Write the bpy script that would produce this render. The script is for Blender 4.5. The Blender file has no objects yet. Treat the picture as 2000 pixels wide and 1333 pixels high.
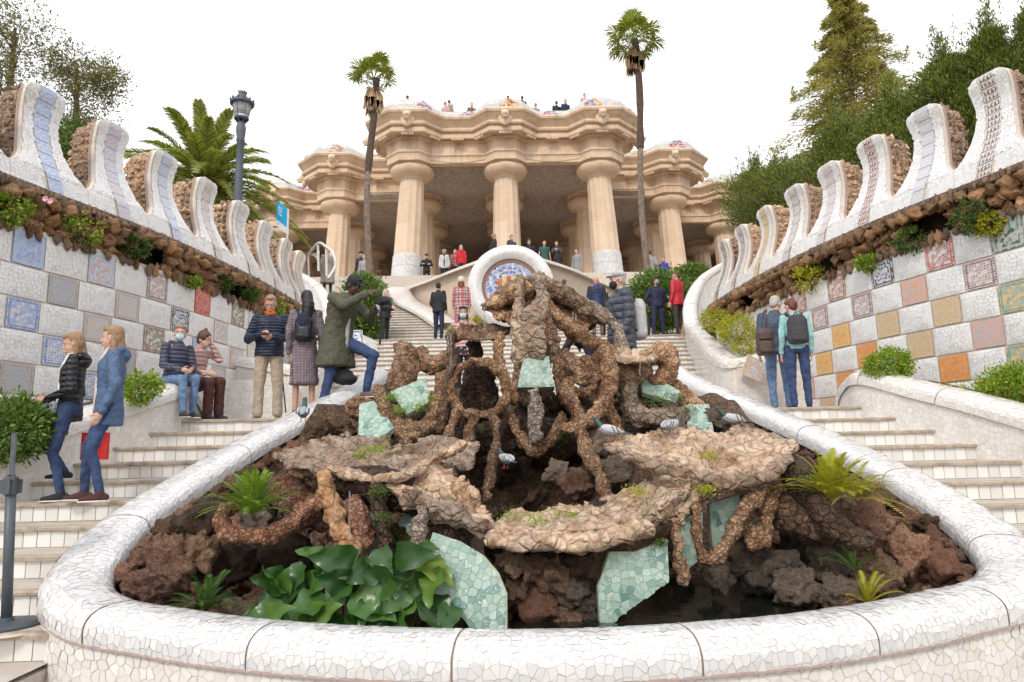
import bpy, bmesh, math, random
import numpy as np
from mathutils import Vector, Matrix, noise
R = math.radians
rng = np.random.default_rng(7)
random.seed(7)
SC = bpy.context.scene.collection
C = bpy.data.collections.new('place')      # linked to the scene at the end, so that baking shapes stays quick
# ------------------------------------------------------------------ camera
FPX = 1333.0
cp = Vector((-0.33, 0.0, 1.6))
_y, _p, _r = R(1.2), R(9.3), R(1.25)
f0 = Vector((math.sin(_y)*math.cos(_p), math.cos(_y)*math.cos(_p), math.sin(_p)))
r0 = Vector((math.cos(_y), -math.sin(_y), 0)); u0 = r0.cross(f0)
cu = u0*math.cos(_r) + r0*math.sin(_r); cr = r0*math.cos(_r) - u0*math.sin(_r)
cam = bpy.data.cameras.new('camera'); camo = bpy.data.objects.new('camera', cam); C.objects.link(camo)
camo.matrix_world = Matrix(((cr.x, cu.x, -f0.x, cp.x), (cr.y, cu.y, -f0.y, cp.y), (cr.z, cu.z, -f0.z, cp.z), (0, 0, 0, 1)))
cam.sensor_width = 36; cam.lens = 36*FPX/2000; cam.clip_start = 0.05; cam.clip_end = 6000
bpy.context.scene.camera = camo
# ------------------------------------------------------------------ light
SUN_EL, SUN_AZ = R(42), R(-160)      # azimuth measured from +Y towards +X: behind and left of the camera
w = bpy.data.worlds.new('World'); bpy.context.scene.world = w; w.use_nodes = True
nt = w.node_tree; nt.nodes.clear()
sky = nt.nodes.new('ShaderNodeTexSky'); sky.sky_type = 'NISHITA'; sky.sun_disc = False
sky.sun_elevation = SUN_EL; sky.sun_rotation = SUN_AZ
b1 = nt.nodes.new('ShaderNodeBackground'); b1.inputs[1].default_value = 0.15
b2 = nt.nodes.new('ShaderNodeBackground'); b2.inputs[0].default_value = (1.0, 0.985, 0.975, 1); b2.inputs[1].default_value = 1.0
mx = nt.nodes.new('ShaderNodeMixShader'); ow = nt.nodes.new('ShaderNodeOutputWorld')
tcw = nt.nodes.new('ShaderNodeTexCoord'); nzw = nt.nodes.new('ShaderNodeTexNoise'); nzw.inputs['Scale'].default_value = 1.6
nzw.inputs['Detail'].default_value = 4
rmw = nt.nodes.new('ShaderNodeMapRange'); rmw.inputs[1].default_value = .35; rmw.inputs[2].default_value = .62
rmw.inputs[3].default_value = .50; rmw.inputs[4].default_value = .95
nt.links.new(tcw.outputs['Generated'], nzw.inputs['Vector']); nt.links.new(nzw.outputs['Fac'], rmw.inputs[0])
nt.links.new(rmw.outputs[0], mx.inputs[0])
nt.links.new(sky.outputs[0], b1.inputs[0]); nt.links.new(b1.outputs[0], mx.inputs[1]); nt.links.new(b2.outputs[0], mx.inputs[2])
nt.links.new(mx.outputs[0], ow.inputs[0])
sl = bpy.data.lights.new('sun', 'SUN'); sl.energy = 0.95; sl.angle = R(10); sl.color = (1, .91, .80)
so = bpy.data.objects.new('sun', sl); C.objects.link(so)
sd = Vector((math.sin(SUN_AZ)*math.cos(SUN_EL), math.cos(SUN_AZ)*math.cos(SUN_EL), math.sin(SUN_EL)))
so.rotation_euler = sd.to_track_quat('Z', 'Y').to_euler()
vs = bpy.context.scene.view_settings
vs.view_transform = 'Standard'; vs.look = 'None'; vs.gamma = 1; vs.use_curve_mapping = False; vs.exposure = 0.74
bpy.context.scene.cycles.max_bounces = 8
bpy.context.scene.cycles.diffuse_bounces = 6

def P(x, y, Y):
    """the place at depth Y that the photograph shows at (x, y)"""
    d = f0 + cr*((x-1000)/FPX) - cu*((y-666.5)/FPX)
    return cp + d*(Y/d.y)
def PZ(x, y, z):
    d = f0 + cr*((x-1000)/FPX) - cu*((y-666.5)/FPX)
    return cp + d*((z-cp.z)/d.z)

# ------------------------------------------------------------------ helpers
def thing(name, label, cat, group=None, loc=(0, 0, 0), rz=0, sc=1):
    o = bpy.data.objects.new(name, None); C.objects.link(o); o.location = loc; o.rotation_euler = (0, 0, rz); o.scale = (sc,)*3
    o.empty_display_size = .1
    o['label'] = label; o['category'] = cat
    if group: o['group'] = group
    return o
def tag(o, label, cat, group=None, kind=None):
    o['label'] = label; o['category'] = cat
    if group: o['group'] = group
    if kind: o['kind'] = kind
    return o
def link(name, me, parent=None, world=True, label=None, kind=None):
    o = bpy.data.objects.new(name, me); C.objects.link(o)
    if parent is not None:
        o.parent = parent
        if world:
            root = parent
            M = Matrix.Identity(4)
            while root is not None:
                if root.type == 'EMPTY': M = Matrix.Translation(root.location)
                root = root.parent
            if parent.type == 'EMPTY': o.matrix_parent_inverse = M.inverted()
    if label: o['label'] = label
    if kind: o['kind'] = kind
    return o
def mk(name, verts, faces, m, smooth=False, uv=None):
    me = bpy.data.meshes.new(name)
    me.from_pydata([tuple(v) for v in verts] if not isinstance(verts, np.ndarray) else verts.tolist(), [], faces)
    if isinstance(m, (list, tuple)):
        for q in m: me.materials.append(q)
    elif m: me.materials.append(m)
    if smooth: me.polygons.foreach_set('use_smooth', [True]*len(me.polygons))
    if uv is not None:
        l = me.uv_layers.new(name='UVMap')
        flat = np.zeros((len(me.loops), 2), 'f'); vi = np.zeros(len(me.loops), 'i')
        me.loops.foreach_get('vertex_index', vi); flat[:] = np.asarray(uv, 'f')[vi]
        l.data.foreach_set('uv', flat.ravel())
    me.update()
    return me
def add(name, verts, faces, m, parent=None, smooth=False, uv=None, world=True, label=None, kind=None):
    return link(name, mk(name, verts, faces, m, smooth, uv), parent, world, label, kind)
class MB:
    def __init__(s): s.v = []; s.f = []
    def mesh(s, v, f):
        n = len(s.v); s.v += [tuple(q) for q in v]; s.f += [tuple(i+n for i in q) for q in f]; return s
    def box(s, x0, x1, y0, y1, z0, z1):
        return s.mesh([(x0,y0,z0),(x1,y0,z0),(x1,y1,z0),(x0,y1,z0),(x0,y0,z1),(x1,y0,z1),(x1,y1,z1),(x0,y1,z1)],
            [(0,3,2,1),(4,5,6,7),(0,1,5,4),(1,2,6,5),(2,3,7,6),(3,0,4,7)])
    def obox(s, c, ax, ay, az):
        c = Vector(c); ax = Vector(ax); ay = Vector(ay); az = Vector(az)
        v = [c+ax*i+ay*j+az*k for k in (-1, 1) for i, j in ((-1,-1),(1,-1),(1,1),(-1,1))]
        return s.mesh(v, [(0,3,2,1),(4,5,6,7),(0,1,5,4),(1,2,6,5),(2,3,7,6),(3,0,4,7)])
    def tube(s, pts, rad, n=8, cap=True, sq=1.0):
        pts = [Vector(p) for p in pts]; k = len(pts)
        if not hasattr(rad, '__len__'): rad = [rad]*k
        v = []; prev = None
        for i, p in enumerate(pts):
            t = (pts[min(i+1, k-1)]-pts[max(i-1, 0)]).normalized()
            if prev is None: a = t.orthogonal().normalized()
            else: a = (prev - t*prev.dot(t)).normalized()
            prev = a; b = t.cross(a)
            for j in range(n):
                th = 2*math.pi*j/n; v.append(p + (a*math.cos(th) + b*math.sin(th))*rad[i])
        f = [(i*n+j, i*n+(j+1) % n, (i+1)*n+(j+1) % n, (i+1)*n+j) for i in range(k-1) for j in range(n)]
        if cap: f += [tuple(range(n-1, -1, -1)), tuple((k-1)*n+j for j in range(n))]
        return s.mesh(v, f)
    def lathe(s, prof, c=(0, 0, 0), n=16, ph=0.0, cap=True):
        c = Vector(c); v = []
        for (r, z) in prof:
            for j in range(n):
                a = 2*math.pi*j/n + ph; v.append((c.x+r*math.cos(a), c.y+r*math.sin(a), c.z+z))
        k = len(prof)
        f = [(i*n+j, i*n+(j+1) % n, (i+1)*n+(j+1) % n, (i+1)*n+j) for i in range(k-1) for j in range(n)]
        if cap: f += [tuple(range(n-1, -1, -1)), tuple((k-1)*n+j for j in range(n))]
        return s.mesh(v, f)
    def grid(s, G, closed=False):
        """G: list of rows of points"""
        m_, n_ = len(G), len(G[0]); v = [p for r_ in G for p in r_]
        f = [(i*n_+j, i*n_+(j+1) % n_, (i+1)*n_+(j+1) % n_, (i+1)*n_+j) for i in range(m_-1) for j in range(n_ if closed else n_-1)]
        return s.mesh(v, f)
    def add(s, name, m, parent=None, smooth=False, **k): return add(name, s.v, s.f, m, parent, smooth, **k)

# ------------------------------------------------------------------ materials
def nodes(name):
    m = bpy.data.materials.new(name); m.use_nodes = True; n = m.node_tree
    return m, n, n.nodes['Principled BSDF']
def ramp(n, fac, stops, interp='LINEAR'):
    r = n.nodes.new('ShaderNodeValToRGB'); cr_ = r.color_ramp; cr_.interpolation = interp
    while len(cr_.elements) < len(stops): cr_.elements.new(.5)
    for e, (p, c) in zip(cr_.elements, stops): e.position = p; e.color = (*c, 1)
    n.links.new(fac, r.inputs[0]); return r.outputs[0]
def tex(n, kind, scale, vec=None, **k):
    t = n.nodes.new('ShaderNodeTex'+kind)
    if 'Scale' in t.inputs: t.inputs['Scale'].default_value = scale
    for a, b in k.items():
        if a in t.inputs: t.inputs[a].default_value = b
        else: setattr(t, a, b)
    if vec is not None: n.links.new(vec, t.inputs['Vector'])
    return t
def coord(n, which='Object'):
    return n.nodes.new('ShaderNodeTexCoord').outputs[which]
def bump(n, bs, h, strength=.5, dist=.01):
    b = n.nodes.new('ShaderNodeBump'); b.inputs['Strength'].default_value = strength; b.inputs['Distance'].default_value = dist
    n.links.new(h, b.inputs['Height']); n.links.new(b.outputs[0], bs.inputs['Normal']); return b
def mixc(n, fac, a, b, mode='MIX'):
    m = n.nodes.new('ShaderNodeMix'); m.data_type = 'RGBA'; m.blend_type = mode
    for s_, v_ in ((m.inputs[0], fac), (m.inputs[6], a), (m.inputs[7], b)):
        if isinstance(v_, (int, float)): s_.default_value = v_
        elif isinstance(v_, tuple): s_.default_value = (*v_, 1)
        else: n.links.new(v_, s_)
    return m.outputs[2]
def math_(n, op, a, b=0.0, c=None):
    m = n.nodes.new('ShaderNodeMath'); m.operation = op
    for i, v_ in enumerate((a, b) if c is None else (a, b, c)):
        if isinstance(v_, (int, float)): m.inputs[i].default_value = v_
        else: n.links.new(v_, m.inputs[i])
    return m.outputs[0]
def plain(name, c, rough=.6, metal=0, var=.12, scale=30, bmp=.15, spec=.5):
    m, n, b = nodes(name); t = tex(n, 'Noise', scale, coord(n), Detail=4.0)
    lo = tuple(x*(1-var) for x in c); hi = tuple(min(1, x*(1+var)) for x in c)
    n.links.new(ramp(n, t.outputs[0], [(.3, lo), (.7, hi)]), b.inputs['Base Color'])
    b.inputs['Roughness'].default_value = rough; b.inputs['Metallic'].default_value = metal
    b.inputs['Specular IOR Level'].default_value = spec
    if bmp: bump(n, b, t.outputs[0], bmp, .01)
    return m
def _x(): pass
def island(name, cols, rough=.3, spec=.5, trans=0, dirt=None):
    m, n, b = nodes(name); g = n.nodes.new('ShaderNodeNewGeometry')
    k = len(cols); oi = n.nodes.new('ShaderNodeObjectInfo')
    rv = math_(n, 'FRACT', math_(n, 'ADD', g.outputs['Random Per Island'], math_(n, 'MULTIPLY', oi.outputs['Random'], 5.37)))
    c = ramp(n, rv, [(i/k, cols[i]) for i in range(k)], 'CONSTANT')
    t = tex(n, 'Noise', 3, coord(n), Detail=5.0)
    if dirt: c = mixc(n, ramp(n, t.outputs[0], [(.5, (0, 0, 0)), (.75, (.5, .5, .5))]), c, dirt)
    n.links.new(c, b.inputs['Base Color']); b.inputs['Roughness'].default_value = rough
    b.inputs['Specular IOR Level'].default_value = spec
    if trans: b.inputs['Transmission Weight'].default_value = 0; b.inputs['Subsurface Weight'].default_value = 0
    return m
W_ = [(.72,.715,.705),(.69,.685,.68),(.74,.735,.725),(.66,.66,.665),(.72,.70,.67),(.70,.70,.705),(.64,.64,.65),(.73,.72,.71)]
M = {}
M['shard'] = island('white_ceramic', W_, .16, .5)
M['shard_warm'] = island('warm_white_ceramic', [(.80,.77,.73),(.74,.71,.67),(.78,.76,.74),(.82,.80,.77),(.76,.72,.66)], .25, .5)
M['shard_wall'] = island('wall_ceramic', [(.80,.79,.78),(.78,.77,.76),(.81,.80,.79),(.76,.76,.76),(.80,.78,.75),(.79,.79,.80),(.80,.79,.78),(.73,.69,.66)], .22, .5)
M['grout'] = plain('grout', (.56,.49,.42), .9, var=.2, scale=40)
M['grout_light'] = plain('grout_light', (.70,.64,.56), .9, var=.15, scale=40)
M['green_grout'] = plain('green_grout', (.36,.40,.30), .8, var=.2, scale=30)
M['rim_grout'] = plain('rim_grout', (.58,.50,.42), .9, var=.15, scale=40)
M['joint'] = plain('joint', (.30,.23,.20), .9)
M['pinkedge'] = plain('terracotta_edge', (.44,.32,.28), .8)
M['green'] = island('green_ceramic', [(.20,.40,.33),(.26,.46,.38),(.13,.30,.27),(.30,.50,.42),(.10,.26,.25),(.24,.43,.36),(.40,.55,.50)], .18, .6)
def green_swirl():
    m, n, b = nodes('green_swirl_ceramic'); g = n.nodes.new('ShaderNodeNewGeometry'); co = coord(n)
    oi = n.nodes.new('ShaderNodeObjectInfo'); rv = oi.outputs['Random']
    ad = n.nodes.new('ShaderNodeVectorMath'); ad.operation = 'ADD'; n.links.new(co, ad.inputs[0]); n.links.new(rv, ad.inputs[1]); co = ad.outputs[0]
    base = ramp(n, rv, [(0, (.32,.44,.36)), (.25, (.38,.50,.42)), (.45, (.24,.37,.31)), (.6, (.35,.47,.40)), (.75, (.28,.41,.35)), (.9, (.13,.25,.22))], 'CONSTANT')
    wz = tex(n, 'Noise', 11, co, Distortion=1.5)
    wf = ramp(n, math_(n, 'ABSOLUTE', math_(n, 'SINE', math_(n, 'MULTIPLY', wz.outputs[0], 36))), [(.18, (.75,.75,.75)), (.28, (0,0,0))])
    sel = ramp(n, math_(n, 'FRACT', math_(n, 'MULTIPLY', rv, 7.3)), [(.45, (0,0,0)), (.46, (1,1,1))], 'CONSTANT')
    c = mixc(n, math_(n, 'MULTIPLY', wf, sel), base, (.72,.76,.72)); n.links.new(c, b.inputs['Base Color'])
    b.inputs['Roughness'].default_value = .15; return m
M['greens'] = green_swirl()
def stone(name, cols, s=2.5, cs=14, rough=.85, bs=.9, bd=.03, moss=0, wet=0, crack=.6, cw=.06):
    m, n, b = nodes(name); co = coord(n)
    oi = n.nodes.new('ShaderNodeObjectInfo'); ad = n.nodes.new('ShaderNodeVectorMath'); ad.operation = 'ADD'
    n.links.new(co, ad.inputs[0]); n.links.new(oi.outputs['Random'], ad.inputs[1]); co2 = ad.outputs[0]
    t1 = tex(n, 'Noise', s, co2, Detail=12.0, Roughness=.72, Distortion=.8); t2 = tex(n, 'Voronoi', cs, co2); t3 = tex(n, 'Noise', cs*3, co2, Detail=6.0)
    k = len(cols); c = ramp(n, t1.outputs[0], [(.3+.4*i/(k-1), cols[i]) for i in range(k)])
    c = mixc(n, .35, c, mixc(n, 1.0, c, ramp(n, t2.outputs['Color'], [(.2, (.45,.42,.4)), (.8, (1.5,1.45,1.4))]), 'MULTIPLY'))
    c = mixc(n, ramp(n, t3.outputs[0], [(.45, (0,0,0)), (.7, (.5,.5,.5))]), c, mixc(n, 1.0, c, (.35,.30,.27), 'MULTIPLY'))
    if crack:
        ng = tex(n, 'Noise', cs*.6, co2, Detail=3.0); dv = n.nodes.new('ShaderNodeVectorMath'); dv.operation = 'MULTIPLY_ADD'
        n.links.new(ng.outputs['Color'], dv.inputs[0]); dv.inputs[1].default_value = (.06,.06,.06); n.links.new(co2, dv.inputs[2])
        ve = tex(n, 'Voronoi', cs, dv.outputs[0], feature='DISTANCE_TO_EDGE'); ce = ramp(n, ve.outputs['Distance'], [(0, (crack,)*3), (cw, (0,0,0))])
        c = mixc(n, ce, c, (.06,.04,.03))
    c = mixc(n, 1.0, c, ramp(n, oi.outputs['Random'], [(0, (.62,.60,.60)), (.5, (1,.98,.95)), (1, (1.5,1.42,1.30))]), 'MULTIPLY')
    if moss:
        t4 = tex(n, 'Noise', 3.2, co, Detail=6.0); ge = n.nodes.new('ShaderNodeNewGeometry')
        sx = n.nodes.new('ShaderNodeSeparateXYZ'); n.links.new(ge.outputs['Normal'], sx.inputs[0])
        f = math_(n, 'MULTIPLY', ramp(n, t4.outputs[0], [(.66-.12*moss, (0,0,0)), (.76-.1*moss, (.9,.9,.9))]), math_(n, 'MULTIPLY_ADD', sx.outputs[2], .5, .5))
        c = mixc(n, f, c, (.10,.13,.02))
    n.links.new(c, b.inputs['Base Color'])
    if crack: t2 = ve
    h = math_(n, 'ADD', math_(n, 'MULTIPLY', t1.outputs[0], 2.0), math_(n, 'ADD', t3.outputs[0], (math_(n, 'MULTIPLY', math_(n, 'MINIMUM', t2.outputs['Distance'], .12), 6.0) if crack else math_(n, 'MULTIPLY', t2.outputs['Distance'], -1.2))))
    bump(n, b, h, bs, bd); b.inputs['Roughness'].default_value = rough
    if wet: b.inputs['Roughness'].default_value = .45
    b.inputs['Specular IOR Level'].default_value = .3
    return m
M['rock_brown'] = stone('brown_tufa', [(.10,.055,.035),(.31,.18,.115),(.55,.38,.26),(.34,.19,.11)], 4, 14, moss=.4, crack=.2, bd=.05)
M['rock_arm'] = stone('pebbled_tufa', [(.10,.055,.035),(.27,.15,.085),(.48,.32,.21),(.26,.13,.07)], 4, 24, moss=.25, cw=.12)
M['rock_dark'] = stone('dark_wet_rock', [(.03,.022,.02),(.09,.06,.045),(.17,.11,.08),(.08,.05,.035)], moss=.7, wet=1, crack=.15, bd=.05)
M['rock_red'] = stone('red_tufa', [(.17,.065,.04),(.33,.14,.08),(.45,.27,.20),(.28,.11,.06)], 5, 26, cw=.12)
M['rock_shelf'] = stone('pale_shelf_rock', [(.17,.10,.065),(.44,.31,.22),(.64,.52,.42),(.33,.20,.13)], 3.4, 9, moss=.3, crack=.12, cw=.02, bd=.05)
M['rock_pale'] = stone('pale_grey_tufa', [(.22,.18,.155),(.42,.36,.31),(.54,.48,.43)], 5, 24, cw=.12)
M['rock_ochre'] = stone('ochre_rock', [(.28,.13,.06),(.58,.32,.16),(.72,.47,.28),(.54,.25,.10)], 5, 9, crack=.15)
M['rock_tan'] = stone('tan_rock', [(.28,.17,.12),(.52,.36,.25),(.64,.49,.37),(.46,.29,.20)], 6, 14, crack=.15)
M['rock_maroon'] = stone('maroon_boulder', [(.10,.05,.035),(.36,.17,.11),(.58,.38,.28),(.25,.12,.075)], 5, 12, crack=.1, bd=.05)
M['rock_grey'] = stone('grey_boulder', [(.09,.07,.055),(.24,.19,.15),(.40,.33,.27),(.17,.12,.09)], 5, 12, crack=.1, bd=.05)
M['soil'] = plain('soil', (.07,.05,.035), .95, var=.4, scale=8)

# ------------------------------------------------------------------ broken tile mosaics
def voronoi_patch(n=18, seed=3, jit=.42):
    r_ = np.random.default_rng(seed); g = np.arange(n)
    sx = g[None, :]+.5+r_.uniform(-jit, jit, (n, n)); sy = g[:, None]+.5+r_.uniform(-jit, jit, (n, n))
    out = []
    for i in range(n):
        for j in range(n):
            c = (sx[i, j], sy[i, j]); poly = [(c[0]-1.6, c[1]-1.6), (c[0]+1.6, c[1]-1.6), (c[0]+1.6, c[1]+1.6), (c[0]-1.6, c[1]+1.6)]
            for di in (-2, -1, 0, 1, 2):
                for dj in (-2, -1, 0, 1, 2):
                    if di == 0 and dj == 0: continue
                    ii, jj = i+di, j+dj
                    q = (sx[ii % n, jj % n]+(jj//n)*n, sy[ii % n, jj % n]+(ii//n)*n)
                    nx, ny = q[0]-c[0], q[1]-c[1]; d = nx*(q[0]+c[0])/2+ny*(q[1]+c[1])/2
                    new = []
                    for k in range(len(poly)):
                        a, b_ = poly[k], poly[(k+1) % len(poly)]
                        da, db = a[0]*nx+a[1]*ny-d, b_[0]*nx+b_[1]*ny-d
                        if da <= 0: new.append(a)
                        if (da < 0) != (db < 0):
                            t = da/(da-db); new.append((a[0]+(b_[0]-a[0])*t, a[1]+(b_[1]-a[1])*t))
                    poly = new
            out.append((np.array(c), np.array(poly)))
    return n, out
VP = voronoi_patch()
def shards(u0, u1, v0, v1, cell, mapf, gap=.1, tilt=.006, h=.004, inside=None, seed=0):
    """list of polygons in (u, v) cut from a mosaic; mapf(u, v, h) -> (n, 3)"""
    n, pat = VP; r_ = np.random.default_rng(seed); ou, ov = r_.uniform(0, n, 2)
    au, av = u0/cell+ou, v0/cell+ov; bu, bv = u1/cell+ou, v1/cell+ov
    U = []; V = []; H = []; faces = []; cen = []; k = 0
    for ti in range(int(math.floor(au/n)), int(math.floor(bu/n))+1):
        for tj in range(int(math.floor(av/n)), int(math.floor(bv/n))+1):
            for c, poly in pat:
                cx, cy = c[0]+ti*n, c[1]+tj*n
                if cx < au-.6 or cx > bu+.6 or cy < av-.6 or cy > bv+.6: continue
                p = poly + (ti*n, tj*n)
                p = np.clip(p, (au, av), (bu, bv))
                m_ = p.mean(0)
                area = np.abs(np.sum(p[:, 0]*np.roll(p[:, 1], -1)-np.roll(p[:, 0], -1)*p[:, 1]))/2
                if area < .06: continue
                if inside is not None and not inside((m_[0]-ou)*cell, (m_[1]-ov)*cell): continue
                p = m_ + (p-m_)*(1-gap*r_.uniform(.7, 1.5))
                tx, ty = r_.normal(0, tilt, 2)
                hh = h + ((p-m_) @ np.array([tx, ty])) + r_.uniform(0, .0012)
                U.append((p[:, 0]-ou)*cell); V.append((p[:, 1]-ov)*cell); H.append(hh)
                cen.append(((m_[0]-ou)*cell, (m_[1]-ov)*cell))
                faces.append(tuple(range(k, k+len(p)))); k += len(p)
    if not faces: return np.zeros((0, 3)), [], []
    return mapf(np.concatenate(U), np.concatenate(V), np.concatenate(H)), faces, cen
def orient(v, f, out):
    """flip faces so that they look along out (function of point)"""
    res = []
    for q in f:
        a, b_, c_ = v[q[0]], v[q[1]], v[q[2]]
        nn = np.cross(b_-a, c_-a)
        res.append(q if nn @ out(a) >= 0 else q[::-1])
    return res

# ------------------------------------------------------------------ blobs (continuous surfaces from tapered volumes)
_SPH = None
def sph(nu=12, nv=8):
    v = [(0, 0, -1)]
    for i in range(1, nv):
        a = -math.pi/2+math.pi*i/nv
        for j in range(nu): v.append((math.cos(a)*math.cos(2*math.pi*j/nu), math.cos(a)*math.sin(2*math.pi*j/nu), math.sin(a)))
    v.append((0, 0, 1)); f = []
    for j in range(nu): f.append((0, 1+(j+1) % nu, 1+j))
    for i in range(nv-2):
        for j in range(nu):
            a = 1+i*nu+j; b_ = 1+i*nu+(j+1) % nu; f.append((a, b_, b_+nu, a+nu))
    L = len(v)-1
    for j in range(nu): f.append((L, L-nu+j, L-nu+(j+1) % nu))
    return np.array(v), f
SV, SF = sph()
def cap(p0, r0_, p1, r1_):
    p0 = Vector(p0); p1 = Vector(p1); d = p1-p0
    q = d.to_track_quat('Z', 'Y').to_matrix() if d.length > 1e-6 else Matrix.Identity(3)
    Q = np.array(q); up = SV[:, 2] >= 0
    v = np.where(up[:, None], SV*r1_ @ np.eye(3), SV*r0_) @ Q.T
    v += np.where(up[:, None], np.array(p1), np.array(p0))
    # equator belongs to both ends: duplicate as a short waist
    return v, SF
def ell(c, r_, rot=None):
    v = SV*np.array(r_)
    if rot is not None: v = v @ np.array(rot).T
    return v+np.array(c), SF
def loft(rings, n=16):
    """rings: (centre, rx, ry[, angle]) stacked, flat ends"""
    v = []
    for rg in rings:
        c, rx, ry = rg[:3]
        for j in range(n):
            a = 2*math.pi*j/n; ca, sa = math.cos(a), math.sin(a)
            # squarish ellipse
            k = (abs(ca)**2.4+abs(sa)**2.4)**(-1/2.4)
            v.append((c[0]+rx*ca*k, c[1]+ry*sa*k, c[2]))
    k = len(rings)
    f = [(i*n+j, i*n+(j+1) % n, (i+1)*n+(j+1) % n, (i+1)*n+j) for i in range(k-1) for j in range(n)]
    f += [tuple(range(n-1, -1, -1)), tuple((k-1)*n+j for j in range(n))]
    return np.array(v), f
_tex = {}
def dtex(kind, scale):
    k = (kind, scale)
    if k not in _tex:
        t = bpy.data.textures.new('displacement_%s' % kind.lower(), kind); t.noise_scale = scale
        if kind == 'MUSGRAVE': t.musgrave_type = 'RIDGED_MULTIFRACTAL'; t.octaves = 4
        if kind == 'VORONOI': t.distance_metric = 'DISTANCE'
        _tex[k] = t
    return _tex[k]
def blob(name, prims, voxel, m, smooth_it=3, disp=(), sm=True):
    V = []; Fc = []; k = 0
    for v, f in prims:
        V.append(v); Fc += [tuple(i+k for i in q) for q in f]; k += len(v)
    me = bpy.data.meshes.new(name); me.from_pydata(np.concatenate(V).tolist(), [], Fc)
    o = bpy.data.objects.new('t', me); SC.objects.link(o)
    r_ = o.modifiers.new('r', 'REMESH'); r_.mode = 'VOXEL'; r_.voxel_size = voxel; r_.use_smooth_shade = sm
    if smooth_it:
        s_ = o.modifiers.new('s', 'SMOOTH'); s_.iterations = smooth_it; s_.factor = .5
    for kind, scale, strength, mid in disp:
        d = o.modifiers.new('d', 'DISPLACE'); d.texture = dtex(kind, scale); d.texture_coords = 'LOCAL'; d.strength = strength; d.mid_level = mid
    dg = bpy.context.evaluated_depsgraph_get()
    out = bpy.data.meshes.new_from_object(o.evaluated_get(dg)); out.name = name
    bpy.data.objects.remove(o); bpy.data.meshes.remove(me)
    out.materials.clear(); out.materials.append(m)
    return out
def catmull(pts, k=6):
    out = []; pts = [np.array(p, float) for p in pts]; n = len(pts)
    for i in range(n-1):
        a, b_, c_, d = pts[max(i-1, 0)], pts[i], pts[i+1], pts[min(i+2, n-1)]
        for j in range(k):
            t = j/k
            out.append(.5*((2*b_)+(-a+c_)*t+(2*a-5*b_+4*c_-d)*t*t+(-a+3*b_-3*c_+d)*t**3))
    out.append(pts[-1]); return out

# ------------------------------------------------------------------ rocks
def rock_mesh(name, m, sub=2, seed=0, rough=.35, sq=(1, 1, 1)):
    bm = bmesh.new(); bmesh.ops.create_icosphere(bm, subdivisions=sub, radius=1)
    off = Vector((seed*7.13, seed*3.7, seed*1.9))
    rr = random.Random(seed); pl = [(Vector((rr.gauss(0, 1), rr.gauss(0, 1), rr.gauss(0, 1))).normalized(), rr.uniform(.55, .85)) for _ in range(9)]
    for v in bm.verts:
        p = v.co.copy()
        for nn, d in pl:
            e = p.dot(nn)-d
            if e > 0: p -= nn*e*.85
        s_ = 1+rough*(noise.noise(p*1.7+off)) + rough*.5*noise.noise(p*4+off) + (rough*.45*(abs(noise.noise(p*7+off))-.25)+rough*.2*noise.noise(p*15+off) if sub > 2 else 0)
        v.co = Vector((p.x*sq[0], p.y*sq[1], p.z*sq[2]))*s_
    me = bpy.data.meshes.new(name); bm.to_mesh(me); bm.free(); me.materials.append(m)
    me.polygons.foreach_set('use_smooth', [True]*len(me.polygons)); me.update()
    return me
def rocks(mat_, k, sub=2, rough=.4, sq=(1, 1, 1), seed=0, name='rock'): return [rock_mesh(name, mat_, sub, seed+i, rough, sq) for i in range(k)]
RP = {'ochre': rocks(M['rock_ochre'], 6, 3, seed=10, rough=.45), 'tan': rocks(M['rock_tan'], 6, 3, seed=20, rough=.45), 'ochre2': rocks(M['rock_ochre'], 6, 2, seed=10), 'tan2': rocks(M['rock_tan'], 6, 2, seed=20), 'maroon': rocks(M['rock_maroon'], 6, 4, seed=30, rough=.5),
      'grey': rocks(M['rock_grey'], 6, 4, seed=40, rough=.5), 'brown': rocks(M['rock_brown'], 6, 4, seed=50, rough=.6), 'red': rocks(M['rock_red'], 4, 3, seed=60, rough=.5),
      'dark': rocks(M['rock_dark'], 5, 4, seed=70, rough=.5), 'pale': rocks(M['rock_shelf'], 5, 3, seed=80, rough=.5)}
def put(me, p, s, parent=None, name='rock', rot=None, label=None):
    o = bpy.data.objects.new(name, me); C.objects.link(o)
    o.location = p; o.scale = s if hasattr(s, '__len__') else (s, s, s)
    o.rotation_euler = rot if rot else (random.uniform(-.5, .5), random.uniform(-.5, .5), random.uniform(0, 6.28))
    if parent is not None:
        o.parent = parent; o.matrix_parent_inverse = Matrix.Translation(-parent.location) if parent.type == 'EMPTY' else Matrix.Identity(4)
    if label: o['label'] = label
    return o
def join_rocks(items):
    """items: (mesh, loc, scale3, euler) -> verts, faces"""
    mb = MB()
    from mathutils import Euler
    for me, p, s_, e in items:
        mt = Matrix.Translation(p) @ Euler(e).to_matrix().to_4x4() @ Matrix.Diagonal((*s_, 1))
        mb.mesh([mt @ v.co for v in me.vertices], [tuple(q.vertices) for q in me.polygons])
    return mb
# ================================================================== THE SETTING
def rim_z(Y): 
    t = Y-4.45
    return .67+.4*(t if t > .5 else (0 if t < -.5 else (t+.5)**2/2))
def struct(o, name=None): o['kind'] = 'structure'; return o
M['ground'] = plain('ground', (.16,.13,.10), .95, var=.3, scale=4)
M['paving'] = plain('paving', (.62,.55,.47), .9, var=.15, scale=12)
struct(add('ground', [(-900,-900,-.02),(900,-900,-.02),(900,900,-.02),(-900,900,-.02)], [(0,1,2,3)], M['ground']))
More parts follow.
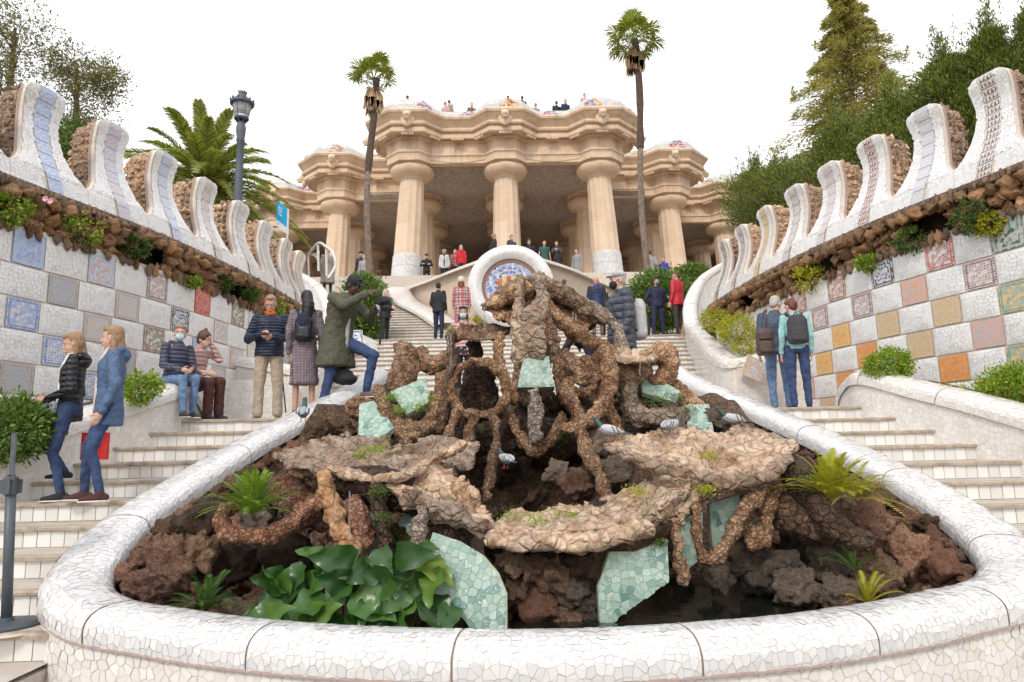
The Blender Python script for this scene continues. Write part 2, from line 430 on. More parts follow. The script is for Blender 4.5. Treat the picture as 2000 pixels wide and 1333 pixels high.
# side wall plan
_Yk = [-1,2.,3.5,5,6,7.0,7.7,8.2,8.8,9.6,10.7,12.2,13.7,15.2,18.]; _Xk = [8.6,7.9,7.3,6.75,6.4,6.08,5.87,5.72,5.5,5.27,5.03,4.79,4.68,4.62,4.6]
wy = np.linspace(2, 18, 1601); wx = np.interp(wy, _Yk, _Xk)
wx = np.convolve(np.pad(wx, 40, mode='reflect', reflect_type='odd'), np.ones(81)/81, 'valid')
ws = np.concatenate([[0], np.cumsum(np.hypot(np.diff(wx), np.diff(wy)))])
wdx = np.gradient(wx, ws); wdy = np.gradient(wy, ws)
def wp(s, z, off, side):
    """point on the side wall: s along it, off metres out of its face towards the stairs"""
    s = np.asarray(s, float); X = np.interp(s, ws, wx); Y = np.interp(s, ws, wy); dx = np.interp(s, ws, wdx); dy = np.interp(s, ws, wdy)
    L = np.hypot(dx, dy); nx, ny = -dy/L, dx/L          # right-hand wall: normal towards the axis
    X = X+nx*off; Y = Y+ny*off
    return np.stack([side*X, Y, np.broadcast_to(z, np.shape(X))], -1)
def s_of_Y(Y): return float(np.interp(Y, wy, ws))
# hillside terraces behind the walls, and the hall terrace
def terrace(side):
    mb = MB(); S = np.linspace(.2, ws[-1]-.1, 24)
    top = [tuple(wp(s, 4.72, -.5, side)) for s in S] + [(side*4.9, 19.5, 4.72), (side*6.5, 24, 6.5), (side*8.5, 30, 9.3), (side*8.5, 60, 9.5)]
    out = [(side*70, p[1], p[2]+1.5) for p in top]; bot = [(p[0], p[1], -.5) for p in top]
    mb.grid([bot, top, out]); return mb.add('hillside', M['soil'])
struct(terrace(-1)); struct(terrace(1))
mb = MB(); mb.box(-40, 40, 29.5, 75, 4.0, 9.46); struct(mb.add('hall_floor', M['paving']))
mb = MB(); mb.box(-8.4, 8.4, 20.0, 29.6, 4.0, 4.79); struct(mb.add('upper_terrace', M['paving']))
# ------------------------------------------------------------------ stairs
M['nosing'] = plain('worn_stone_nosing', (.40,.33,.26), .9, var=.25, scale=14, bmp=.5)
M['tread'] = plain('worn_tread', (.50,.45,.39), .9, var=.15, scale=6)
M['riser_tile'] = island('riser_tile', [(.74,.72,.69),(.70,.68,.65),(.77,.75,.72),(.66,.64,.60)], .35)
M['riser_grout'] = plain('riser_grout', (.52,.47,.41), .9)
stairs = thing('staircase', 'wide double staircase of white tiled risers with worn brown stone nosings climbing past the fountain', 'staircase')
def step(x0, x1, Y, z, depth, h=.17, tiles=True):
    mb = MB(); mb.box(x0, x1, Y+.035, Y+depth, z-h-.02, z-.03); body = mb.add('step', M['riser_grout'], stairs)
    n = max(2, int((x1-x0)/.11)); tb = MB(); dx = (x1-x0)/n; zz = z-.042
    for i in range(n):
        a = x0+i*dx+.003; b_ = x0+(i+1)*dx-.003; k = random.uniform(0, .0025)
        tb.mesh([(a, Y+.030-k, z-h+.004), (b_, Y+.030-k, z-h+.004), (b_, Y+.030-k, zz), (a, Y+.030-k, zz)], [(0, 1, 2, 3)])
    if tiles: tb.add('riser_tiles', M['riser_tile'], body, kind='stuff')
    # nosing: irregular worn stone slab
    m_ = max(4, int((x1-x0)/.12)); top = []; G = []
    for i in range(m_+1):
        x = x0+(x1-x0)*i/m_; e = .012*noise.noise(Vector((x*4, Y*3, 0))); e2 = .01*noise.noise(Vector((x*9, Y*3, 5)))
        G.append([(x, Y+.04, z-.045), (x, Y-.004+e, z-.036+e2), (x, Y-.008+e, z-.012), (x, Y+.012+e, z-.001+e2*.3), (x, Y+.09, z)])
    nb = MB(); nb.grid(G); nb.add('nosing', M['nosing'], body)
    tb = MB(); tb.mesh([(x0, Y+.09, z-.0005), (x1, Y+.09, z-.0005), (x1, Y+depth, z-.0005), (x0, Y+depth, z-.0005)], [(0, 1, 2, 3)]); tb.add('tread', M['tread'], body)
# inner (fountain side) outline of the basin: half width as a function of Y
_bY = [3.97,4.1,4.32,4.62,4.8,5.24,5.6,6.05,6.7,7.5,8.4,9.3,9.9]; _bX = [0,1.0,1.8,2.75,2.93,3.1,3.15,3.13,2.98,2.75,2.4,2.08,1.92]
def inner(Y): return float(np.interp(Y, _bY[3:], _bX[3:]))
def outerX(Y): return float(np.interp(Y, [3, 4.5, 5.5, 6.5, 7.6, 8.7], [5.6, 5.35, 5.15, 4.95, 4.7, 4.35]))
for k in range(0, 13):
    Y = 8.7-.47*k; z = 2.1-.17*k; d = .47+.03 if k else 4.3
    if k == 0:
        for sx in (-1, 1):
            a, b_ = sorted((sx*2.1, sx*4.35)); step(a, b_, Y, z, .5)
        mb = MB(); mb.box(-4.9, 4.9, 10.0, 13.2, 1.9, 2.099); mb.box(-4.9, -2.2, 9.15, 10.0, 1.9, 2.099); mb.box(2.2, 4.9, 9.15, 10.0, 1.9, 2.099); mb.add('landing', M['tread'], stairs)
        continue
    for sx in (-1, 1):
        xi = (inner(Y)+.25) if Y > 4.3 else 0.0
        if Y <= 4.35:
            xi = 3.1
        a, b_ = sorted((sx*xi, sx*outerX(Y))); step(a, b_, Y, z, d)
for n in range(1, 17):        # second flight
    Y = 12.85+.4*(n-1); w_ = np.interp(Y, [12.8, 15, 17, 19.2], [3.7, 4.3, 4.75, 5.15])
    step(-w_, w_, Y, 2.1+.16875*n, .43 if n < 16 else 1.6, .169)
for n in range(1, 7):
    Y = 20.4+.4*(n-1); w_ = 4.4-.05*n; step(-w_, w_, Y, 4.8+.17*n, .43)
for n in range(7, 20):
    Y = 20.4+.4*(n-1); wi = np.interp(n, [7, 19], [2.1, 4.0]); wo = np.interp(n, [7, 19], [4.1, 5.2])
    step(-wo, -wi, Y, 4.8+.17*n, .43); step(wi, wo, Y, 4.8+.17*n, .43)
# ------------------------------------------------------------------ the basin rim (near parapet)
basin = thing('fountain_basin', 'long horseshoe basin wall of white broken tiles with a rounded coping around the rock fountain', 'basin wall')
path = [(-1.92, 9.9), (-2.08, 9.3), (-2.4, 8.4), (-2.75, 7.5), (-2.98, 6.7), (-3.13, 6.05), (-3.15, 5.6), (-3.1, 5.24), (-2.97, 4.9), (-2.66, 4.63), (-2.2, 4.46), (-1.7, 4.29), (-1.0, 4.11), (0, 3.97),
        (1.0, 4.08), (1.7, 4.26), (2.2, 4.43), (2.66, 4.6), (2.97, 4.88), (3.12, 5.24), (3.17, 5.6), (3.15, 6.05), (3.02, 6.7), (2.8, 7.5), (2.45, 8.4), (2.12, 9.3), (1.97, 9.9)]
pc = np.array(catmull(path, 10)); seg = np.hypot(*np.diff(pc, axis=0).T); ps = np.concatenate([[0], np.cumsum(seg)]); PL = ps[-1]
pT = np.gradient(pc, ps, axis=0); pT /= np.linalg.norm(pT, axis=1)[:, None]
RW = .43          # coping width
def rim_xyz(u, v, h):
    """u along the rim, v across in metres over the round top (0 inner edge .. 0.62 outer seam), h above the surface"""
    u = np.asarray(u, float); v = np.asarray(v, float); h = np.asarray(h, float)
    x = np.interp(u, ps, pc[:, 0]); y = np.interp(u, ps, pc[:, 1]); tx = np.interp(u, ps, pT[:, 0]); ty = np.interp(u, ps, pT[:, 1])
    nx, ny = ty, -tx      # outward (away from the basin): path runs left arm -> front -> right arm
    z = np.array([rim_z(q) for q in y])
    # at the rear ends the arms settle down
    a = v/.62*math.radians(205)-math.radians(12)       # angle over the top
    rx, rz = RW/2, .14
    ca, sa = np.cos(a), np.sin(a)
    o_ = RW/2 - (rx+h)*np.sign(ca)*np.abs(ca)**.8; zz = (rz+h)*np.sign(sa)*np.abs(sa)**.75 - rz
    return np.stack([x+nx*o_, y+ny*o_, z+zz], -1)
joints = [0, 1.35, 2.75, 4.1, 5.35, 6.35, 7.35, 8.4, 9.3, 10.2, 11.05, 12.1, 13.15, 14.3, 15.7]
joints = [j*PL/joints[-1] for j in joints]
allsh = []
for i in range(len(joints)-1):
    a, b_ = joints[i]+.005, joints[i+1]-.005; nu = max(6, int((b_-a)/.05)); G = []
    for u in np.linspace(a, b_, nu): G.append([tuple(p) for p in rim_xyz(np.full(25, u), np.linspace(0, .62, 25), np.zeros(25))])
    segm = MB().grid(G).add('coping_segment', M['rim_grout'], basin, smooth=True)
    G = [[tuple(p) for p in rim_xyz(np.full(17, u), np.linspace(0.005, .615, 17), np.full(17, -.004))] for u in (b_-.02, b_+.03)]
    if i < len(joints)-2: MB().grid(G).add('coping_joint', M['joint'], basin)
    v, f, cen = shards(a, b_, 0, .62, .040 if 2 < i < 12 else .046, rim_xyz, gap=.042, tilt=.0013, h=.0025, seed=i)
    allsh.append((segm, v, f))
# the 300 shards nearest the camera are objects of their own, the rest one part per segment
dist = []
for si, (segm, v, f) in enumerate(allsh):
    for fi, q in enumerate(f):
        p = v[list(q)].mean(0); n_ = np.cross(v[q[1]]-v[q[0]], v[q[2]]-v[q[0]]); view = np.array(cp)-p
        facing = abs(n_ @ view)/np.linalg.norm(view)**3 * (1 if p[1] < 4.0 or True else .5)
        dist.append((facing*len(q), si, fi))
dist.sort(reverse=True); single = set((s_, f_) for _, s_, f_ in dist[:300])
for si, (segm, v, f) in enumerate(allsh):
    rest = []
    for fi, q in enumerate(f):
        n_ = np.cross(v[q[1]]-v[q[0]], v[q[2]]-v[q[0]]); cpt = v[list(q)].mean(0); cc = rim_xyz([np.interp(cpt[1], [0, 1], [0, 1])*0+joints[si]], [.3], [0])[0]
        # outward orientation: away from the tube core
        j = int(np.argmin(np.hypot(pc[:, 0]-cpt[0], pc[:, 1]-cpt[1]))); core = np.array([pc[j, 0]+pT[j, 1]*RW/2, pc[j, 1]-pT[j, 0]*RW/2, rim_z(pc[j, 1])-.14])
        q2 = q if n_ @ (cpt-core) > 0 else q[::-1]
        if (si, fi) in single: add('tile_shard', v[list(q2)], [tuple(range(len(q2)))], M['shard'], segm)
        else: rest.append(q2)
    add('tile_shards', v, rest, M['shard'], segm, kind='stuff')
# wall below the coping: outside and inside skins
def skin(off0, off1, drop0, zb, name, m, us, u0=0, u1=None):
    G = []
    for u in np.linspace(u0, PL if u1 is None else u1, us):
        x = np.interp(u, ps, pc[:, 0]); y = np.interp(u, ps, pc[:, 1]); tx = np.interp(u, ps, pT[:, 0]); ty = np.interp(u, ps, pT[:, 1]); z = rim_z(y)
        G.append([(x+ty*off0, y-tx*off0, z-drop0), (x+ty*off1, y-tx*off1, zb)])
    return MB().grid(G).add(name, m, basin)
skin(RW-.035, RW-.03, .15, -.02, 'outer_wall', M['grout_light'], 160)
skin(.03, .03, .12, .2, 'inner_wall', M['soil'], 120)
skin(RW-.012, RW-.012, .165, 0, 'seam', M['joint'], 4, 0, .01)
G = []
for u in np.linspace(0, PL, 200): 
    G.append([tuple(rim_xyz([u], [.615], [.003])[0]), tuple(rim_xyz([u], [.615], [.003])[0]-np.array([0, 0, .014]))])
MB().grid(G).add('seam_line', M['pinkedge'], basin)
def wall_xyz(u, v, h):
    x = np.interp(u, ps, pc[:, 0]); y = np.interp(u, ps, pc[:, 1]); tx = np.interp(u, ps, pT[:, 0]); ty = np.interp(u, ps, pT[:, 1]); z = np.array([rim_z(q) for q in y])-.18
    return np.stack([x+ty*(RW-.033+h), y-tx*(RW-.033+h), z-v], -1)
v, f, cen = shards(PL*.27, PL*.73, 0, .42, .056, wall_xyz, gap=.05, tilt=.0015, h=.0025, seed=91)
f = orient(v, f, lambda p: np.array([p[0], p[1]-6, 0])); add('wall_tile_shards', v, f, M['shard_warm'], basin, kind='stuff')
for a_, b__, sd_ in ((PL*.02, PL*.27, 92), (PL*.73, PL*.98, 93)):
    v, f, cen = shards(a_, b__, 0, .5, .06, wall_xyz, gap=.05, tilt=.0015, h=.0025, seed=sd_)
    f = orient(v, f, lambda p: np.array([p[0], 0, 0])); add('wall_tile_shards', v, f, M['shard_warm'], basin, kind='stuff')
# end caps of the arms
for u, sx in ((0.0, -1), (PL, 1)):
    G = [[tuple(p) for p in rim_xyz(np.full(13, u), np.linspace(0, .62, 13), np.zeros(13))]]
    c = G[0]; add('arm_end', c, [tuple(range(13))], M['shard_warm'], basin)

# ------------------------------------------------------------------ round copings of the other parapets
def coping(root, pts, wid, hgt, seed, cell=.06, mat_='shard_warm', base=None, drop=None, face_out=None, gapj=1.15):
    """rounded mosaic coping along a 3-D polyline; pts are the middle of its top"""
    q = np.array(catmull(pts, 8)); L = np.concatenate([[0], np.cumsum(np.linalg.norm(np.diff(q, axis=0), axis=1))]); T = np.gradient(q, L, axis=0)
    hor = np.hypot(T[:, 0], T[:, 1]); T /= np.maximum(np.linalg.norm(T, axis=1), 1e-6)[:, None]
    N = np.stack([T[:, 1], -T[:, 0], np.zeros(len(T))], -1); N /= np.maximum(np.linalg.norm(N, axis=1), .15)[:, None]
    U_ = np.cross(N, T)
    def f_(u, v, h):
        p = np.stack([np.interp(u, L, q[:, i]) for i in range(3)], -1); nn = np.stack([np.interp(u, L, N[:, i]) for i in range(3)], -1); uu = np.stack([np.interp(u, L, U_[:, i]) for i in range(3)], -1)
        a = v*math.pi*1.08-math.radians(7); ca, sa = np.cos(a), np.sin(a)
        return p+nn*(-(wid/2+h)*np.sign(ca)*np.abs(ca)**.8)[:, None]+uu*((hgt+h)*np.sign(sa)*np.abs(sa)**.75-hgt)[:, None]
    nseg = max(1, int(round(L[-1]/gapj)))
    arc = (wid+hgt*1.4)
    for i in range(nseg):
        a, b_ = L[-1]*i/nseg+.006, L[-1]*(i+1)/nseg-.006
        G = [[tuple(p) for p in f_(np.full(15, u), np.linspace(0, 1, 15), np.zeros(15))] for u in np.linspace(a, b_, max(4, int((b_-a)/.08)))]
        sg = MB().grid(G).add('coping_segment', M['grout_light'], root, smooth=True)
        if i < nseg-1: MB().grid([[tuple(p) for p in f_(np.full(11, u), np.linspace(0, 1, 11), np.full(11, -.008))] for u in (b_-.015, b_+.027)]).add('coping_joint', M['joint'], root)
        v, f, cen = shards(a, b_, 0, arc, cell, lambda u, vv, h: f_(u, vv/arc, h), gap=.055, tilt=.0015, h=.003, seed=seed+i)
        mid = lambda p: p-np.array([np.interp(0, [0], [0]), 0, 0])
        ff = []
        for k_ in f:
            c_ = v[list(k_)].mean(0); j = int(np.argmin(((q-c_)**2).sum(1))); core = q[j]-U_[j]*hgt
            nn = np.cross(v[k_[1]]-v[k_[0]], v[k_[2]]-v[k_[0]]); ff.append(k_ if nn @ (c_-core) > 0 else k_[::-1])
        add('tile_shards', v, ff, M[mat_], sg, kind='stuff')
    return q, L, N
def wallskin(root, q, N, wid, top_drop, zbot, sgn, seed, cell=.08, mat_='shard_warm', name='wall_face'):
    """mosaic face under a coping on the side sgn"""
    L = np.concatenate([[0], np.cumsum(np.linalg.norm(np.diff(q, axis=0), axis=1))])
    nxt = q+N*sgn*(wid/2-.03)
    zb = zbot if callable(zbot) else (lambda x, y: zbot)
    MB().grid([[(p[0], p[1], p[2]-top_drop), (p[0], p[1], min(p[2]-top_drop-.01, zb(p[0], p[1])))] for p in nxt]).add(name, M['grout_light'], root)
    def f_(u, v, h):
        p = np.stack([np.interp(u, L, nxt[:, i]) for i in range(3)], -1); nn = np.stack([np.interp(u, L, N[:, i]) for i in range(3)], -1)
        r_ = p+nn*sgn*h[:, None]; r_[:, 2] -= top_drop+.015+v; return r_
    def ins(u, v):
        p = [np.interp(u, L, nxt[:, i]) for i in range(3)]; return p[2]-top_drop-v > zb(p[0], p[1])
    H = max(p[2]-top_drop-zb(p[0], p[1]) for p in nxt)
    v, f, cen = shards(0, L[-1], 0, H, cell, f_, gap=.045, tilt=.0013, h=.0025, inside=ins, seed=seed)
    if f:
        out = lambda p: (N[int(np.argmin(((nxt-p)**2).sum(1)))]*sgn); f = orient(v, f, out)
        add('tile_shards', v, f, M[mat_], root, kind='stuff')
def stair_z(Y): return 2.1-.3617*(8.7-Y) if Y < 8.7 else 2.1
# outer parapets of the first flight
for side, lab in ((-1, 'low white mosaic parapet with rounded coping beside the stairs where two women sit'), (1, 'low white mosaic parapet with rounded coping beside the stairs below the orange wall tiles')):
    root = thing('parapet', lab, 'parapet', loc=(side*4.8, 6, 0))
    pts = []
    for Y, dz in ((2.6, .45), (3.6, .47), (4.6, .5), (5.6, .52), (6.6, .52), (7.4, .50), (8.1, .47), (8.7, .46), (9.1, .42), (9.4, .22), (9.5, -.1)):
        z = stair_z(Y)+dz if Y < 8.8 else 2.1+dz
        pts.append((side*(outerX(min(Y, 8.7))+.2+(.0 if Y < 8.6 else -.02)), Y, z))
    q, L_, N = coping(root, pts, .46, .16, 300+side*20, .048)
    sg = -1 if side > 0 else 1
    # N points to +x for a path going +y
    wallskin(root, q, N, .46, .19, lambda x, y: stair_z(y)-.4, -1 if side > 0 else 1, 340+side, .062)
    wallskin(root, q, N, .46, .19, lambda x, y: stair_z(y)-1.2, 1 if side > 0 else -1, 350+side, .2)
    # planting bed behind the parapet
    G = []
    for Y in np.linspace(2.3, 9.0, 16):
        xo = outerX(min(Y, 8.7))+.4; xw = float(np.interp(Y, wy, wx))
        G.append([(side*xo, Y, stair_z(Y)+.28), (side*(xo+xw)/2, Y, stair_z(Y)+.34), (side*xw, Y, stair_z(Y)+.25)])
    MB().grid(G).add('planting_bed', M['soil'], root)
# parapets of the second flight, sweeping up to the upper terrace
for side, lab in ((-1, 'white mosaic stair parapet rising behind the photographing man'), (1, 'white mosaic stair parapet that curls up beside the man in the red jacket')):
    root = thing('stair_parapet', lab, 'parapet', loc=(side*4.5, 15, 0))
    A = [(1560,674,12.0),(1515,682,11.75),(1475,692,11.5),(1440,700,11.6),(1405,684,12.7),(1375,655,15.0),(1352,632,17.6)]
    B = [(1352,632,17.6),(1347,600,18.2),(1352,566,18.5),(1372,536,18.7),(1412,512,18.8)]
    for K, sd_, w_ in ((A, 400, .42), (B, 420, .40)):
        pts = [P(*a) for a in K]
        if side < 0: pts = [Vector((-p.x+.1, p.y, p.z)) for p in pts]
        q, L_, N = coping(root, pts, w_, .15, sd_+side*3, .075)
        if K is A:
            zf = lambda x, y: 2.1 if y < 12.9 else 2.1+.42*(y-12.85)-.1
            wallskin(root, q, N, w_, .17, zf, 1, 430, .09); wallskin(root, q, N, w_, .17, zf, -1, 431, .09)
        else:
            # brown stone infill panel framed by the coping
            o_ = [Vector(p) for p in pts]; base = [o_[0]+Vector((side*.75, .2, -.2)), ]
            c = o_ + [Vector((o_[-1].x+side*.3, o_[-1].y, o_[0].z-.6)), Vector((o_[0].x, o_[0].y+.3, o_[0].z-.8))]
            ybk = 18.75; vv = [(p.x, ybk, p.z-.05) for p in c]; add('stone_infill', vv, [tuple(range(len(vv)))], M['rock_tan'], root)
            wallskin(root, q, N, w_, .12, lambda x, y: 4.4, 1, 440, .09); wallskin(root, q, N, w_, .12, lambda x, y: 4.4, -1, 441, .09)
# faces at the head of the first landing: white wall with a diagonal tile
# ================================================================== SIDE WALLS: rocks, tile squares, battlements
def tile_mat(name, style, a, b_, c_, d, cracks=True):
    """glazed tile square: pattern over its own UV square, broken into shards"""
    m, n, bs = nodes(name); uv = n.nodes.new('ShaderNodeTexCoord').outputs['UV']
    mp = n.nodes.new('ShaderNodeVectorMath'); mp.operation = 'SUBTRACT'; n.links.new(uv, mp.inputs[0]); mp.inputs[1].default_value = (.5, .5, 0)
    ab = n.nodes.new('ShaderNodeVectorMath'); ab.operation = 'ABSOLUTE'; n.links.new(mp.outputs[0], ab.inputs[0]); sx = n.nodes.new('ShaderNodeSeparateXYZ'); n.links.new(ab.outputs[0], sx.inputs[0])
    X, Y = sx.outputs[0], sx.outputs[1]
    mxy = math_(n, 'MAXIMUM', X, Y)
    vo = tex(n, 'Voronoi', 9, uv); n.links.new(uv, vo.inputs['Vector'])
    vd = tex(n, 'Voronoi', 9, uv, feature='DISTANCE_TO_EDGE')
    rnd = vo.outputs['Color']
    if style == 'rosette':      # concentric floral rings
        ln = n.nodes.new('ShaderNodeVectorMath'); ln.operation = 'LENGTH'; n.links.new(mp.outputs[0], ln.inputs[0])
        an = math_(n, 'ARCTAN2', X, Y)
        f = math_(n, 'SINE', math_(n, 'ADD', math_(n, 'MULTIPLY', ln.outputs['Value'], 38), math_(n, 'MULTIPLY', math_(n, 'SINE', math_(n, 'MULTIPLY', an, 8)), 1.6)))
    elif style == 'lattice':
        f = math_(n, 'MULTIPLY', math_(n, 'SINE', math_(n, 'MULTIPLY', math_(n, 'ADD', X, Y), 32)), math_(n, 'SINE', math_(n, 'MULTIPLY', math_(n, 'SUBTRACT', X, Y), 32)))
    elif style == 'swirl':
        nz = tex(n, 'Noise', 7, ab.outputs[0], Distortion=2.5); f = math_(n, 'SINE', math_(n, 'MULTIPLY', nz.outputs[0], 34))
    elif style == 'triangles':
        sv = n.nodes.new('ShaderNodeSeparateXYZ'); n.links.new(uv, sv.inputs[0])
        fx = math_(n, 'ABSOLUTE', math_(n, 'SUBTRACT', math_(n, 'FRACT', math_(n, 'MULTIPLY', sv.outputs[0], 4)), .5)); fy = math_(n, 'FRACT', math_(n, 'MULTIPLY', sv.outputs[1], 2))
        f = math_(n, 'MULTIPLY', math_(n, 'SUBTRACT', math_(n, 'SUBTRACT', .45, math_(n, 'MULTIPLY', fy, .5)), fx), 8)
    else:                       # stripes
        sv = n.nodes.new('ShaderNodeSeparateXYZ'); n.links.new(uv, sv.inputs[0]); f = math_(n, 'SINE', math_(n, 'MULTIPLY', sv.outputs[1], 38))
    t = math_(n, 'MULTIPLY_ADD', f, .5, .5)
    c = ramp(n, t, [(0, a), (.38, a), (.42, b_), (.62, b_), (.66, c_), (1, c_)])
    sel = n.nodes.new('ShaderNodeSeparateColor'); n.links.new(rnd, sel.inputs[0])
    c = mixc(n, ramp(n, sel.outputs[0], [(.68, (0, 0, 0)), (.72, (.8, .8, .8))]), c, d)
    bord = ramp(n, mxy, [(.40, (0,0,0)), (.41, (1,1,1)), (.455, (1,1,1)), (.46, (.0,.0,.0))])
    c = mixc(n, bord, c, a)
    if cracks: c = mixc(n, ramp(n, vd.outputs['Distance'], [(.0, (1,1,1)), (.05, (0,0,0))]), c, (.55, .48, .42))
    n.links.new(c, bs.inputs['Base Color']); bs.inputs['Roughness'].default_value = .22
    bump(n, bs, vd.outputs['Distance'], .25, .01); return m
Wh = (.68,.66,.64); Bl = (.16,.26,.60); LB = (.42,.54,.74); Rd = (.55,.08,.06); Or = (.75,.30,.07); Br = (.30,.12,.07); Gn = (.16,.32,.22); Yl = (.72,.50,.18); Bk = (.05,.045,.05); Pk = (.62,.38,.36); Gy = (.42,.44,.46); Tn = (.60,.46,.34); Pu = (.22,.12,.16)
T = {}
for nm, st, a, b_, c_, d in (('pale_blue','swirl',LB,Wh,Bl,LB),('red_blue_flowers','rosette',LB,Pk,Wh,Pk),('blue_arabesque','swirl',Bl,Wh,LB,Wh),('green_brown_mix','rosette',(.42,.34,.30),Wh,(.34,.40,.60),(.36,.44,.38)),('blue_stars','lattice',Bl,Wh,LB,Wh),
    ('brown_net','swirl',Br,Wh,Gn,Wh),('red_glaze','swirl',Rd,Wh,Rd,Rd),('multi_small','lattice',(.44,.36,.32),Wh,(.50,.54,.66),(.60,.48,.42)),('orange_blue','rosette',(.70,.42,.20),Wh,LB,Wh),('maroon_lace','lattice',Pu,Wh,Pk,Wh),
    ('orange_glaze','swirl',Or,Yl,(.62,.16,.03),Or),('ochre_glaze','lattice',Yl,Or,Yl,Or),('pink_grey','swirl',Pk,Gy,Or,Gy),('tan_relief','rosette',Tn,Br,Yl,Tn),('pink_border','rosette',Pk,Tn,Pk,Gy),
    ('black_red_diamonds','lattice',Rd,Wh,Bk,Wh),('blue_black_flowers','rosette',Bk,Wh,LB,Wh),('green_points','triangles',Gy,Wh,Gn,Bk),('yellow_green','swirl',Gn,Yl,Gy,Yl),('brown_frame','swirl',Br,Wh,Pk,Wh),
    ('dark_triangles','triangles',Wh,Gy,Bk,Br),('gold_stripes','stripes',Yl,Bk,Wh,Yl),('pale_net','lattice',LB,Wh,Tn,Wh),('blue_octagons','rosette',LB,LB,(.30,.40,.72),Wh),('black_red_triangles','triangles',Wh,Bk,Rd,Bk),
    ('blue_scrolls','swirl',Wh,Bl,Wh,Wh),('grey_circles','rosette',Wh,Gy,Wh,Wh),('gold_scrolls','swirl',Wh,Yl,Wh,Yl),('waves','stripes',LB,Tn,Wh,LB),('pink_stars','lattice',Wh,Pk,Gy,Wh)):
    T[nm] = tile_mat(nm+'_tile', st, a, b_, c_, d)
def curved_patch(side, s0, s1, z0, z1, off, name, m, parent, kx=3, kz=1, thick=.02, label=None):
    S = np.linspace(s0, s1, kx+1); Z = np.linspace(z0, z1, kz+1); G = []; uv = []
    for z in Z:
        G.append([tuple(p) for p in wp(S, z, off, side)]); uv += [((s_-s0)/(s1-s0) if side > 0 else 1-(s_-s0)/(s1-s0), (z-z0)/(z1-z0)) for s_ in S]
    mb = MB().grid(G); nf = len(mb.v)
    # edge returns
    ring = [tuple(wp([s_], z_, off-thick, side)[0]) for s_, z_ in ((s0, z0), (s1, z0), (s1, z1), (s0, z1))]
    corners = [0, kx, nf-1, nf-1-kx]; mb.v += ring; uv += [(0, 0)]*4
    for i in range(4): mb.f.append((corners[i], corners[(i+1) % 4], nf+(i+1) % 4, nf+i))
    return mb.add(name, m, parent, uv=uv, label=label)
def wall_normal(side): 
    def f(p):
        i = int(np.clip((p[1]-wy[0])/.01, 0, 1600)); L = math.hypot(wdx[i], wdy[i]); return np.array([-side*wdy[i]/L, wdx[i]/L, 0])
    return f
rows = [(3.87,4.30),(3.49,3.865),(3.115,3.485),(2.74,3.11),(2.375,2.735),(2.01,2.37),(1.62,2.0),(1.2,1.61)]
Lodd = [4.98,6.0,6.99,7.96,9.0,10.05,11.1]; Leven = [4.5,5.47,6.48,7.44,8.48,9.54,10.6]
Rodd = [5.03,5.97,6.86,7.80,8.76,9.76,10.8]; Reven = [4.55,5.47,6.36,7.30,8.25,9.23,10.2]
Lt = {0:[None,'pale_blue','red_blue_flowers','maroon_lace','red_glaze','brown_net','multi_small'],1:[None,'multi_small','green_brown_mix','multi_small','blue_black_flowers','pink_stars','multi_small'],
      2:[None,'blue_arabesque','multi_small','brown_net','pale_blue','orange_blue','multi_small'],3:[None,'multi_small','blue_stars','green_brown_mix','blue_scrolls','multi_small','multi_small'],
      4:[None,'green_brown_mix','blue_stars','multi_small','multi_small','multi_small'],5:[None,'multi_small','blue_arabesque','pale_blue','multi_small','pale_blue']}
Rt = {0:['yellow_green','green_points','black_red_diamonds','blue_black_flowers','brown_frame','brown_frame','multi_small'],1:[None,'multi_small','maroon_lace','pink_grey','maroon_lace','maroon_lace','multi_small'],
      2:[None,'yellow_green','tan_relief','tan_relief','ochre_glaze','ochre_glaze','tan_relief'],3:[None,'multi_small','pink_border','tan_relief','orange_glaze','ochre_glaze','tan_relief'],
      4:[None,'yellow_green','orange_glaze','pink_grey','orange_glaze'],5:[None,'orange_glaze','orange_glaze','tan_relief']}
PLAINCOL = {'multi_small':'many coloured'}
M['stone_teeth'] = M['rock_tan']
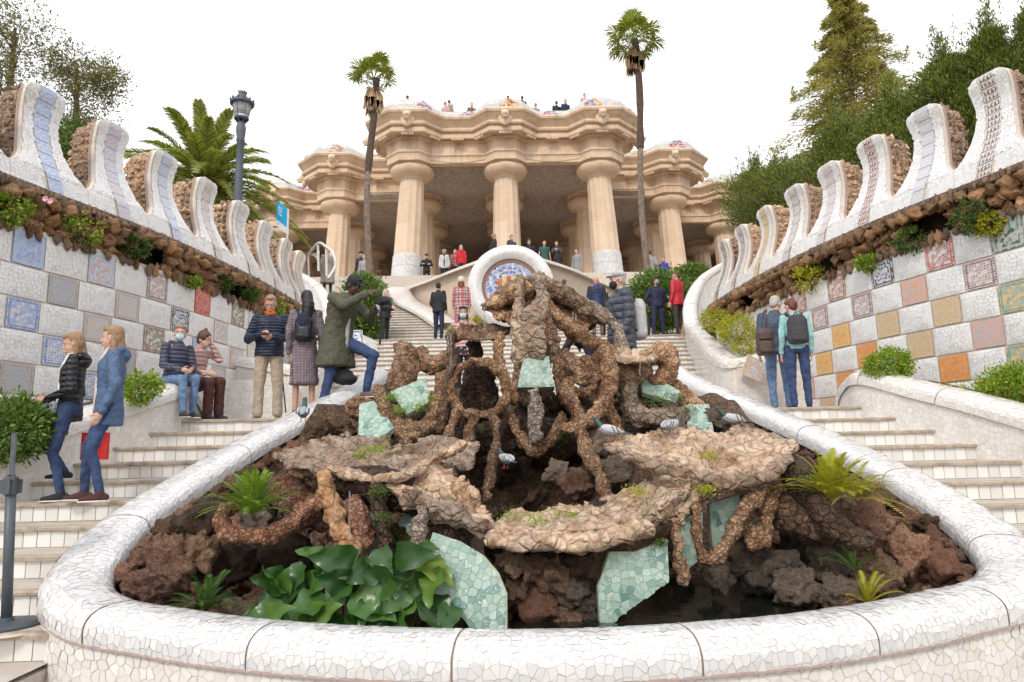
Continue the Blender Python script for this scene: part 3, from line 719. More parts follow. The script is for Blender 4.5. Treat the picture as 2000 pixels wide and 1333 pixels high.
for side in (-1, 1):
    lab = 'left terrace wall of white mosaic blocks and blue patterned tile squares under rocks and battlements' if side < 0 else 'right terrace wall of white mosaic blocks and orange and maroon tile squares under rocks and battlements'
    root = thing('terrace_wall', lab, 'wall', loc=(side*5.2, 8, 0)); nf_ = wall_normal(side)
    S0, S1 = 1.2, 13.9 if side < 0 else 13.7; SE = 10.62 if side < 0 else 10.35
    # mortar bed of the whole face
    S = np.linspace(.2, S1, 60)
    MB().grid([[tuple(p) for p in wp(S, z, -.012, side)] for z in (0, 2, 4.35)]).add('mortar_bed', M['grout_light'], root)
    odd, even, TT = (Lodd, Leven, Lt) if side < 0 else (Rodd, Reven, Rt)
    for ri, (z0, z1) in enumerate(rows):
        st = odd if ri % 2 == 0 else even; tw = .405; names = TT.get(ri, [])
        prev = 3.4
        for k, s_ in enumerate(st+[None]):
            a = SE+(.0 if ri % 2 else .0) if s_ is None else s_
            if a > SE: a = SE
            if a-prev > .06:
                p0, p1 = prev+.01, a-.01
                blk = curved_patch(side, p0, p1, z0+.008, z1-.004, .0, 'wall_block', M['grout_light'], root, kx=4)
                ctr = lambda u, v, w0=p0, w1=p1, q0=z0, q1=z1: .018*np.clip(1-((u-(w0+w1)/2)/((w1-w0)/2))**4, 0, 1)*np.clip(1-((v-(q0+q1)/2)/((q1-q0)/2))**4, 0, 1)
                v, f, cen = shards(p0, p1, z0+.008, z1-.004, .050, lambda u, vv, h: wp(u, vv, .002+h+ctr(u, vv), side), gap=.05, tilt=.0013, h=.0025, seed=500+ri*20+k+side)
                f = orient(v, f, nf_); add('tile_shards', v, f, M['shard_wall'], blk, kind='stuff')
            if s_ is None or s_+tw > SE+.3: break
            nm = names[k] if k < len(names) and names[k] else random.choice(['multi_small','brown_net','pale_blue'] if side < 0 else ['tan_relief','ochre_glaze','pink_grey'])
            curved_patch(side, s_+.012, s_+tw-.012, z0+.016, z1-.012, .012, 'patterned_tile', T[nm], root, kx=3, label=nm.replace('_', ' ')+' patterned tile square')
            prev = s_+tw
            if prev >= SE: break
    # plain mosaic beyond the squares, towards the stairs
    v, f, cen = shards(SE+.02, S1-.1, 1.7, 4.3, .085, lambda u, vv, h: wp(u, vv, h, side), gap=.06, tilt=.002, h=.003, seed=700+side)
    f = orient(v, f, nf_); add('tile_shards', v, f, M['shard_warm'], root, kind='stuff')
    # ---- rocks under the ledge
    def wput(me, s, z, off, sc, name='rock', rot=None, lab=None):
        p = Vector(wp([s], z, off, side)[0]); return put(me, p, sc, root, name, rot, lab)
    pool = RP['ochre']; pool2 = RP['tan']
    # rough backing
    bx = []
    for s in np.arange(S0, S1, .16):
        for z in (4.40, 4.58, 4.74):
            if z < 4.7 and (math.sin(s*2.7+side)+.35*math.sin(s*7.1)) > .45: continue
            bx.append((random.choice(RP['ochre2']), Vector(wp([s+random.uniform(-.05, .05)], z, -.08+.17*(z-4.3)+random.uniform(-.03, .03), side)[0]), (.13, .12, .10), (random.uniform(0, 3),)*3))
    jb = join_rocks(bx); jb.add('rubble', M['rock_ochre'], root, kind='stuff')
    cavity = MB().grid([[tuple(p) for p in wp(S, z, o_, side)] for z, o_ in ((4.25, -.05), (4.3, -.3), (4.75, -.3), (4.8, .02))]); cavity.add('cavity_back', M['soil'], root)
    def hole(s): return (math.sin(s*2.7+side)+.35*math.sin(s*7.1)) > .45
    s = S0
    while s < S1:           # large orange rocks of the corbel
        for z, o_, q in ((4.66, .10, .12), (4.50, .03, .11)):
            if z < 4.6 and hole(s): continue
            wput(random.choice(pool), s+random.uniform(-.04, .04), z+random.uniform(-.03, .03), o_+random.uniform(-.02, .04), (random.uniform(.09, .15), random.uniform(.08, .12), random.uniform(.06, .10)*q/.11))
        s += .2
    s = S0
    while s < S1:           # hanging stones along the foot
        if not hole(s) or True:
            L_ = random.uniform(.06, .11)
            wput(random.choice(pool2 if random.random() < .5 else pool), s, 4.33-L_*.3, .03, (.055, .05, L_), rot=(random.uniform(-.15, .15), random.uniform(-.15, .15), random.uniform(0, 6)))
        s += random.choice((.11, .13, .13, .24))
    s = S0
    while s < S1:           # pointed teeth under the white coping
        L_ = random.uniform(.05, .10)
        wput(random.choice(pool2), s, 4.815-L_*.7, .10+random.uniform(0, .03), (.032+random.uniform(0, .02), .05, L_), 'stone_tooth', rot=(random.uniform(-.15, .15), random.uniform(-.15, .15), random.uniform(0, 6)))
        s += random.uniform(.052, .075)
    MB().grid([[tuple(p) for p in wp(S, z, o_, side)] for z, o_ in ((4.77, .02), (4.80, .12), (4.83, .13), (4.835, .02))]).add('ledge', M['rock_tan'], root)
    # ---- battlements
    vl = [3.75,4.8,5.85,6.88,7.85,8.9,9.96,11.07,12.18,13.34,14.0] if side < 0 else [3.8,4.8,5.80,6.70,7.65,8.63,9.57,10.6,11.76,12.82,13.8]
    strips = ['blue_octagons','blue_octagons','blue_octagons','red_blue_flowers','waves','pink_stars','grey_circles','blue_scrolls','multi_small','gold_scrolls'] if side < 0 else ['black_red_triangles','dark_triangles','dark_triangles','pale_net','black_red_triangles','pink_stars','multi_small','gold_stripes','maroon_lace','brown_net']
    HW = [(-.24, 1.0, .07), (-.02, 1.0, .035), (.03, .93, .02), (.09, .80, -.01), (.2, .665, -.06), (.35, .575, -.13), (.5, .51, -.18), (.65, .475, -.215), (.8, .47, -.225), (.95, .50, -.20), (1.05, .52, -.165), (1.11, .49, -.15), (1.16, .40, -.15), (1.185, .25, -.155)]
    def hw(h): return float(np.interp(h, [a[0] for a in HW], [a[1] for a in HW]))
    def hoff(h): return float(np.interp(h, [a[0] for a in HW], [a[2] for a in HW]))
    for i in range(len(vl)-1):
        a, b_ = vl[i], vl[i+1]; c0 = (a+b_)/2; P2 = (b_-a)/2*min(1, 1.0); hwid = lambda h: min(hw(h)*.5, P2) if h > 0 else P2
        hs = [-.24,-.1,0,.03,.06,.1,.15,.2,.3,.4,.5,.6,.7,.8,.9,1.0,1.06,1.11,1.15,1.185]
        front = [[tuple(wp([c0+t*hwid(h)], 5.06+h, hoff(h)+.012*(1-t*t)*(h > 0), side)[0]) for t in np.linspace(-1, 1, 9)] for h in hs]
        back = [[tuple(wp([c0+t*hwid(h)], 5.06+h, hoff(h)-.09, side)[0]) for t in np.linspace(-1, 1, 9)] for h in hs]
        mb = MB(); nh = len(hs); mb.grid(front); mb.grid(back); n0 = nh*9
        for r_ in range(nh-1):
            for q in (0, 8): mb.f.append((r_*9+q, (r_+1)*9+q, n0+(r_+1)*9+q, n0+r_*9+q))
        for q in range(8): mb.f.append(((nh-1)*9+q, (nh-1)*9+q+1, n0+(nh-1)*9+q+1, n0+(nh-1)*9+q))
        bt = mb.add('battlement', M['grout_light'], root)
        v, f, cen = shards(c0-P2, c0+P2, -.24, 1.18, .048, lambda u, vv, h: np.concatenate([wp(np.clip(u[j:j+1], c0-hwid(vv[j])+.004, c0+hwid(vv[j])-.004), 5.06+vv[j], hoff(vv[j])+.014*(vv[j] > .03)+h[j], side) for j in range(len(u))]), gap=.05, tilt=.001, h=.004,
                           inside=lambda u, vv: abs(u-c0) < hwid(vv)+.004 and not (abs(u-c0-.03*side*0) < .1), seed=800+i*7+side)
        f = orient(v, f, nf_); add('tile_shards', v, f, M['shard_wall'], bt, kind='stuff')
        # border strip of terracotta along the rear edge
        for sg in (-1, 1):
            MB().grid([[tuple(wp([c0+sg*(hwid(h)+.004)], 5.06+h, hoff(h)-o_, side)[0]) for h in hs[3:-2]] for o_ in (.055, .10)]).add('edge_band', M['pinkedge'], bt)
        nt_ = 8; hh = np.linspace(-.22, 1.17, nt_+1)
        for k in range(nt_):
            sh = lambda h: c0+.16*max(0, .15-h)**1.0*1.0
            hs2 = np.linspace(hh[k]+.004, hh[k+1]-.004, 4); G = []; uv = []
            for h in hs2:
                for t in (-1, -.33, .33, 1):
                    uv.append(((t+1)/2 if side > 0 else (1-t)/2, (h-hs2[0])/(hs2[-1]-hs2[0])))
                G.append([tuple(wp([sh(h)+t*.098], 5.06+h, hoff(h)+.022, side)[0]) for t in (-1, -.33, .33, 1)])
            MB().grid(G).add('strip_tile', T[strips[i % len(strips)]], bt, uv=uv)
        # rough stone back of the battlement
        items = []
        for h in np.arange(-.1, 1.12, .11):
            for o_ in (.16, .27, .38, .48):
                if h > 1.0 and o_ > .3: continue
                tp = .02+.12*max(0, h-.3)*(o_-.1)
                for sg in (-1, 1): items.append((random.choice(RP['tan2']), Vector(wp([c0+sg*(hw(max(h, 0))*.5-.06-tp)], 5.06+h, hoff(h)-o_, side)[0]), (.07, .085, .065), (random.uniform(0, 3), random.uniform(0, 3), 0)))
                if h > .95: items.append((random.choice(RP['tan2']), Vector(wp([c0], 5.06+h, hoff(h)-o_, side)[0]), (.15, .08, .06), (0, 0, random.uniform(0, 3))))
        core = MB().grid([[tuple(wp([c0+t*(hw(max(h, 0))*.5-.05)], 5.06+h, hoff(h)-.08-o_, side)[0]) for t, o_ in ((-1, 0), (-1, .38), (1, .38), (1, 0))] for h in hs[1:-2]]); core.add('stone_core', M['rock_tan'], bt)
        join_rocks(items).add('rock_back', M['rock_tan'], bt, kind='stuff')
# ================================================================== THE COLUMNED HALL
def sandmat():
    m, n, b = nodes('sandstone'); co = coord(n); mp = n.nodes.new('ShaderNodeMapping'); n.links.new(co, mp.inputs[0]); mp.inputs['Scale'].default_value = (3.5, 3.5, .35)
    t1 = tex(n, 'Noise', 1.2, co, Detail=8.0, Roughness=.7); t2 = tex(n, 'Noise', 1.0, mp.outputs[0], Detail=6.0, Roughness=.6); t3 = tex(n, 'Noise', 25, co, Detail=4.0)
    c = ramp(n, t1.outputs[0], [(.3, (.56,.40,.27)), (.5, (.70,.53,.38)), (.7, (.76,.61,.46))]); c = mixc(n, ramp(n, t2.outputs[0], [(.52, (0,0,0)), (.72, (.55,.55,.55))]), c, (.40,.29,.21))
    n.links.new(c, b.inputs['Base Color']); b.inputs['Roughness'].default_value = .92; bump(n, b, math_(n, 'ADD', t1.outputs[0], math_(n, 'MULTIPLY', t3.outputs[0], .3)), .35, .03); return m
M['sand'] = sandmat()
def colmat():
    m, n, b = nodes('sandstone_blocks'); co = coord(n); t = tex(n, 'Noise', 1.5, co, Detail=6.0)
    br = n.nodes.new('ShaderNodeTexBrick'); 
    sp = n.nodes.new('ShaderNodeSeparateXYZ'); n.links.new(co, sp.inputs[0]); an = math_(n, 'ARCTAN2', sp.outputs[0], sp.outputs[1]); cmb = n.nodes.new('ShaderNodeCombineXYZ'); n.links.new(an, cmb.inputs[0]); n.links.new(sp.outputs[2], cmb.inputs[1])
    n.links.new(cmb.outputs[0], br.inputs['Vector']); br.inputs['Scale'].default_value = 1; br.inputs['Brick Width'].default_value = .785; br.inputs['Row Height'].default_value = .62; br.inputs['Mortar Size'].default_value = .006
    br.inputs['Color1'].default_value = (.74,.57,.42,1); br.inputs['Color2'].default_value = (.60,.43,.29,1); br.inputs['Mortar'].default_value = (.80,.70,.58,1)
    n.links.new(mixc(n, .4, br.outputs['Color'], ramp(n, t.outputs[0], [(.3, (.64,.47,.34)), (.7, (.76,.62,.47))])), b.inputs['Base Color']); b.inputs['Roughness'].default_value = .9
    bump(n, b, t.outputs[0], .15, .02); return m
M['colblock'] = colmat()
def benchmat():
    m, n, b = nodes('white_bench_mosaic'); co = coord(n); v1 = tex(n, 'Voronoi', 11, co); v2 = tex(n, 'Voronoi', 11, co, feature='DISTANCE_TO_EDGE')
    sc_ = n.nodes.new('ShaderNodeSeparateColor'); n.links.new(v1.outputs['Color'], sc_.inputs[0]); c = ramp(n, sc_.outputs[0], [(0, (.52,.53,.56)), (.5, (.62,.62,.63)), (1, (.70,.69,.67))]); c = mixc(n, ramp(n, v2.outputs['Distance'], [(0, (1,1,1)), (.05, (0,0,0))]), c, (.46,.42,.38))
    n.links.new(c, b.inputs['Base Color']); b.inputs['Roughness'].default_value = .3; return m
M['bench'] = benchmat()
M['ceil'] = stone('ceiling_mosaic', [(.50,.44,.38),(.57,.51,.45),(.62,.56,.50)], 3, 12, bs=.3, bd=.02, crack=.2)
M['cblue'] = island('blue_bench_mosaic', [Bl, LB, Wh, Yl, (.2,.3,.5), Or], .3); M['cred'] = island('red_bench_mosaic', [Rd, Wh, Pk, Gy, Bl], .3); M['cgold'] = island('gold_bench_mosaic', [Yl, Or, Wh, Yl, Pu], .3)
hall = thing('columned_hall', 'sandstone hall of doric columns under a wavy cornice at the top of the stairs', 'building', loc=(0, 32, 9.46))
GX, CX, YR = 4.6, .2, [32.0, 36.6, 41.2, 45.8]
ZC = 15.12
def column(ix, iy, white=False):
    Y = YR[0]+GX*iy; x = CX+GX*ix; lean = -.055*ix if (iy == 0 and abs(ix) == 1) or (iy == 1 and abs(ix) == 2) or (iy == 2 and abs(ix) == 3) else 0
    co = thing_part(x, Y)
    return co
def outer_col(ix, iy): return (iy == 0 and abs(ix) <= 1) or (iy == 1 and abs(ix) == 2) or (iy == 2 and abs(ix) == 3) or (iy == 3 and abs(ix) == 4)
def profile_mesh(nf=12, lean=0):
    mb = MB(); v = []; rows_ = []
    for z, r_ in ((0, .70), (1.5, .69), (3, .66), (4.5, .62), (5.5, .585)):
        ring = []
        for j in range(nf*2):
            a = math.pi*j/nf; rr = r_*(1 if j % 2 == 0 else .94); ring.append((rr*math.cos(a)+lean*(z/5.6-1), rr*math.sin(a), z))
        rows_.append(ring)
    mb.grid(rows_, closed=True); return mb
shafts = {}
for iy in range(5):
    for ix in range(-5, 6):
        o_ = outer_col(ix, iy)
        if abs(ix) > iy+1 and not o_: continue
        if iy == 0 and abs(ix) > 1: continue
        x = CX+GX*ix; Y = YR[0]+GX*iy; ln = (1 if ix > 0 else -1)*-.30 if o_ and abs(ix) >= 1 else 0
        if ln not in shafts: shafts[ln] = profile_mesh(lean=ln).mesh; 
        c = bpy.data.objects.new('column', mk('column', *(lambda q: (q.v, q.f))(profile_mesh(lean=ln)), M['colblock'])); C.objects.link(c); c.parent = hall; c.matrix_parent_inverse = Matrix.Translation(-hall.location); c.location = (x, Y, 9.46)
        cap_ = MB().lathe([(.585, 5.35), (.60, 5.45), (.66, 5.50), (.88, 5.56), (1.02, 5.68), (1.08, 5.82), (1.08, 5.92), (1.02, 6.02)], n=32).add('capital', M['sand'], c, smooth=True, world=False)
        MB().lathe([(1.10, 6.02), (1.10, 6.20), (1.16, 6.24), (1.16, 6.36)], n=8, ph=math.pi/8).add('abacus', M['sand'], c, world=False)
        if iy == 0 and abs(ix) == 1:
            bs_ = MB().lathe([(.80, -1.2), (.78, -.3), (.75, .35)], n=40).lathe([(.75, .36), (.735, 1.0)], n=40).lathe([(.733, 1.01), (.72, 1.55), (.70, 1.60)], n=40)
            bs_.v = [(v_[0]+(-ln)*(1-(v_[2])/5.6), v_[1], v_[2]) for v_ in bs_.v]; bs_.add('white_base', M['bench'], c, world=False)
            tb = MB()
def outline(R_, rec, dg=.41421356):
    """plan of the entablature: octagon bulges of apothem R_ round the outer columns, recess rec between"""
    hwf = R_*dg; pts = []
    cols = [(-4, 3), (-3, 2), (-2, 1), (-1, 0), (0, 0), (1, 0), (2, 1), (3, 2), (4, 3)]
    pos = [(CX+GX*i, YR[0]+GX*k) for i, k in cols]
    rr = R_-rec
    for i, (x, y) in enumerate(pos):
        ci, ck = cols[i]
        if ci < 0 or (ci == -1):
            left = True
        if ci <= -1:   # comes from the west side wall of this column, turns to its south face
            pts += [(x-rr, y+GX-rr)] if i > 0 or True else []
            pts += [(x-rr, y+hwf+rec*1.0), (x-R_, y+hwf), (x-R_, y-hwf)]
        pts += [(x-hwf, y-R_), (x+hwf, y-R_)]
        if ci >= 1: pts += [(x+R_, y-hwf), (x+R_, y+hwf), (x+rr, y+hwf+rec), (x+rr, y+GX-rr)]
        if -1 <= ci < 1: pts += [(x+hwf+rec*1.0, y-rr), (x+GX-hwf-rec, y-rr)]
        elif ci >= 1 and i < len(pos)-1: pts += [(x+GX-hwf-rec, y+GX-rr)]
        if ci <= -2: pts += [(x+hwf+rec, y-rr)]
    return pts
def outline2(R_, rec):
    p = outline(R_, rec); return p
lev = [(1.18, .50, 15.80), (1.18, .50, 15.86), (1.24, .50, 15.90), (1.24, .50, 15.98), (1.18, .50, 16.0), (1.18, .50, 16.52), (1.32, .52, 16.60), (1.32, .52, 16.68), (1.75, .7, 16.70), (2.02, .80, 16.62), (2.05, .8, 16.66), (2.05, .8, 16.84), (1.99, .8, 16.86), (1.99, .8, 16.92), (2.15, .8, 16.96), (2.18, .8, 17.04), (2.15, .8, 17.10), (2.06, .8, 17.12), (2.08, .8, 17.18), (2.30, .8, 17.42), (2.38, .8, 17.46), (2.42, .8, 17.56), (2.36, .8, 17.64), (2.0, .8, 17.66)]
lev = [(a-(.22 if a > 1.5 else 0), b_, c_) for a, b_, c_ in lev]
def ent(levels, name, m, smooth=False):
    G = [[(x, y, z) for x, y in outline(R_, rec)] for R_, rec, z in levels]
    return MB().grid(G).add(name, m, hall, smooth)
ent([(R_, rec, z+(.12 if R_ > 1.5 and 0 else 0)) for R_, rec, z in lev[:7]], 'frieze', M['sand'])
ent(lev[6:], 'cornice', M['sand'])
ent([(.85, .5, 15.50), (1.17, .5, 15.52), (1.17, .5, 15.80)], 'architrave', M['sand'])
for (R_, rec, z0, z1) in ((1.19, .5, 16.02, 16.5),):
    pts = outline(R_, rec)
def bars(x, y, nx, ny, z0, z1, w=.05, n=4, pitch=.105, parent=hall, name='triglyph', d=.03):
    mb = MB(); tx, ty = -ny, nx
    for k in range(n):
        o_ = (k-(n-1)/2)*pitch; c = Vector((x+tx*o_, y+ty*o_, (z0+z1)/2)); mb.obox(c, (tx*w/2, ty*w/2, 0), (nx*d, ny*d, 0), (0, 0, (z1-z0)/2))
        mb.obox((c.x, c.y, z0-.03), (tx*w*.7, ty*w*.7, 0), (nx*d*1.6, ny*d*1.6, 0), (0, 0, .03))
    mb.add(name, M['sand'], parent)
def lion(x, y, nx, ny, z):
    g = bpy.data.objects.new('lion_head_spout', blob('lion_head_spout', [ell((0, 0, 0), (.34, .10, .40)), ell((0, -.12, -.28), (.2, .12, .2)), ell((0, -.22, .06), (.20, .24, .22)), ell((0, -.42, .0), (.13, .16, .12)), ell((-.14, -.22, .22), (.07, .05, .07)), ell((.14, -.22, .22), (.07, .05, .07)), ell((0, -.40, -.16), (.10, .12, .05))], .04, M['sand'], 2)); C.objects.link(g)
    g.location = (x, y, z); g.rotation_euler = (0, 0, math.atan2(ny, nx)+math.pi/2); g.parent = hall; g.matrix_parent_inverse = Matrix.Translation(-hall.location)
    MB().lathe([(.0, 0), (.06, .01)], n=8)
    return g
cols = [(-4, 3), (-3, 2), (-2, 1), (-1, 0), (0, 0), (1, 0), (2, 1), (3, 2), (4, 3)]
for i, (ci, ck) in enumerate(cols):
    x = CX+GX*ci; y = YR[0]+GX*ck; dirs = [(0, -1)]
    if ci <= -1: dirs += [(-1, 0), (-.7071, -.7071)]
    if ci >= 1: dirs += [(1, 0), (.7071, -.7071)]
    if ci == -1 or ci == 0 or ci == 1: dirs += [(-.7071, -.7071), (.7071, -.7071)]
    elif ci < -1: dirs += [(.7071, -.7071)]
    else: dirs += [(-.7071, -.7071)]
    for nx, ny in set(dirs):
        bars(x+nx*1.19, y+ny*1.19, nx, ny, 16.04, 16.5); bars(x+nx*1.75, y+ny*1.75, nx, ny, 16.58, 16.66, .07, 5, .12, name='guttae', d=.04)
    lion(x, y-1.92, 0, -1, 17.22)
    if ci <= -1: lion(x-1.92, y, -1, 0, 17.0)
    if ci >= 1: lion(x+1.92, y, 1, 0, 17.0)
    if ci < 4:
        mx_ = x+GX/2; my = (YR[0]+GX*max(ck, cols[i+1][1]))
        bars(mx_, my-.70, 0, -1, 16.04, 16.5); bars(mx_, my-1.06, 0, -1, 16.58, 16.66, .07, 5, .12, name='guttae', d=.04)
# wavy mosaic bench on the cornice
bo = np.array(outline(1.85, .8)); bl = np.concatenate([[0], np.cumsum(np.hypot(*np.diff(bo, axis=0).T))])
def bench_h(x, y):
    # higher in front of the columns, sagging between
    d = min(abs((x-CX)/GX-round((x-CX)/GX)), .5); return .36+.24*(.5+.5*math.cos(2*math.pi*min(abs(d)*1.35, .5)))
G = []; us = np.arange(0, bl[-1], .2)
for u in us:
    x = np.interp(u, bl, bo[:, 0]); y = np.interp(u, bl, bo[:, 1]); h = bench_h(x, y)
    G.append([(x, y, 17.60), (x, y-.03, 17.60+h*.6), (x, y-.06, 17.6+h), (x, y+.1, 17.64+h), (x, y+.25, 17.6+h), (x, y+.25, 17.55)])
MB().grid(G).add('bench_back', M['bench'], hall, smooth=True)
def bench_xyz(u, v, h):
    x = np.interp(u, bl, bo[:, 0]); y = np.interp(u, bl, bo[:, 1]); hh = np.array([bench_h(a, b_) for a, b_ in zip(x, y)]); return np.stack([x, y-.03-h-.04*v, 17.62+v*hh*.97], -1)
tbl = np.gradient(bo[:, 0])
for k, u in enumerate(np.arange(1.2, bl[-1], 2.3)):
    if abs(np.interp(u+.3, bl, bo[:, 0])-np.interp(u-.3, bl, bo[:, 0])) < .3: continue
    v, f, _c = shards(u-.5, u+.5, 0, 1, .12, bench_xyz, gap=.05, tilt=.004, h=.03, inside=lambda a, b_, u=u: (a-u)**2/.2+(b_)**2/1.0 < 1, seed=950+k)
    if f: add('mosaic_medallion', v, orient(v, f, lambda p: np.array([0, -1, 0])), M[('cblue', 'cgold', 'cred')[k % 3]], hall)
# vaulted ceiling, roof slab and dark rear wall
G = []
for y in np.linspace(31.3, 55, 96):
    G.append([(x, y, 15.86-.26*(1-math.cos(2*math.pi*(x-CX)/GX))/2-.30*(1-math.cos(2*math.pi*(y-32)/GX))/2) for x in np.linspace(CX-23, CX+23, 140) if True])
cl = []
for row in G:
    r2 = []
    for (x, y, z) in row:
        lim = (max(1, math.ceil((y-32-.6)/GX)+1))*GX+.55 if y > 32.6 else GX+.55
        lim = (1+max(0, math.floor((y-32+.66)/GX)))*GX+.6
        r2.append((CX+max(-lim, min(lim, x-CX)), y, z))
    cl.append(r2)
MB().grid(cl).add('vaulted_ceiling', M['ceil'], hall, smooth=True)
rp = outline(1.7, .8); rp = [(x, y, 17.5) for x, y in rp]; add('roof_slab', rp+[(CX+22, 60, 17.5), (CX-22, 60, 17.5)], [tuple(range(len(rp)+2))], M['paving'], hall)
MB().box(-26, 26, 55, 55.4, 9.4, 16).add('rear_wall', M['sand'], hall)
for sx in (-1, 1): MB().box(*sorted((CX+sx*22, CX+sx*26)), 44, 56, 9.4, 17.5).add('side_wall', M['sand'], hall)
# ------------------------------------------------------------------ upper stair walls and the round medallion
M['render_'] = plain('cream_render', (.62,.50,.40), .9, var=.06, scale=3)
for side in (-1, 1):
    root = thing('balustrade', ('left' if side < 0 else 'right')+' cream balustrade with white coping sloping away from the round medallion', 'balustrade', loc=(side*2, 24, 4.8))
    if side < 0: A = [P(942, 508, 21.8), P(890, 527, 23.5), P(838, 548, 26), P(800, 560, 28.0)]
    else: A = [P(1052, 505, 21.8), P(1110, 524, 23.5), P(1170, 550, 26), P(1236, 578, 28.0)]
    q, L_, N = coping(root, A, .4, .12, 1000+side*30, .12, gapj=2.5)
    MB().grid([[(p[0], p[1], p[2]-.1), (p[0], p[1]-.0, 5.0)] for p in q]).add('rendered_face', M['render_'], root)
    B = [Vector((p.x+(-.05 if side < 0 else .05), p.y-.1, p.z)) for p in ([P(782, 562, 27.6), P(800, 585, 26), P(845, 607, 24), P(885, 632, 22)] if side < 0 else [P(1226, 578, 27.6), P(1205, 596, 26), P(1165, 612, 24), P(1125, 632, 22)])]
    coping(root, B, .95, .2, 1100+side*30, .12, gapj=3)
    q2 = catmull(B, 6); MB().grid([[(p[0]-side*.0, p[1]-.1, p[2]-.15), (p[0]+side*.1, p[1]-.1, 4.9)] for p in q2]).add('sloping_face', M['shard_warm'], root)
med = thing('mosaic_medallion', 'round blue mosaic medallion with a red and gold striped shield in a thick white ring', 'medallion', loc=tuple(P(998, 560, 21)))
mc = P(998, 562, 21.0)
def disc(r0_, r1_, y0, y1, n=48):
    mb = MB(); G = [[(mc.x+r_*math.cos(a), mc.y+y, mc.z+r_*math.sin(a)) for a in np.linspace(0, 2*math.pi, n, endpoint=False)] for r_, y in ((r0_, y1), (r0_, y0), ((r0_+r1_)/2, y0-.12), (r1_, y0), (r1_, y1))]
    return mb.grid(G, closed=True)
disc(.92, 1.34, -.1, .35).add('ring', M['grout_light'], med, smooth=True)
def mfun(rmin, rmax, off):
    def g(u, v, h):
        a = u/1.1; r_ = rmin+(rmax-rmin)*v; return np.stack([mc.x+r_*np.cos(a), mc.y+off(v)-h, mc.z+r_*np.sin(a)], -1)
    return g
v, f, _c = shards(0, 2*math.pi*1.1, 0, 1, .07, lambda u, v, h: mfun(.92, 1.34, lambda t: -.1-.12*np.sin(np.clip(t, 0, 1)*math.pi))(u, v, h), gap=.05, tilt=.002, h=.012, seed=77)
v, f, _c = shards(0, 2*math.pi*1.1, 0, .48, .075, lambda u, v, h: mfun(.92, 1.36, lambda t: -.1-.13*np.sin(np.clip(t, 0, 1)*math.pi))(u, v/.48, h), gap=.05, tilt=.002, h=.012, seed=77)
add('ring_shards', v, orient(v, f, lambda p: np.array([0, -1, 0])), M['shard_wall'], med, kind='stuff')
M['mblue'] = island('blue_medallion_ceramic', [(.27,.36,.62),(.36,.44,.68),(.45,.52,.72),(.14,.16,.36),(.66,.67,.72),(.32,.40,.65),(.40,.48,.70)], .25)
M['mred'] = island('red_shield_ceramic', [(.45,.09,.05),(.55,.15,.07),(.38,.07,.04)], .25); M['mgold'] = island('gold_shield_ceramic', [(.62,.46,.18),(.70,.56,.26),(.58,.40,.14)], .25); M['mbrown'] = plain('brown_ring_ceramic', (.30,.15,.10), .5)
MB().lathe([(.0, 0)], n=3)
add('backing_disc', [(mc.x+.95*math.cos(a), mc.y+.0, mc.z+.95*math.sin(a)) for a in np.linspace(0, 2*math.pi, 40, endpoint=False)], [tuple(range(40))], M['grout'], med)
def flat(u, v, h): return np.stack([mc.x+u, mc.y-.012-h, mc.z+v], -1)
def shield(u, v): return abs(u) < .42-.0*v and -.55 < v < .36 and not (abs(u) > .3 and v > .26)
v, f, _c = shards(-.95, .95, -.95, .95, .07, flat, gap=.08, tilt=.003, h=.004, inside=lambda u, v: u*u+v*v < .80**2 and not shield(u, v), seed=5); add('blue_shards', v, orient(v, f, lambda p: np.array([0, -1, 0])), M['mblue'], med, kind='stuff')
for i in range(6):
    a = -.42+.14*i; v, f, _c = shards(a, a+.14, -.55, .36, .05, lambda u, v, h: flat(u, v, h+.02), gap=.08, tilt=.003, h=.004, inside=shield, seed=6+i); add('shield_stripe', v, orient(v, f, lambda p: np.array([0, -1, 0])), M['mred' if i % 2 == 0 else 'mgold'], med)
for k in range(60):
    a = 2*math.pi*k/60; c = Vector((mc.x+.865*math.cos(a), mc.y-.02, mc.z+.865*math.sin(a))); MB().obox(c, (math.cos(a)*.045, 0, math.sin(a)*.045), (-math.sin(a)*.038, 0, math.cos(a)*.038), (0, .03, 0)).add('ring_tile', M['mbrown'], med)
knob = blob('knob', [ell((0, 0, 0), (.035, .03, .035))], .012, M['mbrown'], 1)
for k in range(11):
    a = R(20+14*k); o_ = put(knob, (mc.x+(.62 if k % 2 else .5)*math.cos(a), mc.y-.03, mc.z+(.62 if k % 2 else .5)*math.sin(a)), 1, med, 'knob', (0, 0, 0))
# body behind the medallion and green-orange side panels
mb = MB(); mb.box(mc.x-1.0, mc.x+1.0, mc.y+.36, mc.y+1.2, 4.8, mc.z+.3); mb.add('pedestal', M['render_'], med)
G1 = [(P(932, 545, 21.4)), P(900, 575, 21.6), P(893, 600, 21.6), P(935, 600, 21.4)]
add('flower_panel', [tuple(p) for p in G1], [(0, 1, 2, 3)], T['yellow_green'], med, uv=[(1, 1), (0, .7), (0, 0), (1, 0)])
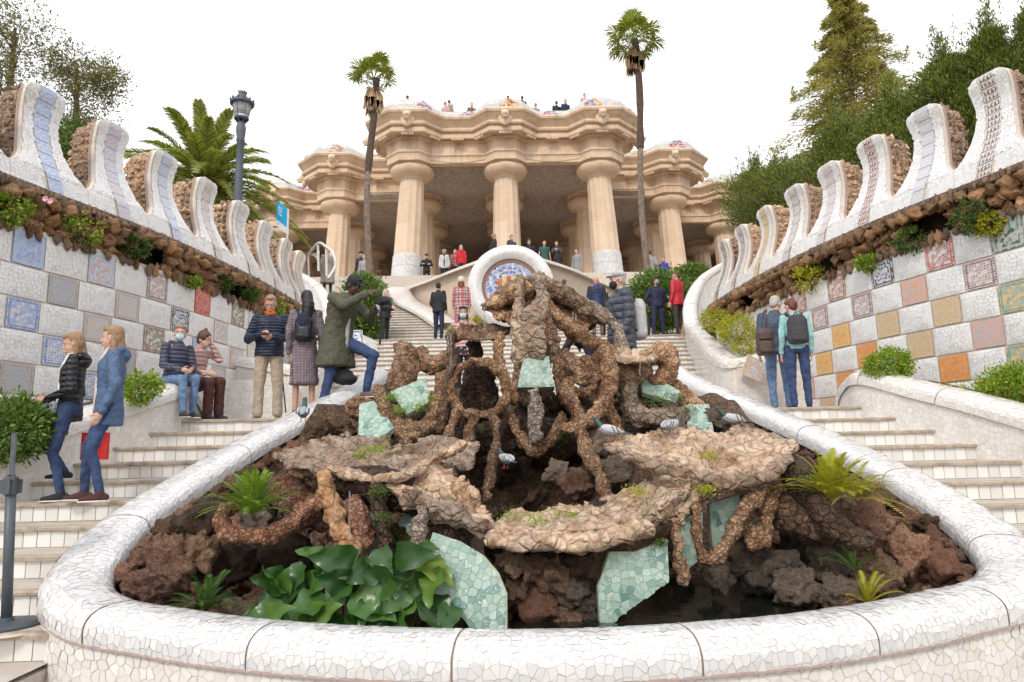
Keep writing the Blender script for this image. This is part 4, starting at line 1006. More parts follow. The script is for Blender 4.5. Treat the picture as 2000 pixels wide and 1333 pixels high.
# ================================================================== THE ROCK FOUNTAIN
grot = thing('rock_fountain', 'rough brown tufa rock fountain with arched arms and green mosaic panels inside the white basin', 'fountain', loc=(.1, 6.5, .4))
def gobj(name, me, label=None): return link(name, me, grot, label=label)
def bed_h(X, Y):
    d = inner(max(Y, 4.62))-abs(X) if Y > 4.62 else min(Y-3.97-.0*abs(X), 3)
    e = max(0, d)
    zr = rim_z(Y)-.2-e*(1.25 if Y > 5 else 3)
    zb = .15+(Y-6.5)*1.25
    z = max(zr, .12, min(zb, 2.2))
    cx, cy = X-.12, Y-7.0
    cave = math.exp(-(cx/.42)**2-(cy/.55)**2)
    z -= cave*1.3
    if z < .14 and e < .3: z = .14
    p = Vector((X*1.6, Y*1.6, 0)); z += .10*noise.noise(p*1.3)+.05*noise.noise(p*4)
    return max(z, .1)
G = []
for Y in np.linspace(4.0, 9.95, 80):
    W2 = inner(max(Y, 4.62)) if Y > 4.62 else float(np.interp(Y, _bY[:4], _bX[:4]))
    G.append([(x, Y, bed_h(x, Y)) for x in np.linspace(-W2+.01, W2-.01, 70)])
MB().grid(G).add('rock_bed', M['rock_dark'], grot, smooth=True)
MB().box(-1.95, 1.95, 9.9, 10.4, 1.5, 2.1).add('bed_end', M['rock_dark'], grot)
mwat, nn_, bb = nodes('dark_water'); bb.inputs['Base Color'].default_value = (.012,.014,.010,1); bb.inputs['Roughness'].default_value = .04
tw = tex(nn_, 'Noise', 9, coord(nn_), Detail=3.0); bump(nn_, bb, tw.outputs[0], .15, .02); M['water'] = mwat
wpts = [(x*.985, y+.03, .45) for x, y in pc if y < 6.6]; o = add('pool_water', wpts, [tuple(range(len(wpts)))], M['water']); o['kind'] = 'structure'
# boulders lining the basin wall
def boulder(X, Y, z, s_, kinds, lab=None):
    put(random.choice(RP[random.choice(kinds)]), (X, Y, z), tuple(s_*random.uniform(.75, 1.2) for _ in range(3)), grot, 'boulder', (random.uniform(0, 6),)*3)
for side in (-1, 1):
    Y = 4.7
    while Y < 9.6:
        for lvl in range(5):
            s_ = (.085 if lvl == 0 else random.uniform(.13, .21))*(1 if Y < 7 else .85); d = s_*.75+lvl*.19+random.uniform(-.02, .02)
            X = side*(inner(Y)-d); z = rim_z(Y)-(.10 if Y < 6.3 else .17)-s_*.8-lvl*.20+random.uniform(-.03, .03)
            if z < .4: z = .42; 
            if lvl > 2 and z <= .45 and random.random() < .4: continue
            boulder(X, Y+random.uniform(-.05, .05), z, s_, ['maroon', 'brown', 'maroon', 'grey'] if lvl else ['red', 'brown', 'maroon'])
        Y += .15 if Y < 6.5 else .20
for i in range(70):      # big boulders inside, behind the shelves
    x = random.uniform(-1.45, 1.45); Y = random.uniform(6.6, 8.4)
    if abs(x-.12) < .45 and Y < 7.5: continue
    boulder(x, Y, bed_h(x, Y)+.05, random.uniform(.13, .24), ['dark', 'brown', 'grey', 'brown'])
for x, y, Y, r_, k in ((1130,950,6.3,40,'maroon'),(1090,925,6.5,28,'grey'),(1200,930,6.5,45,'grey'),(1180,870,6.7,40,'grey'),(1270,960,6.2,35,'grey'),(1440,1090,5.6,45,'grey'),(1500,1120,5.5,60,'grey'),(1560,1060,5.7,45,'dark'),(1610,1090,5.5,50,'grey'),(1400,1130,5.5,35,'grey'),
    (1700,1030,5.2,55,'maroon'),(1780,1080,5.0,50,'maroon'),(1640,1160,5.0,45,'grey'),(1720,1120,5.0,45,'brown'),(1560,1150,5.2,45,'grey'),(1840,1100,4.9,40,'red'),(330,1100,5.0,55,'maroon'),(400,1010,5.3,50,'dark'),(280,1140,4.8,40,'maroon'),(440,1110,5.3,55,'dark'),(380,1080,5.1,45,'brown'),(700,1120,5.6,45,'dark'),(560,1100,5.8,60,'dark'),(620,980,6.0,45,'brown'),(530,965,5.9,36,'brown'),(625,838,7.0,26,'brown'),(585,885,6.5,30,'red'),(668,835,7.1,32,'brown'),(718,805,7.4,30,'brown'),(1395,822,7.1,28,'brown'),(1452,855,6.7,30,'maroon'),(1510,882,6.4,28,'red'),(1400,820,7.0,30,'grey'),(900,870,7.0,40,'dark'),(990,880,7.2,38,'dark'),(870,830,7.4,40,'brown'),(1250,800,7.5,42,'brown'),(1290,830,7.2,40,'grey'),(1340,860,6.9,40,'grey')):
    p = P(x, y, Y); s_ = r_*Y/FPX; put(random.choice(RP[k]), p, (s_, s_*.9, s_*.85), grot, 'boulder')
DISP = (('VORONOI', .07, -.035, .35), ('CLOUDS', .22, .08, .5), ('MUSGRAVE', .12, .015, .8))
def arm(pts, m, name='stone_arm', disp=DISP, vox=.02, label=None, extra=()):
    Q = [(*P(x, y, Y), r_*.88*Y/FPX) for x, y, Y, r_ in pts]
    q = catmull(Q, 4) if len(Q) > 1 else Q
    pr = [cap(q[i][:3], q[i][3], q[i+1][:3], q[i+1][3]) for i in range(len(q)-1)] + list(extra)
    return gobj(name, blob(name, pr, vox, m, 2, disp), label)
def slab(pts, thick, m, name='rock_shelf', shrink=.72, lips=(), label=None, vox=.017, dsp=(('CLOUDS', .35, .13, .5), ('MUSGRAVE', .22, .04, .9), ('CLOUDS', .04, .012, .5))):
    thick *= .75; q = [P(*a) for a in pts]; c = sum(q, Vector())/len(q); n = len(q)
    v = [p for p in q]+[c+(p-c)*shrink-Vector((0, 0, thick)) for p in q]+[c+Vector((0, 0, -.02)), c-Vector((0, 0, thick))]
    f = [(i, (i+1) % n, 2*n) for i in range(n)]+[(n+(i+1) % n, n+i, 2*n+1) for i in range(n)]+[((i+1) % n, i, n+i, n+(i+1) % n) for i in range(n)]
    pr = [(np.array([tuple(a) for a in v]), f)]
    for (x, y, Y, r_) in lips: pr.append(ell(P(x, y, Y), (r_*Y/FPX, r_*Y/FPX, r_*.6*Y/FPX)))
    return gobj(name, blob(name, pr, vox, m, 1, dsp), label)
MS, MA = M['rock_shelf'], M['rock_arm']
slab([(525,885,5.5),(600,862,6.0),(680,850,6.4),(720,872,6.2),(790,868,6.3),(850,850,6.5),(940,866,6.3),(930,915,5.9),(870,905,5.7),(810,925,5.4),(720,935,5.25),(640,922,5.2),(560,912,5.25)], .16, MS)
slab([(660,845,6.3),(760,852,6.4),(775,880,6.1),(700,885,6.0)], .08, MS)
arm([(650,915,5.2,14),(720,935,5.15,13),(790,930,5.2,14),(850,895,5.5,15),(900,870,5.8,13)], MS, 'shelf_edge')
slab([(740,945,5.2),(850,895,5.6),(920,940,5.5),(965,1000,5.2),(975,1040,4.95),(900,1015,5.0),(820,985,5.05)], .14, MS)
arm([(800,965,5.0,14),(870,995,4.95,22),(930,1020,4.9,20),(965,1032,4.9,18)], MS, 'shelf_edge')
slab([(960,1028,4.9),(1040,1036,4.75),(1180,1030,4.72),(1290,990,4.85),(1345,955,5.15),(1330,925,5.5),(1220,965,5.7),(1100,995,5.75),(1000,1000,5.6)], .2, MS, shrink=.9)
arm([(975,1055,4.85,26),(1080,1062,4.75,26),(1180,1052,4.75,25),(1265,1030,4.8,20)], MS, 'shelf_edge', (('CLOUDS', .25, .09, .5), ('MUSGRAVE', .2, .03, .9)))
slab([(1175,868,5.6),(1240,848,6.0),(1330,835,6.3),(1420,850,6.2),(1490,845,6.1),(1555,865,5.8),(1550,905,5.4),(1490,938,5.25),(1400,935,5.25),(1310,905,5.4),(1240,895,5.45)], .14, MS)
arm([(1185,872,5.5,11),(1260,903,5.3,13),(1340,925,5.2,15),(1430,940,5.15,20),(1500,925,5.2,18),(1545,895,5.4,12)], MS, 'shelf_edge')
slab([(1270,900,5.5),(1340,900,5.6),(1400,940,5.4),(1340,1000,5.1),(1280,1010,5.0),(1290,950,5.3)], .2, MS)
slab([(1380,870,6.2),(1450,820,6.5),(1530,860,6.1),(1480,890,5.9)], .1, MS)
# arms below the shelves
arm([(640,955,5.3,22),(600,1000,5.2,22),(545,1035,5.1,24),(480,1048,5.0,24),(440,1035,5.0,22),(436,1000,5.1,18),(470,985,5.2,14)], M['rock_red'], label='red curled stone planter arm')
arm([(632,930,5.1,18),(645,990,5.05,22),(665,1040,5.0,26),(690,1075,5.0,22)], M['rock_ochre']); arm([(690,990,5.2,30),(700,1040,5.15,40),(700,1070,5.1,30)], M['rock_red']); arm([(560,960,5.6,40),(620,1000,5.5,40),(660,1010,5.4,35)], M['rock_red'])
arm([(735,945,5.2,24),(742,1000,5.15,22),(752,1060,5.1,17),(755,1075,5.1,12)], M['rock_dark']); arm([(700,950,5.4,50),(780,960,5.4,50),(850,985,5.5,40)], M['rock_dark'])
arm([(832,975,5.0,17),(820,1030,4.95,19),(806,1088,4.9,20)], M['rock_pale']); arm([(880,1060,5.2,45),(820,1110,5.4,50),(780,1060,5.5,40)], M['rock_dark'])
arm([(1500,945,5.3,15),(1460,990,5.2,18),(1430,1040,5.1,19),(1405,1085,5.05,20),(1375,1095,5.05,17),(1362,1050,5.1,15),(1358,990,5.2,15)], M['rock_arm']); arm([(1515,940,5.4,17),(1500,1000,5.3,18),(1495,1045,5.3,20),(1470,1065,5.3,18),(1455,1020,5.4,18)], M['rock_arm'])
arm([(1318,1030,5.0,20),(1325,1080,4.95,18),(1335,1130,4.95,16)], M['rock_brown']); arm([(1560,930,5.4,40),(1600,990,5.1,30),(1650,1040,4.95,26),(1690,1060,4.9,18)], M['rock_dark'], label='mossy dark stone planter trough')
arm([(1540,1000,5.4,45),(1600,1020,5.3,55),(1660,1000,5.4,40)], M['rock_dark'])
arm([(1200,1000,5.6,40),(1100,1060,5.6,60),(1000,1060,5.6,60)], M['rock_dark']); 
# pillar of stones under the bowl
for x, y, r_, k in ((1040,1110,38,'brown'),(1085,1120,40,'brown'),(1140,1112,40,'dark'),(1000,1095,34,'brown'),(1050,1180,55,'red'),(1120,1150,40,'grey'),(1150,1190,38,'grey'),(1095,1200,40,'brown'),(1010,1150,34,'brown'),(1170,1085,24,'brown'),(1080,1240,60,'red'),(1150,1240,40,'grey')):
    s_ = r_*5/FPX; put(random.choice(RP[k]), P(x, y, 5.05), (s_, s_, s_*.75), grot, 'boulder')
arm([(1040,1090,5.3,60),(1080,1230,5.3,90)], M['rock_dark'], 'pillar_core')
# tower
slab([(945,592,7.2),(1000,560,7.4),(1040,528,7.6),(1090,545,7.7),(1130,590,7.7),(1190,625,7.5),(1120,640,7.3),(1030,640,7.1),(960,620,7.0)], .12, M['rock_brown'], 'roof_slab', .75)
arm([(950,598,7.1,12),(990,572,7.2,17),(1035,548,7.3,16),(1085,560,7.3,16),(1140,600,7.3,16),(1180,625,7.3,12)], M['rock_shelf'], 'roof_edge')
arm([(1018,545,7.0,16),(1014,600,6.95,15),(1012,640,6.9,22),(1015,690,6.9,20),(1010,730,6.95,14),(1000,800,7.0,12)], M['rock_shelf']); arm([(1050,545,7.0,18),(1060,590,6.95,18),(1040,630,6.9,34),(1050,680,6.9,28)], M['rock_shelf'], 'trunk')
arm([(1030,640,7.2,40),(1040,700,7.3,46),(1040,740,7.3,36)], M['rock_brown'], 'trunk'); arm([(1062,590,7.0,16),(1100,630,7.0,20),(1150,665,7.1,20),(1205,695,7.2,16)], MA); arm([(1055,600,6.9,14),(1075,650,6.85,16),(1090,700,6.85,18),(1100,760,6.9,18),(1120,800,7.0,20)], MA)
arm([(1120,588,7.7,13),(1160,600,7.7,14),(1192,625,7.7,14),(1210,655,7.7,14),(1214,695,7.6,13)], M['rock_pale'], label='arched stone arm at the top right'); 
slab([(865,655,7.0),(880,640,7.2),(945,632,7.4),(1000,640,7.3),(985,660,6.9),(930,665,6.85)], .07, M['rock_brown'])
arm([(880,655,6.9,12),(882,700,6.85,15),(880,735,6.8,17),(868,790,6.8,15),(862,840,6.8,13)], MA); arm([(978,655,6.9,12),(972,700,6.85,15),(985,735,6.8,16),(1000,780,6.85,14)], MA); arm([(925,672,7.2,16),(930,690,7.3,18)], M['rock_dark'])
ring = [(936+54*math.cos(a), 760+53*math.sin(a), 6.75, 11.5) for a in np.linspace(0, 2*math.pi, 15)]
arm(ring, MA, 'stone_ring'); arm([(895,802,6.75,13),(880,840,6.7,12),(872,885,6.6,12)], MA); arm([(925,812,6.7,14),(918,850,6.65,15),(915,880,6.6,14)], MA); arm([(962,805,6.7,13),(970,850,6.6,13),(960,910,6.4,13),(950,975,5.9,12)], MA)
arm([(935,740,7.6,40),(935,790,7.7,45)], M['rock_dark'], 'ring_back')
for dY_, r_ in ((0, 20), (.22, 26), (.45, 24)):
    arm([(955,597,7.05+dY_,r_-10),(985,582,7.15+dY_,r_),(1025,566,7.25+dY_,r_+4)], M['rock_brown'], 'roof_slab'); arm([(1060,562,7.25+dY_,r_),(1110,585,7.3+dY_,r_),(1150,610,7.3+dY_,r_-6),(1178,625,7.3+dY_,r_-12)], M['rock_brown'], 'roof_slab')
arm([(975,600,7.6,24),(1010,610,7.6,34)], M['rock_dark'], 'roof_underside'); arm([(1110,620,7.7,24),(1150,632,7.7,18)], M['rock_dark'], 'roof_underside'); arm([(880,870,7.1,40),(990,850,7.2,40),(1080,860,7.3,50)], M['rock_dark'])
arm([(1045,768,6.7,17),(1045,810,6.7,18),(1046,855,6.7,16)], M['rock_pale'], 'hanging_stone', label='pale grey hanging stone under the square mosaic'); arm([(1000,815,6.9,14),(1015,855,6.85,15),(1045,880,6.8,15),(1075,855,6.85,15),(1100,815,6.9,14)], MA)
arm([(1100,700,7.0,22),(1150,740,7.0,26),(1180,720,7.0,22)], M['rock_brown']); arm([(1110,750,6.8,18),(1122,800,6.7,19),(1135,850,6.6,17),(1158,905,6.4,17),(1188,972,6.0,16)], MA)
arm([(1185,690,6.8,20),(1190,740,6.75,20),(1175,790,6.7,19),(1145,825,6.65,17),(1108,838,6.6,14)], M['rock_arm'], label='big hooked stone arm'); arm([(1145,700,7.0,14),(1165,740,6.9,16),(1140,770,6.9,14),(1105,765,6.9,14)], MA); arm([(1180,760,6.9,16),(1200,820,6.9,18),(1215,870,6.8,15)], MA)
slab([(1180,690,7.0),(1210,678,7.3),(1290,690,7.2),(1280,705,6.9),(1200,705,6.8)], .07, MS); arm([(1180,700,7.1,28),(1220,730,7.2,34),(1250,720,7.3,26)], M['rock_brown']); arm([(1265,700,7.2,22),(1300,690,7.3,26),(1305,730,7.3,24),(1280,745,7.3,16)], M['rock_brown'], 'boulder_head')
arm([(1225,750,7.2,24),(1240,810,7.1,26),(1290,815,7.0,24),(1330,815,7.0,22)], M['rock_grey']); arm([(1320,760,7.5,24),(1360,800,7.2,22),(1375,840,7.0,20)], M['rock_brown'])
# left group: horned boulders and planter
arm([(785,680,7.3,20),(795,700,7.25,30),(785,740,7.2,32),(775,760,7.2,20)], M['rock_brown'], 'boulder_head'); arm([(825,690,7.4,18),(840,715,7.3,22),(870,700,7.2,20)], M['rock_brown'], 'boulder_head')
arm([(740,765,7.1,16),(755,800,7.0,18),(785,850,6.9,20),(800,880,6.8,10)], MA); arm([(865,740,7.0,18),(858,790,6.9,20),(840,830,6.9,22),(800,850,6.9,22)], MA); arm([(800,845,7.0,30),(840,860,7.0,30)], M['rock_arm'])
arm([(700,800,7.4,30),(760,830,7.3,30),(720,860,7.0,30)], M['rock_brown'])
# green mosaic panels: each a solid slab faced with shards
def panel(pts, seed, m='greens', cell=.05, thick=.06, label=None):
    q = [P(*a) for a in pts]; o_ = q[0]; ux = (q[1]-q[0]).normalized(); nz = Vector((0, 0, 0))
    for i in range(1, len(q)-1): nz += (q[i]-q[0]).cross(q[i+1]-q[0])
    nz.normalize(); 
    if nz.y > 0: nz = -nz
    uy = nz.cross(ux); A = np.array([[(p-o_).dot(ux), (p-o_).dot(uy)] for p in q])
    base = [o_+ux*a+uy*b_ for a, b_ in A]; n = len(q)
    v = base+[p-nz*thick for p in base]; f = [tuple(range(n)), tuple(range(2*n-1, n-1, -1))]+[((i+1) % n, i, n+i, n+(i+1) % n) for i in range(n)]
    pb = add('green_mosaic_panel', v, f, M['green_grout'], grot, label=label)
    def ins(x, y):
        c_ = False; j = n-1
        for i in range(n):
            if (A[i, 1] > y) != (A[j, 1] > y) and x < (A[j, 0]-A[i, 0])*(y-A[i, 1])/(A[j, 1]-A[i, 1])+A[i, 0]: c_ = not c_
            j = i
        return c_
    O = np.array(o_); UX = np.array(ux); UY = np.array(uy); NZ = np.array(nz)
    mn, mx2 = A.min(0), A.max(0)
    v, f, cen = shards(mn[0], mx2[0], mn[1], mx2[1], cell, lambda u, vv, h: O+np.outer(u, UX)+np.outer(vv, UY)+np.outer(h, NZ), gap=.05, tilt=.002, h=.004, inside=ins, seed=seed)
    f = orient(v, f, lambda p: NZ)
    for q_ in f:
        uvq = [((v[i]-O) @ UX, (v[i]-O) @ UY) for i in q_]; cu2, cv2 = np.mean(uvq, 0)
        for i, (a_, b2) in zip(q_, uvq):
            if not ins(a_, b2):
                lo, hi = 0., 1.
                for _ in range(7):
                    md = (lo+hi)/2
                    if ins(cu2+(a_-cu2)*md, cv2+(b2-cv2)*md): lo = md
                    else: hi = md
                v[i] = v[i]+(UX*(cu2-a_)+UY*(cv2-b2))*(1-lo)
    for k, q_ in enumerate(f): add('tile_shard', v[list(q_)], [tuple(range(len(q_)))], M[m], pb)
panel([(846,1040,4.95),(900,1058,4.9),(945,1085,4.85),(975,1120,4.82),(992,1160,4.8),(994,1235,4.78),(925,1235,4.78),(880,1180,4.8),(815,1150,4.85),(826,1090,4.9)], 1)
panel([(1190,1078,4.9),(1240,1078,4.88),(1300,1052,4.95),(1305,1135,4.9),(1250,1178,4.88),(1190,1225,4.85),(1172,1225,4.85),(1168,1150,4.88)], 2)
panel([(1322,1020,5.2),(1372,1000,5.2),(1372,1090,5.2),(1335,1118,5.2)], 3); panel([(1385,985,5.5),(1445,965,5.5),(1442,1050,5.5),(1392,1070,5.5)], 4); panel([(1470,1020,5.6),(1505,1005,5.6),(1535,1030,5.6),(1475,1052,5.6)], 5)
panel([(700,1005,5.4),(735,1000,5.4),(740,1075,5.35),(705,1092,5.3),(690,1080,5.3)], 6); panel([(780,1010,5.5),(820,990,5.5),(815,1060,5.4),(775,1080,5.4)], 7)
panel([(1022,700,6.85),(1072,695,6.85),(1082,756,6.8),(1010,757,6.8)], 8, thick=.2, cell=.045, label='square green mosaic block in the middle of the rocks')
panel([(762,765,7.0),(832,738,7.1),(838,785,6.95),(795,812,6.9)], 9); panel([(702,790,7.1),(738,782,7.1),(770,838,6.8),(735,862,6.7),(700,850,6.8)], 10)
panel([(1248,722,7.4),(1330,765,7.2),(1318,785,7.1),(1255,768,7.2)], 11); panel([(1338,792,7.1),(1385,790,7.1),(1395,850,6.8),(1345,852,6.8)], 12); panel([(1130,700,7.1),(1150,698,7.1),(1150,720,7.1),(1130,722,7.1)], 13)
panel([(857,730,7.2),(874,720,7.2),(872,800,7.1),(857,805,7.1)], 14); panel([(1218,790,7.3),(1240,795,7.3),(1240,830,7.2),(1218,830,7.2)], 15)
# thin falls of water
mf, nf2, bf = nodes('falling_water'); bf.inputs['Base Color'].default_value = (.8,.85,.88,1); bf.inputs['Roughness'].default_value = .1; bf.inputs['Transmission Weight'].default_value = .9; bf.inputs['IOR'].default_value = 1.33; M['fall'] = mf
for x, y0, y1, Y in ((875,648,690,6.75),(881,650,720,6.75),(946,600,640,6.9),(1119,610,655,7.0),(1124,612,650,7.0),(682,960,1060,4.9),(1250,705,735,6.8)):
    pts = [P(x+random.uniform(-1, 1), y, Y) for y in np.linspace(y0, y1, 8)]; MB().tube(pts, [.006*random.uniform(.5, 1.3) for _ in pts], 6).add('water_trickle', M['fall'], grot, smooth=True)
# ================================================================== PLANTS
def leafmat(name, cols, rough=.5, transl=.25):
    m, n, b = nodes(name); g = n.nodes.new('ShaderNodeNewGeometry'); k = len(cols)
    c = ramp(n, g.outputs['Random Per Island'], [(i/(k-1), cols[i]) for i in range(k)])
    n.links.new(c, b.inputs['Base Color']); b.inputs['Roughness'].default_value = rough; b.inputs['Specular IOR Level'].default_value = .3
    tr = n.nodes.new('ShaderNodeBsdfTranslucent'); n.links.new(mixc(n, 1.0, c, (1.6, 1.7, .9), 'MULTIPLY'), tr.inputs[0]); mxx = n.nodes.new('ShaderNodeMixShader'); mxx.inputs[0].default_value = transl
    out = n.nodes['Material Output']; n.links.new(b.outputs[0], mxx.inputs[1]); n.links.new(tr.outputs[0], mxx.inputs[2]); n.links.new(mxx.outputs[0], out.inputs[0]); return m
M['leaf_olive'] = leafmat('olive_leaves', [(.10,.11,.035),(.16,.17,.06),(.24,.22,.09),(.16,.10,.05)])
M['leaf_cyp'] = leafmat('cypress_leaves', [(.035,.06,.012),(.09,.13,.025),(.16,.20,.04),(.27,.28,.06),(.06,.09,.02)], .5, .35)
M['leaf_ced'] = leafmat('cedar_leaves', [(.18,.18,.05),(.32,.30,.09),(.46,.38,.14),(.22,.21,.06)], .5, .3)
M['leaf_hedge'] = leafmat('hedge_leaves', [(.05,.11,.02),(.10,.18,.04),(.20,.28,.06),(.14,.2,.05)])
M['leaf_bright'] = leafmat('bright_leaves', [(.09,.20,.02),(.16,.30,.03),(.28,.38,.04),(.40,.36,.04)])
M['leaf_yellow'] = leafmat('yellow_leaves', [(.22,.28,.02),(.38,.38,.03),(.50,.42,.03),(.18,.26,.02)])
M['leaf_dark'] = leafmat('dark_leaves', [(.02,.05,.015),(.05,.10,.02),(.10,.17,.03),(.09,.12,.03)])
M['palm'] = leafmat('palm_leaf', [(.09,.13,.03),(.18,.22,.05),(.30,.31,.08),(.40,.35,.11)], .4, .35)
M['fanpalm'] = leafmat('fan_palm_leaf', [(.08,.13,.02),(.17,.22,.04),(.30,.32,.06),(.42,.36,.09)], .4)
M['fern_y'] = leafmat('yellow_green_fern', [(.20,.28,.02),(.36,.38,.03),(.50,.40,.05),(.16,.24,.02)]); M['fern_g'] = leafmat('green_fern', [(.09,.18,.02),(.18,.28,.03),(.28,.34,.05)]); M['fern_d'] = leafmat('dark_fern', [(.03,.08,.02),(.07,.14,.03),(.12,.2,.04)])
M['bark'] = plain('bark', (.13,.09,.065), .95, var=.4, scale=12, bmp=.8); M['palmbark'] = plain('palm_trunk', (.20,.15,.12), .95, var=.4, scale=9, bmp=1.0); M['palmdark'] = plain('dark_palm_trunk', (.09,.06,.045), .95, var=.4, scale=14, bmp=1.0)
M['thatch'] = leafmat('dead_palm_leaves', [(.42,.27,.15),(.55,.38,.24),(.35,.20,.11)])
def leaves(points, size, m, name, parent, elong=2.0, droop=0, up=None, jitter=.35, dirs=None):
    """one mesh of leaf faces; dirs: leaf directions"""
    n = len(points); p = np.asarray(points); d = rng.normal(size=(n, 3)) if dirs is None else np.asarray(dirs)+rng.normal(0, jitter, (n, 3))
    if up is not None: d = d+np.array(up)
    d /= np.linalg.norm(d, axis=1)[:, None]+1e-9; a = rng.normal(size=(n, 3)); sd_ = np.cross(d, a); sd_ /= np.linalg.norm(sd_, axis=1)[:, None]+1e-9; nn = np.cross(d, sd_)
    s_ = (size*rng.uniform(.6, 1.4, n))[:, None]
    v = np.empty((n, 4, 3)); v[:, 0] = p; v[:, 1] = p+d*s_*.5*elong+sd_*s_*.35+nn*s_*.08; v[:, 2] = p+d*s_*elong-np.array([0, 0, 1])*s_*droop; v[:, 3] = p+d*s_*.5*elong-sd_*s_*.35+nn*s_*.08
    me = bpy.data.meshes.new(name); me.vertices.add(4*n); me.vertices.foreach_set('co', v.ravel()); me.loops.add(4*n); me.loops.foreach_set('vertex_index', np.arange(4*n, dtype='i'))
    me.polygons.add(n); me.polygons.foreach_set('loop_start', np.arange(0, 4*n, 4, dtype='i')); me.materials.append(m); me.update(calc_edges=True)
    return link(name, me, parent)
def clump(c, r_, n, sq=(1, 1, 1), sub=14, shell=.55):
    """leaf points gathered in small clumps through an ellipsoid"""
    k = max(4, n//sub); d = rng.normal(size=(k, 3)); d /= np.linalg.norm(d, axis=1)[:, None]; rad = rng.uniform(shell, 1, k)**.7
    cc = d*rad[:, None]*r_*np.array(sq)+np.array(c); pts = (cc[:, None]+rng.normal(0, r_*.13, (k, sub, 3))).reshape(-1, 3); dd = np.repeat(d, sub, 0); return pts, dd
def shrub(name, label, cat, c, r_, n, m, leaf=.03, sq=(1, 1, .8), group=None, stems=True, elong=1.6):
    root = thing(name, label, cat, group, loc=tuple(c)); p, d = clump(c, r_, n, sq); leaves(p, leaf, m, 'foliage', root, elong, dirs=d*.8, jitter=.6)
    if stems:
        mb = MB(); b_ = Vector(c)-Vector((0, 0, r_*sq[2]))
        for k in range(7): mb.tube([b_, b_+Vector((random.uniform(-1, 1)*r_*.5*sq[0], random.uniform(-1, 1)*r_*.5, r_*sq[2]*random.uniform(.8, 1.5)))], [r_*.035, r_*.015], 5)
        mb.add('stem', M['bark'], root)
    return root
# hanging plants in the wall cavities and beds
wl = [(150,450,.24,'bright','bright green fern like plant hanging from the left rock ledge nearest the camera',.03),(365,552,.13,'bright','small green plant with yellow tips above the red tile',.025),(430,552,.15,'dark','dark green plant with a pink flower under the left ledge',.03),(255,485,.17,'dark','dark green plant deep in the second hollow of the left wall',.03),(530,598,.22,'bright','green bush in the hollow behind the ponytailed woman',.03),(10,410,.2,'bright','green plant at the left edge of the rock ledge',.03),(480,575,.16,'dark','dark plant in the last hollow of the left wall',.03)]
def onwall(x, y, side, off=.08):
    d = f0+cr*((x-1000)/FPX)-cu*((y-666.5)/FPX); t = wy/d.y; X = cp.x+d.x*t; g = side*X-wx; i = np.where(np.diff(np.sign(g)))[0]
    if len(i) == 0: return P(x, y, 8)
    i = i[0]; p = cp+d*(wy[i]/d.y); return Vector((p.x-side*off, p.y-off*.4, p.z))
for x, y, r_, mm, lab, lf in wl: shrub('hanging_plant', lab, 'plant', onwall(x, y, -1), r_, 900, M['leaf_'+mm], lf, group='plants growing in the wall rocks')
wr = [(1590,545,.27,'yellow','bright yellow green plant spilling from the right ledge above the couple',.03),(1700,515,.15,'bright','green ivy plant in the right wall hollow above the maroon tiles',.03),(1785,470,.2,'dark','dark leafy plant in the wide hollow of the right wall',.03),(1915,425,.26,'dark','large dark plant with yellow leaves in the hollow at the right edge',.035),(1940,440,.15,'yellow','yellow vine trailing over the rocks at the right edge',.03)]
for x, y, r_, mm, lab, lf in wr: shrub('hanging_plant', lab, 'plant', onwall(x, y, 1), r_, 900, M['leaf_'+mm], lf, group='plants growing in the wall rocks')
shrub('round_shrub', 'round yellow green shrub behind the right stair parapet', 'shrub', P(1440,645,12.6), .36, 2600, M['leaf_yellow'], .03); shrub('round_shrub', 'smaller yellow green shrub beside the curled right parapet', 'shrub', P(1395,625,14.0), .28, 1400, M['leaf_yellow'], .03)
shrub('low_shrub', 'low yellow plant where the right wall meets the parapet corner', 'shrub', P(1460,680,12.2), .2, 700, M['leaf_yellow'], .03, (1.6, .8, .5))
shrub('bushy_plant', 'green bush in the bed below the orange tiles', 'shrub', P(1735,716,8.5), .27, 4500, M['leaf_bright'], .025, (1.05, .9, .75)); shrub('bushy_plant', 'large green bush with yellow flowers at the right edge', 'shrub', P(1985,772,7.6), .37, 6500, M['leaf_bright'], .028, (1.1, .9, .8)); shrub('low_shrub', 'flat yellow green plant between the two right bushes', 'shrub', P(1850,768,7.9), .2, 700, M['leaf_yellow'], .02, (1.3, .8, .4))
shrub('bushy_plant', 'dark green bush behind the sign post at the left edge', 'shrub', P(30,838,6.3), .28, 6500, M['leaf_hedge'], .03, (1.05, 1, .95)); shrub('bushy_plant', 'small green plant behind the woman in the blue jacket', 'shrub', P(278,758,7.9), .2, 1500, M['leaf_bright'], .03); shrub('bushy_plant', 'sparse green plant behind the two walking women', 'shrub', P(90,835,6.9), .16, 500, M['leaf_bright'], .03)
shrub('hedge', 'clipped yellow green hedge behind the photographing man', 'hedge', P(712,600,20.6), .85, 9000, M['leaf_hedge'], .07, (.75, .8, 1.15)); shrub('hedge', 'clipped leafy hedge behind the two guards', 'hedge', P(1290,588,20.8), .95, 11000, M['leaf_hedge'], .07, (1.1, .8, 1.0)); shrub('hedge', 'leafy hedge next to the curled right parapet', 'hedge', P(1350,545,22), .55, 5000, M['leaf_hedge'], .07, (1.2, .8, .8))
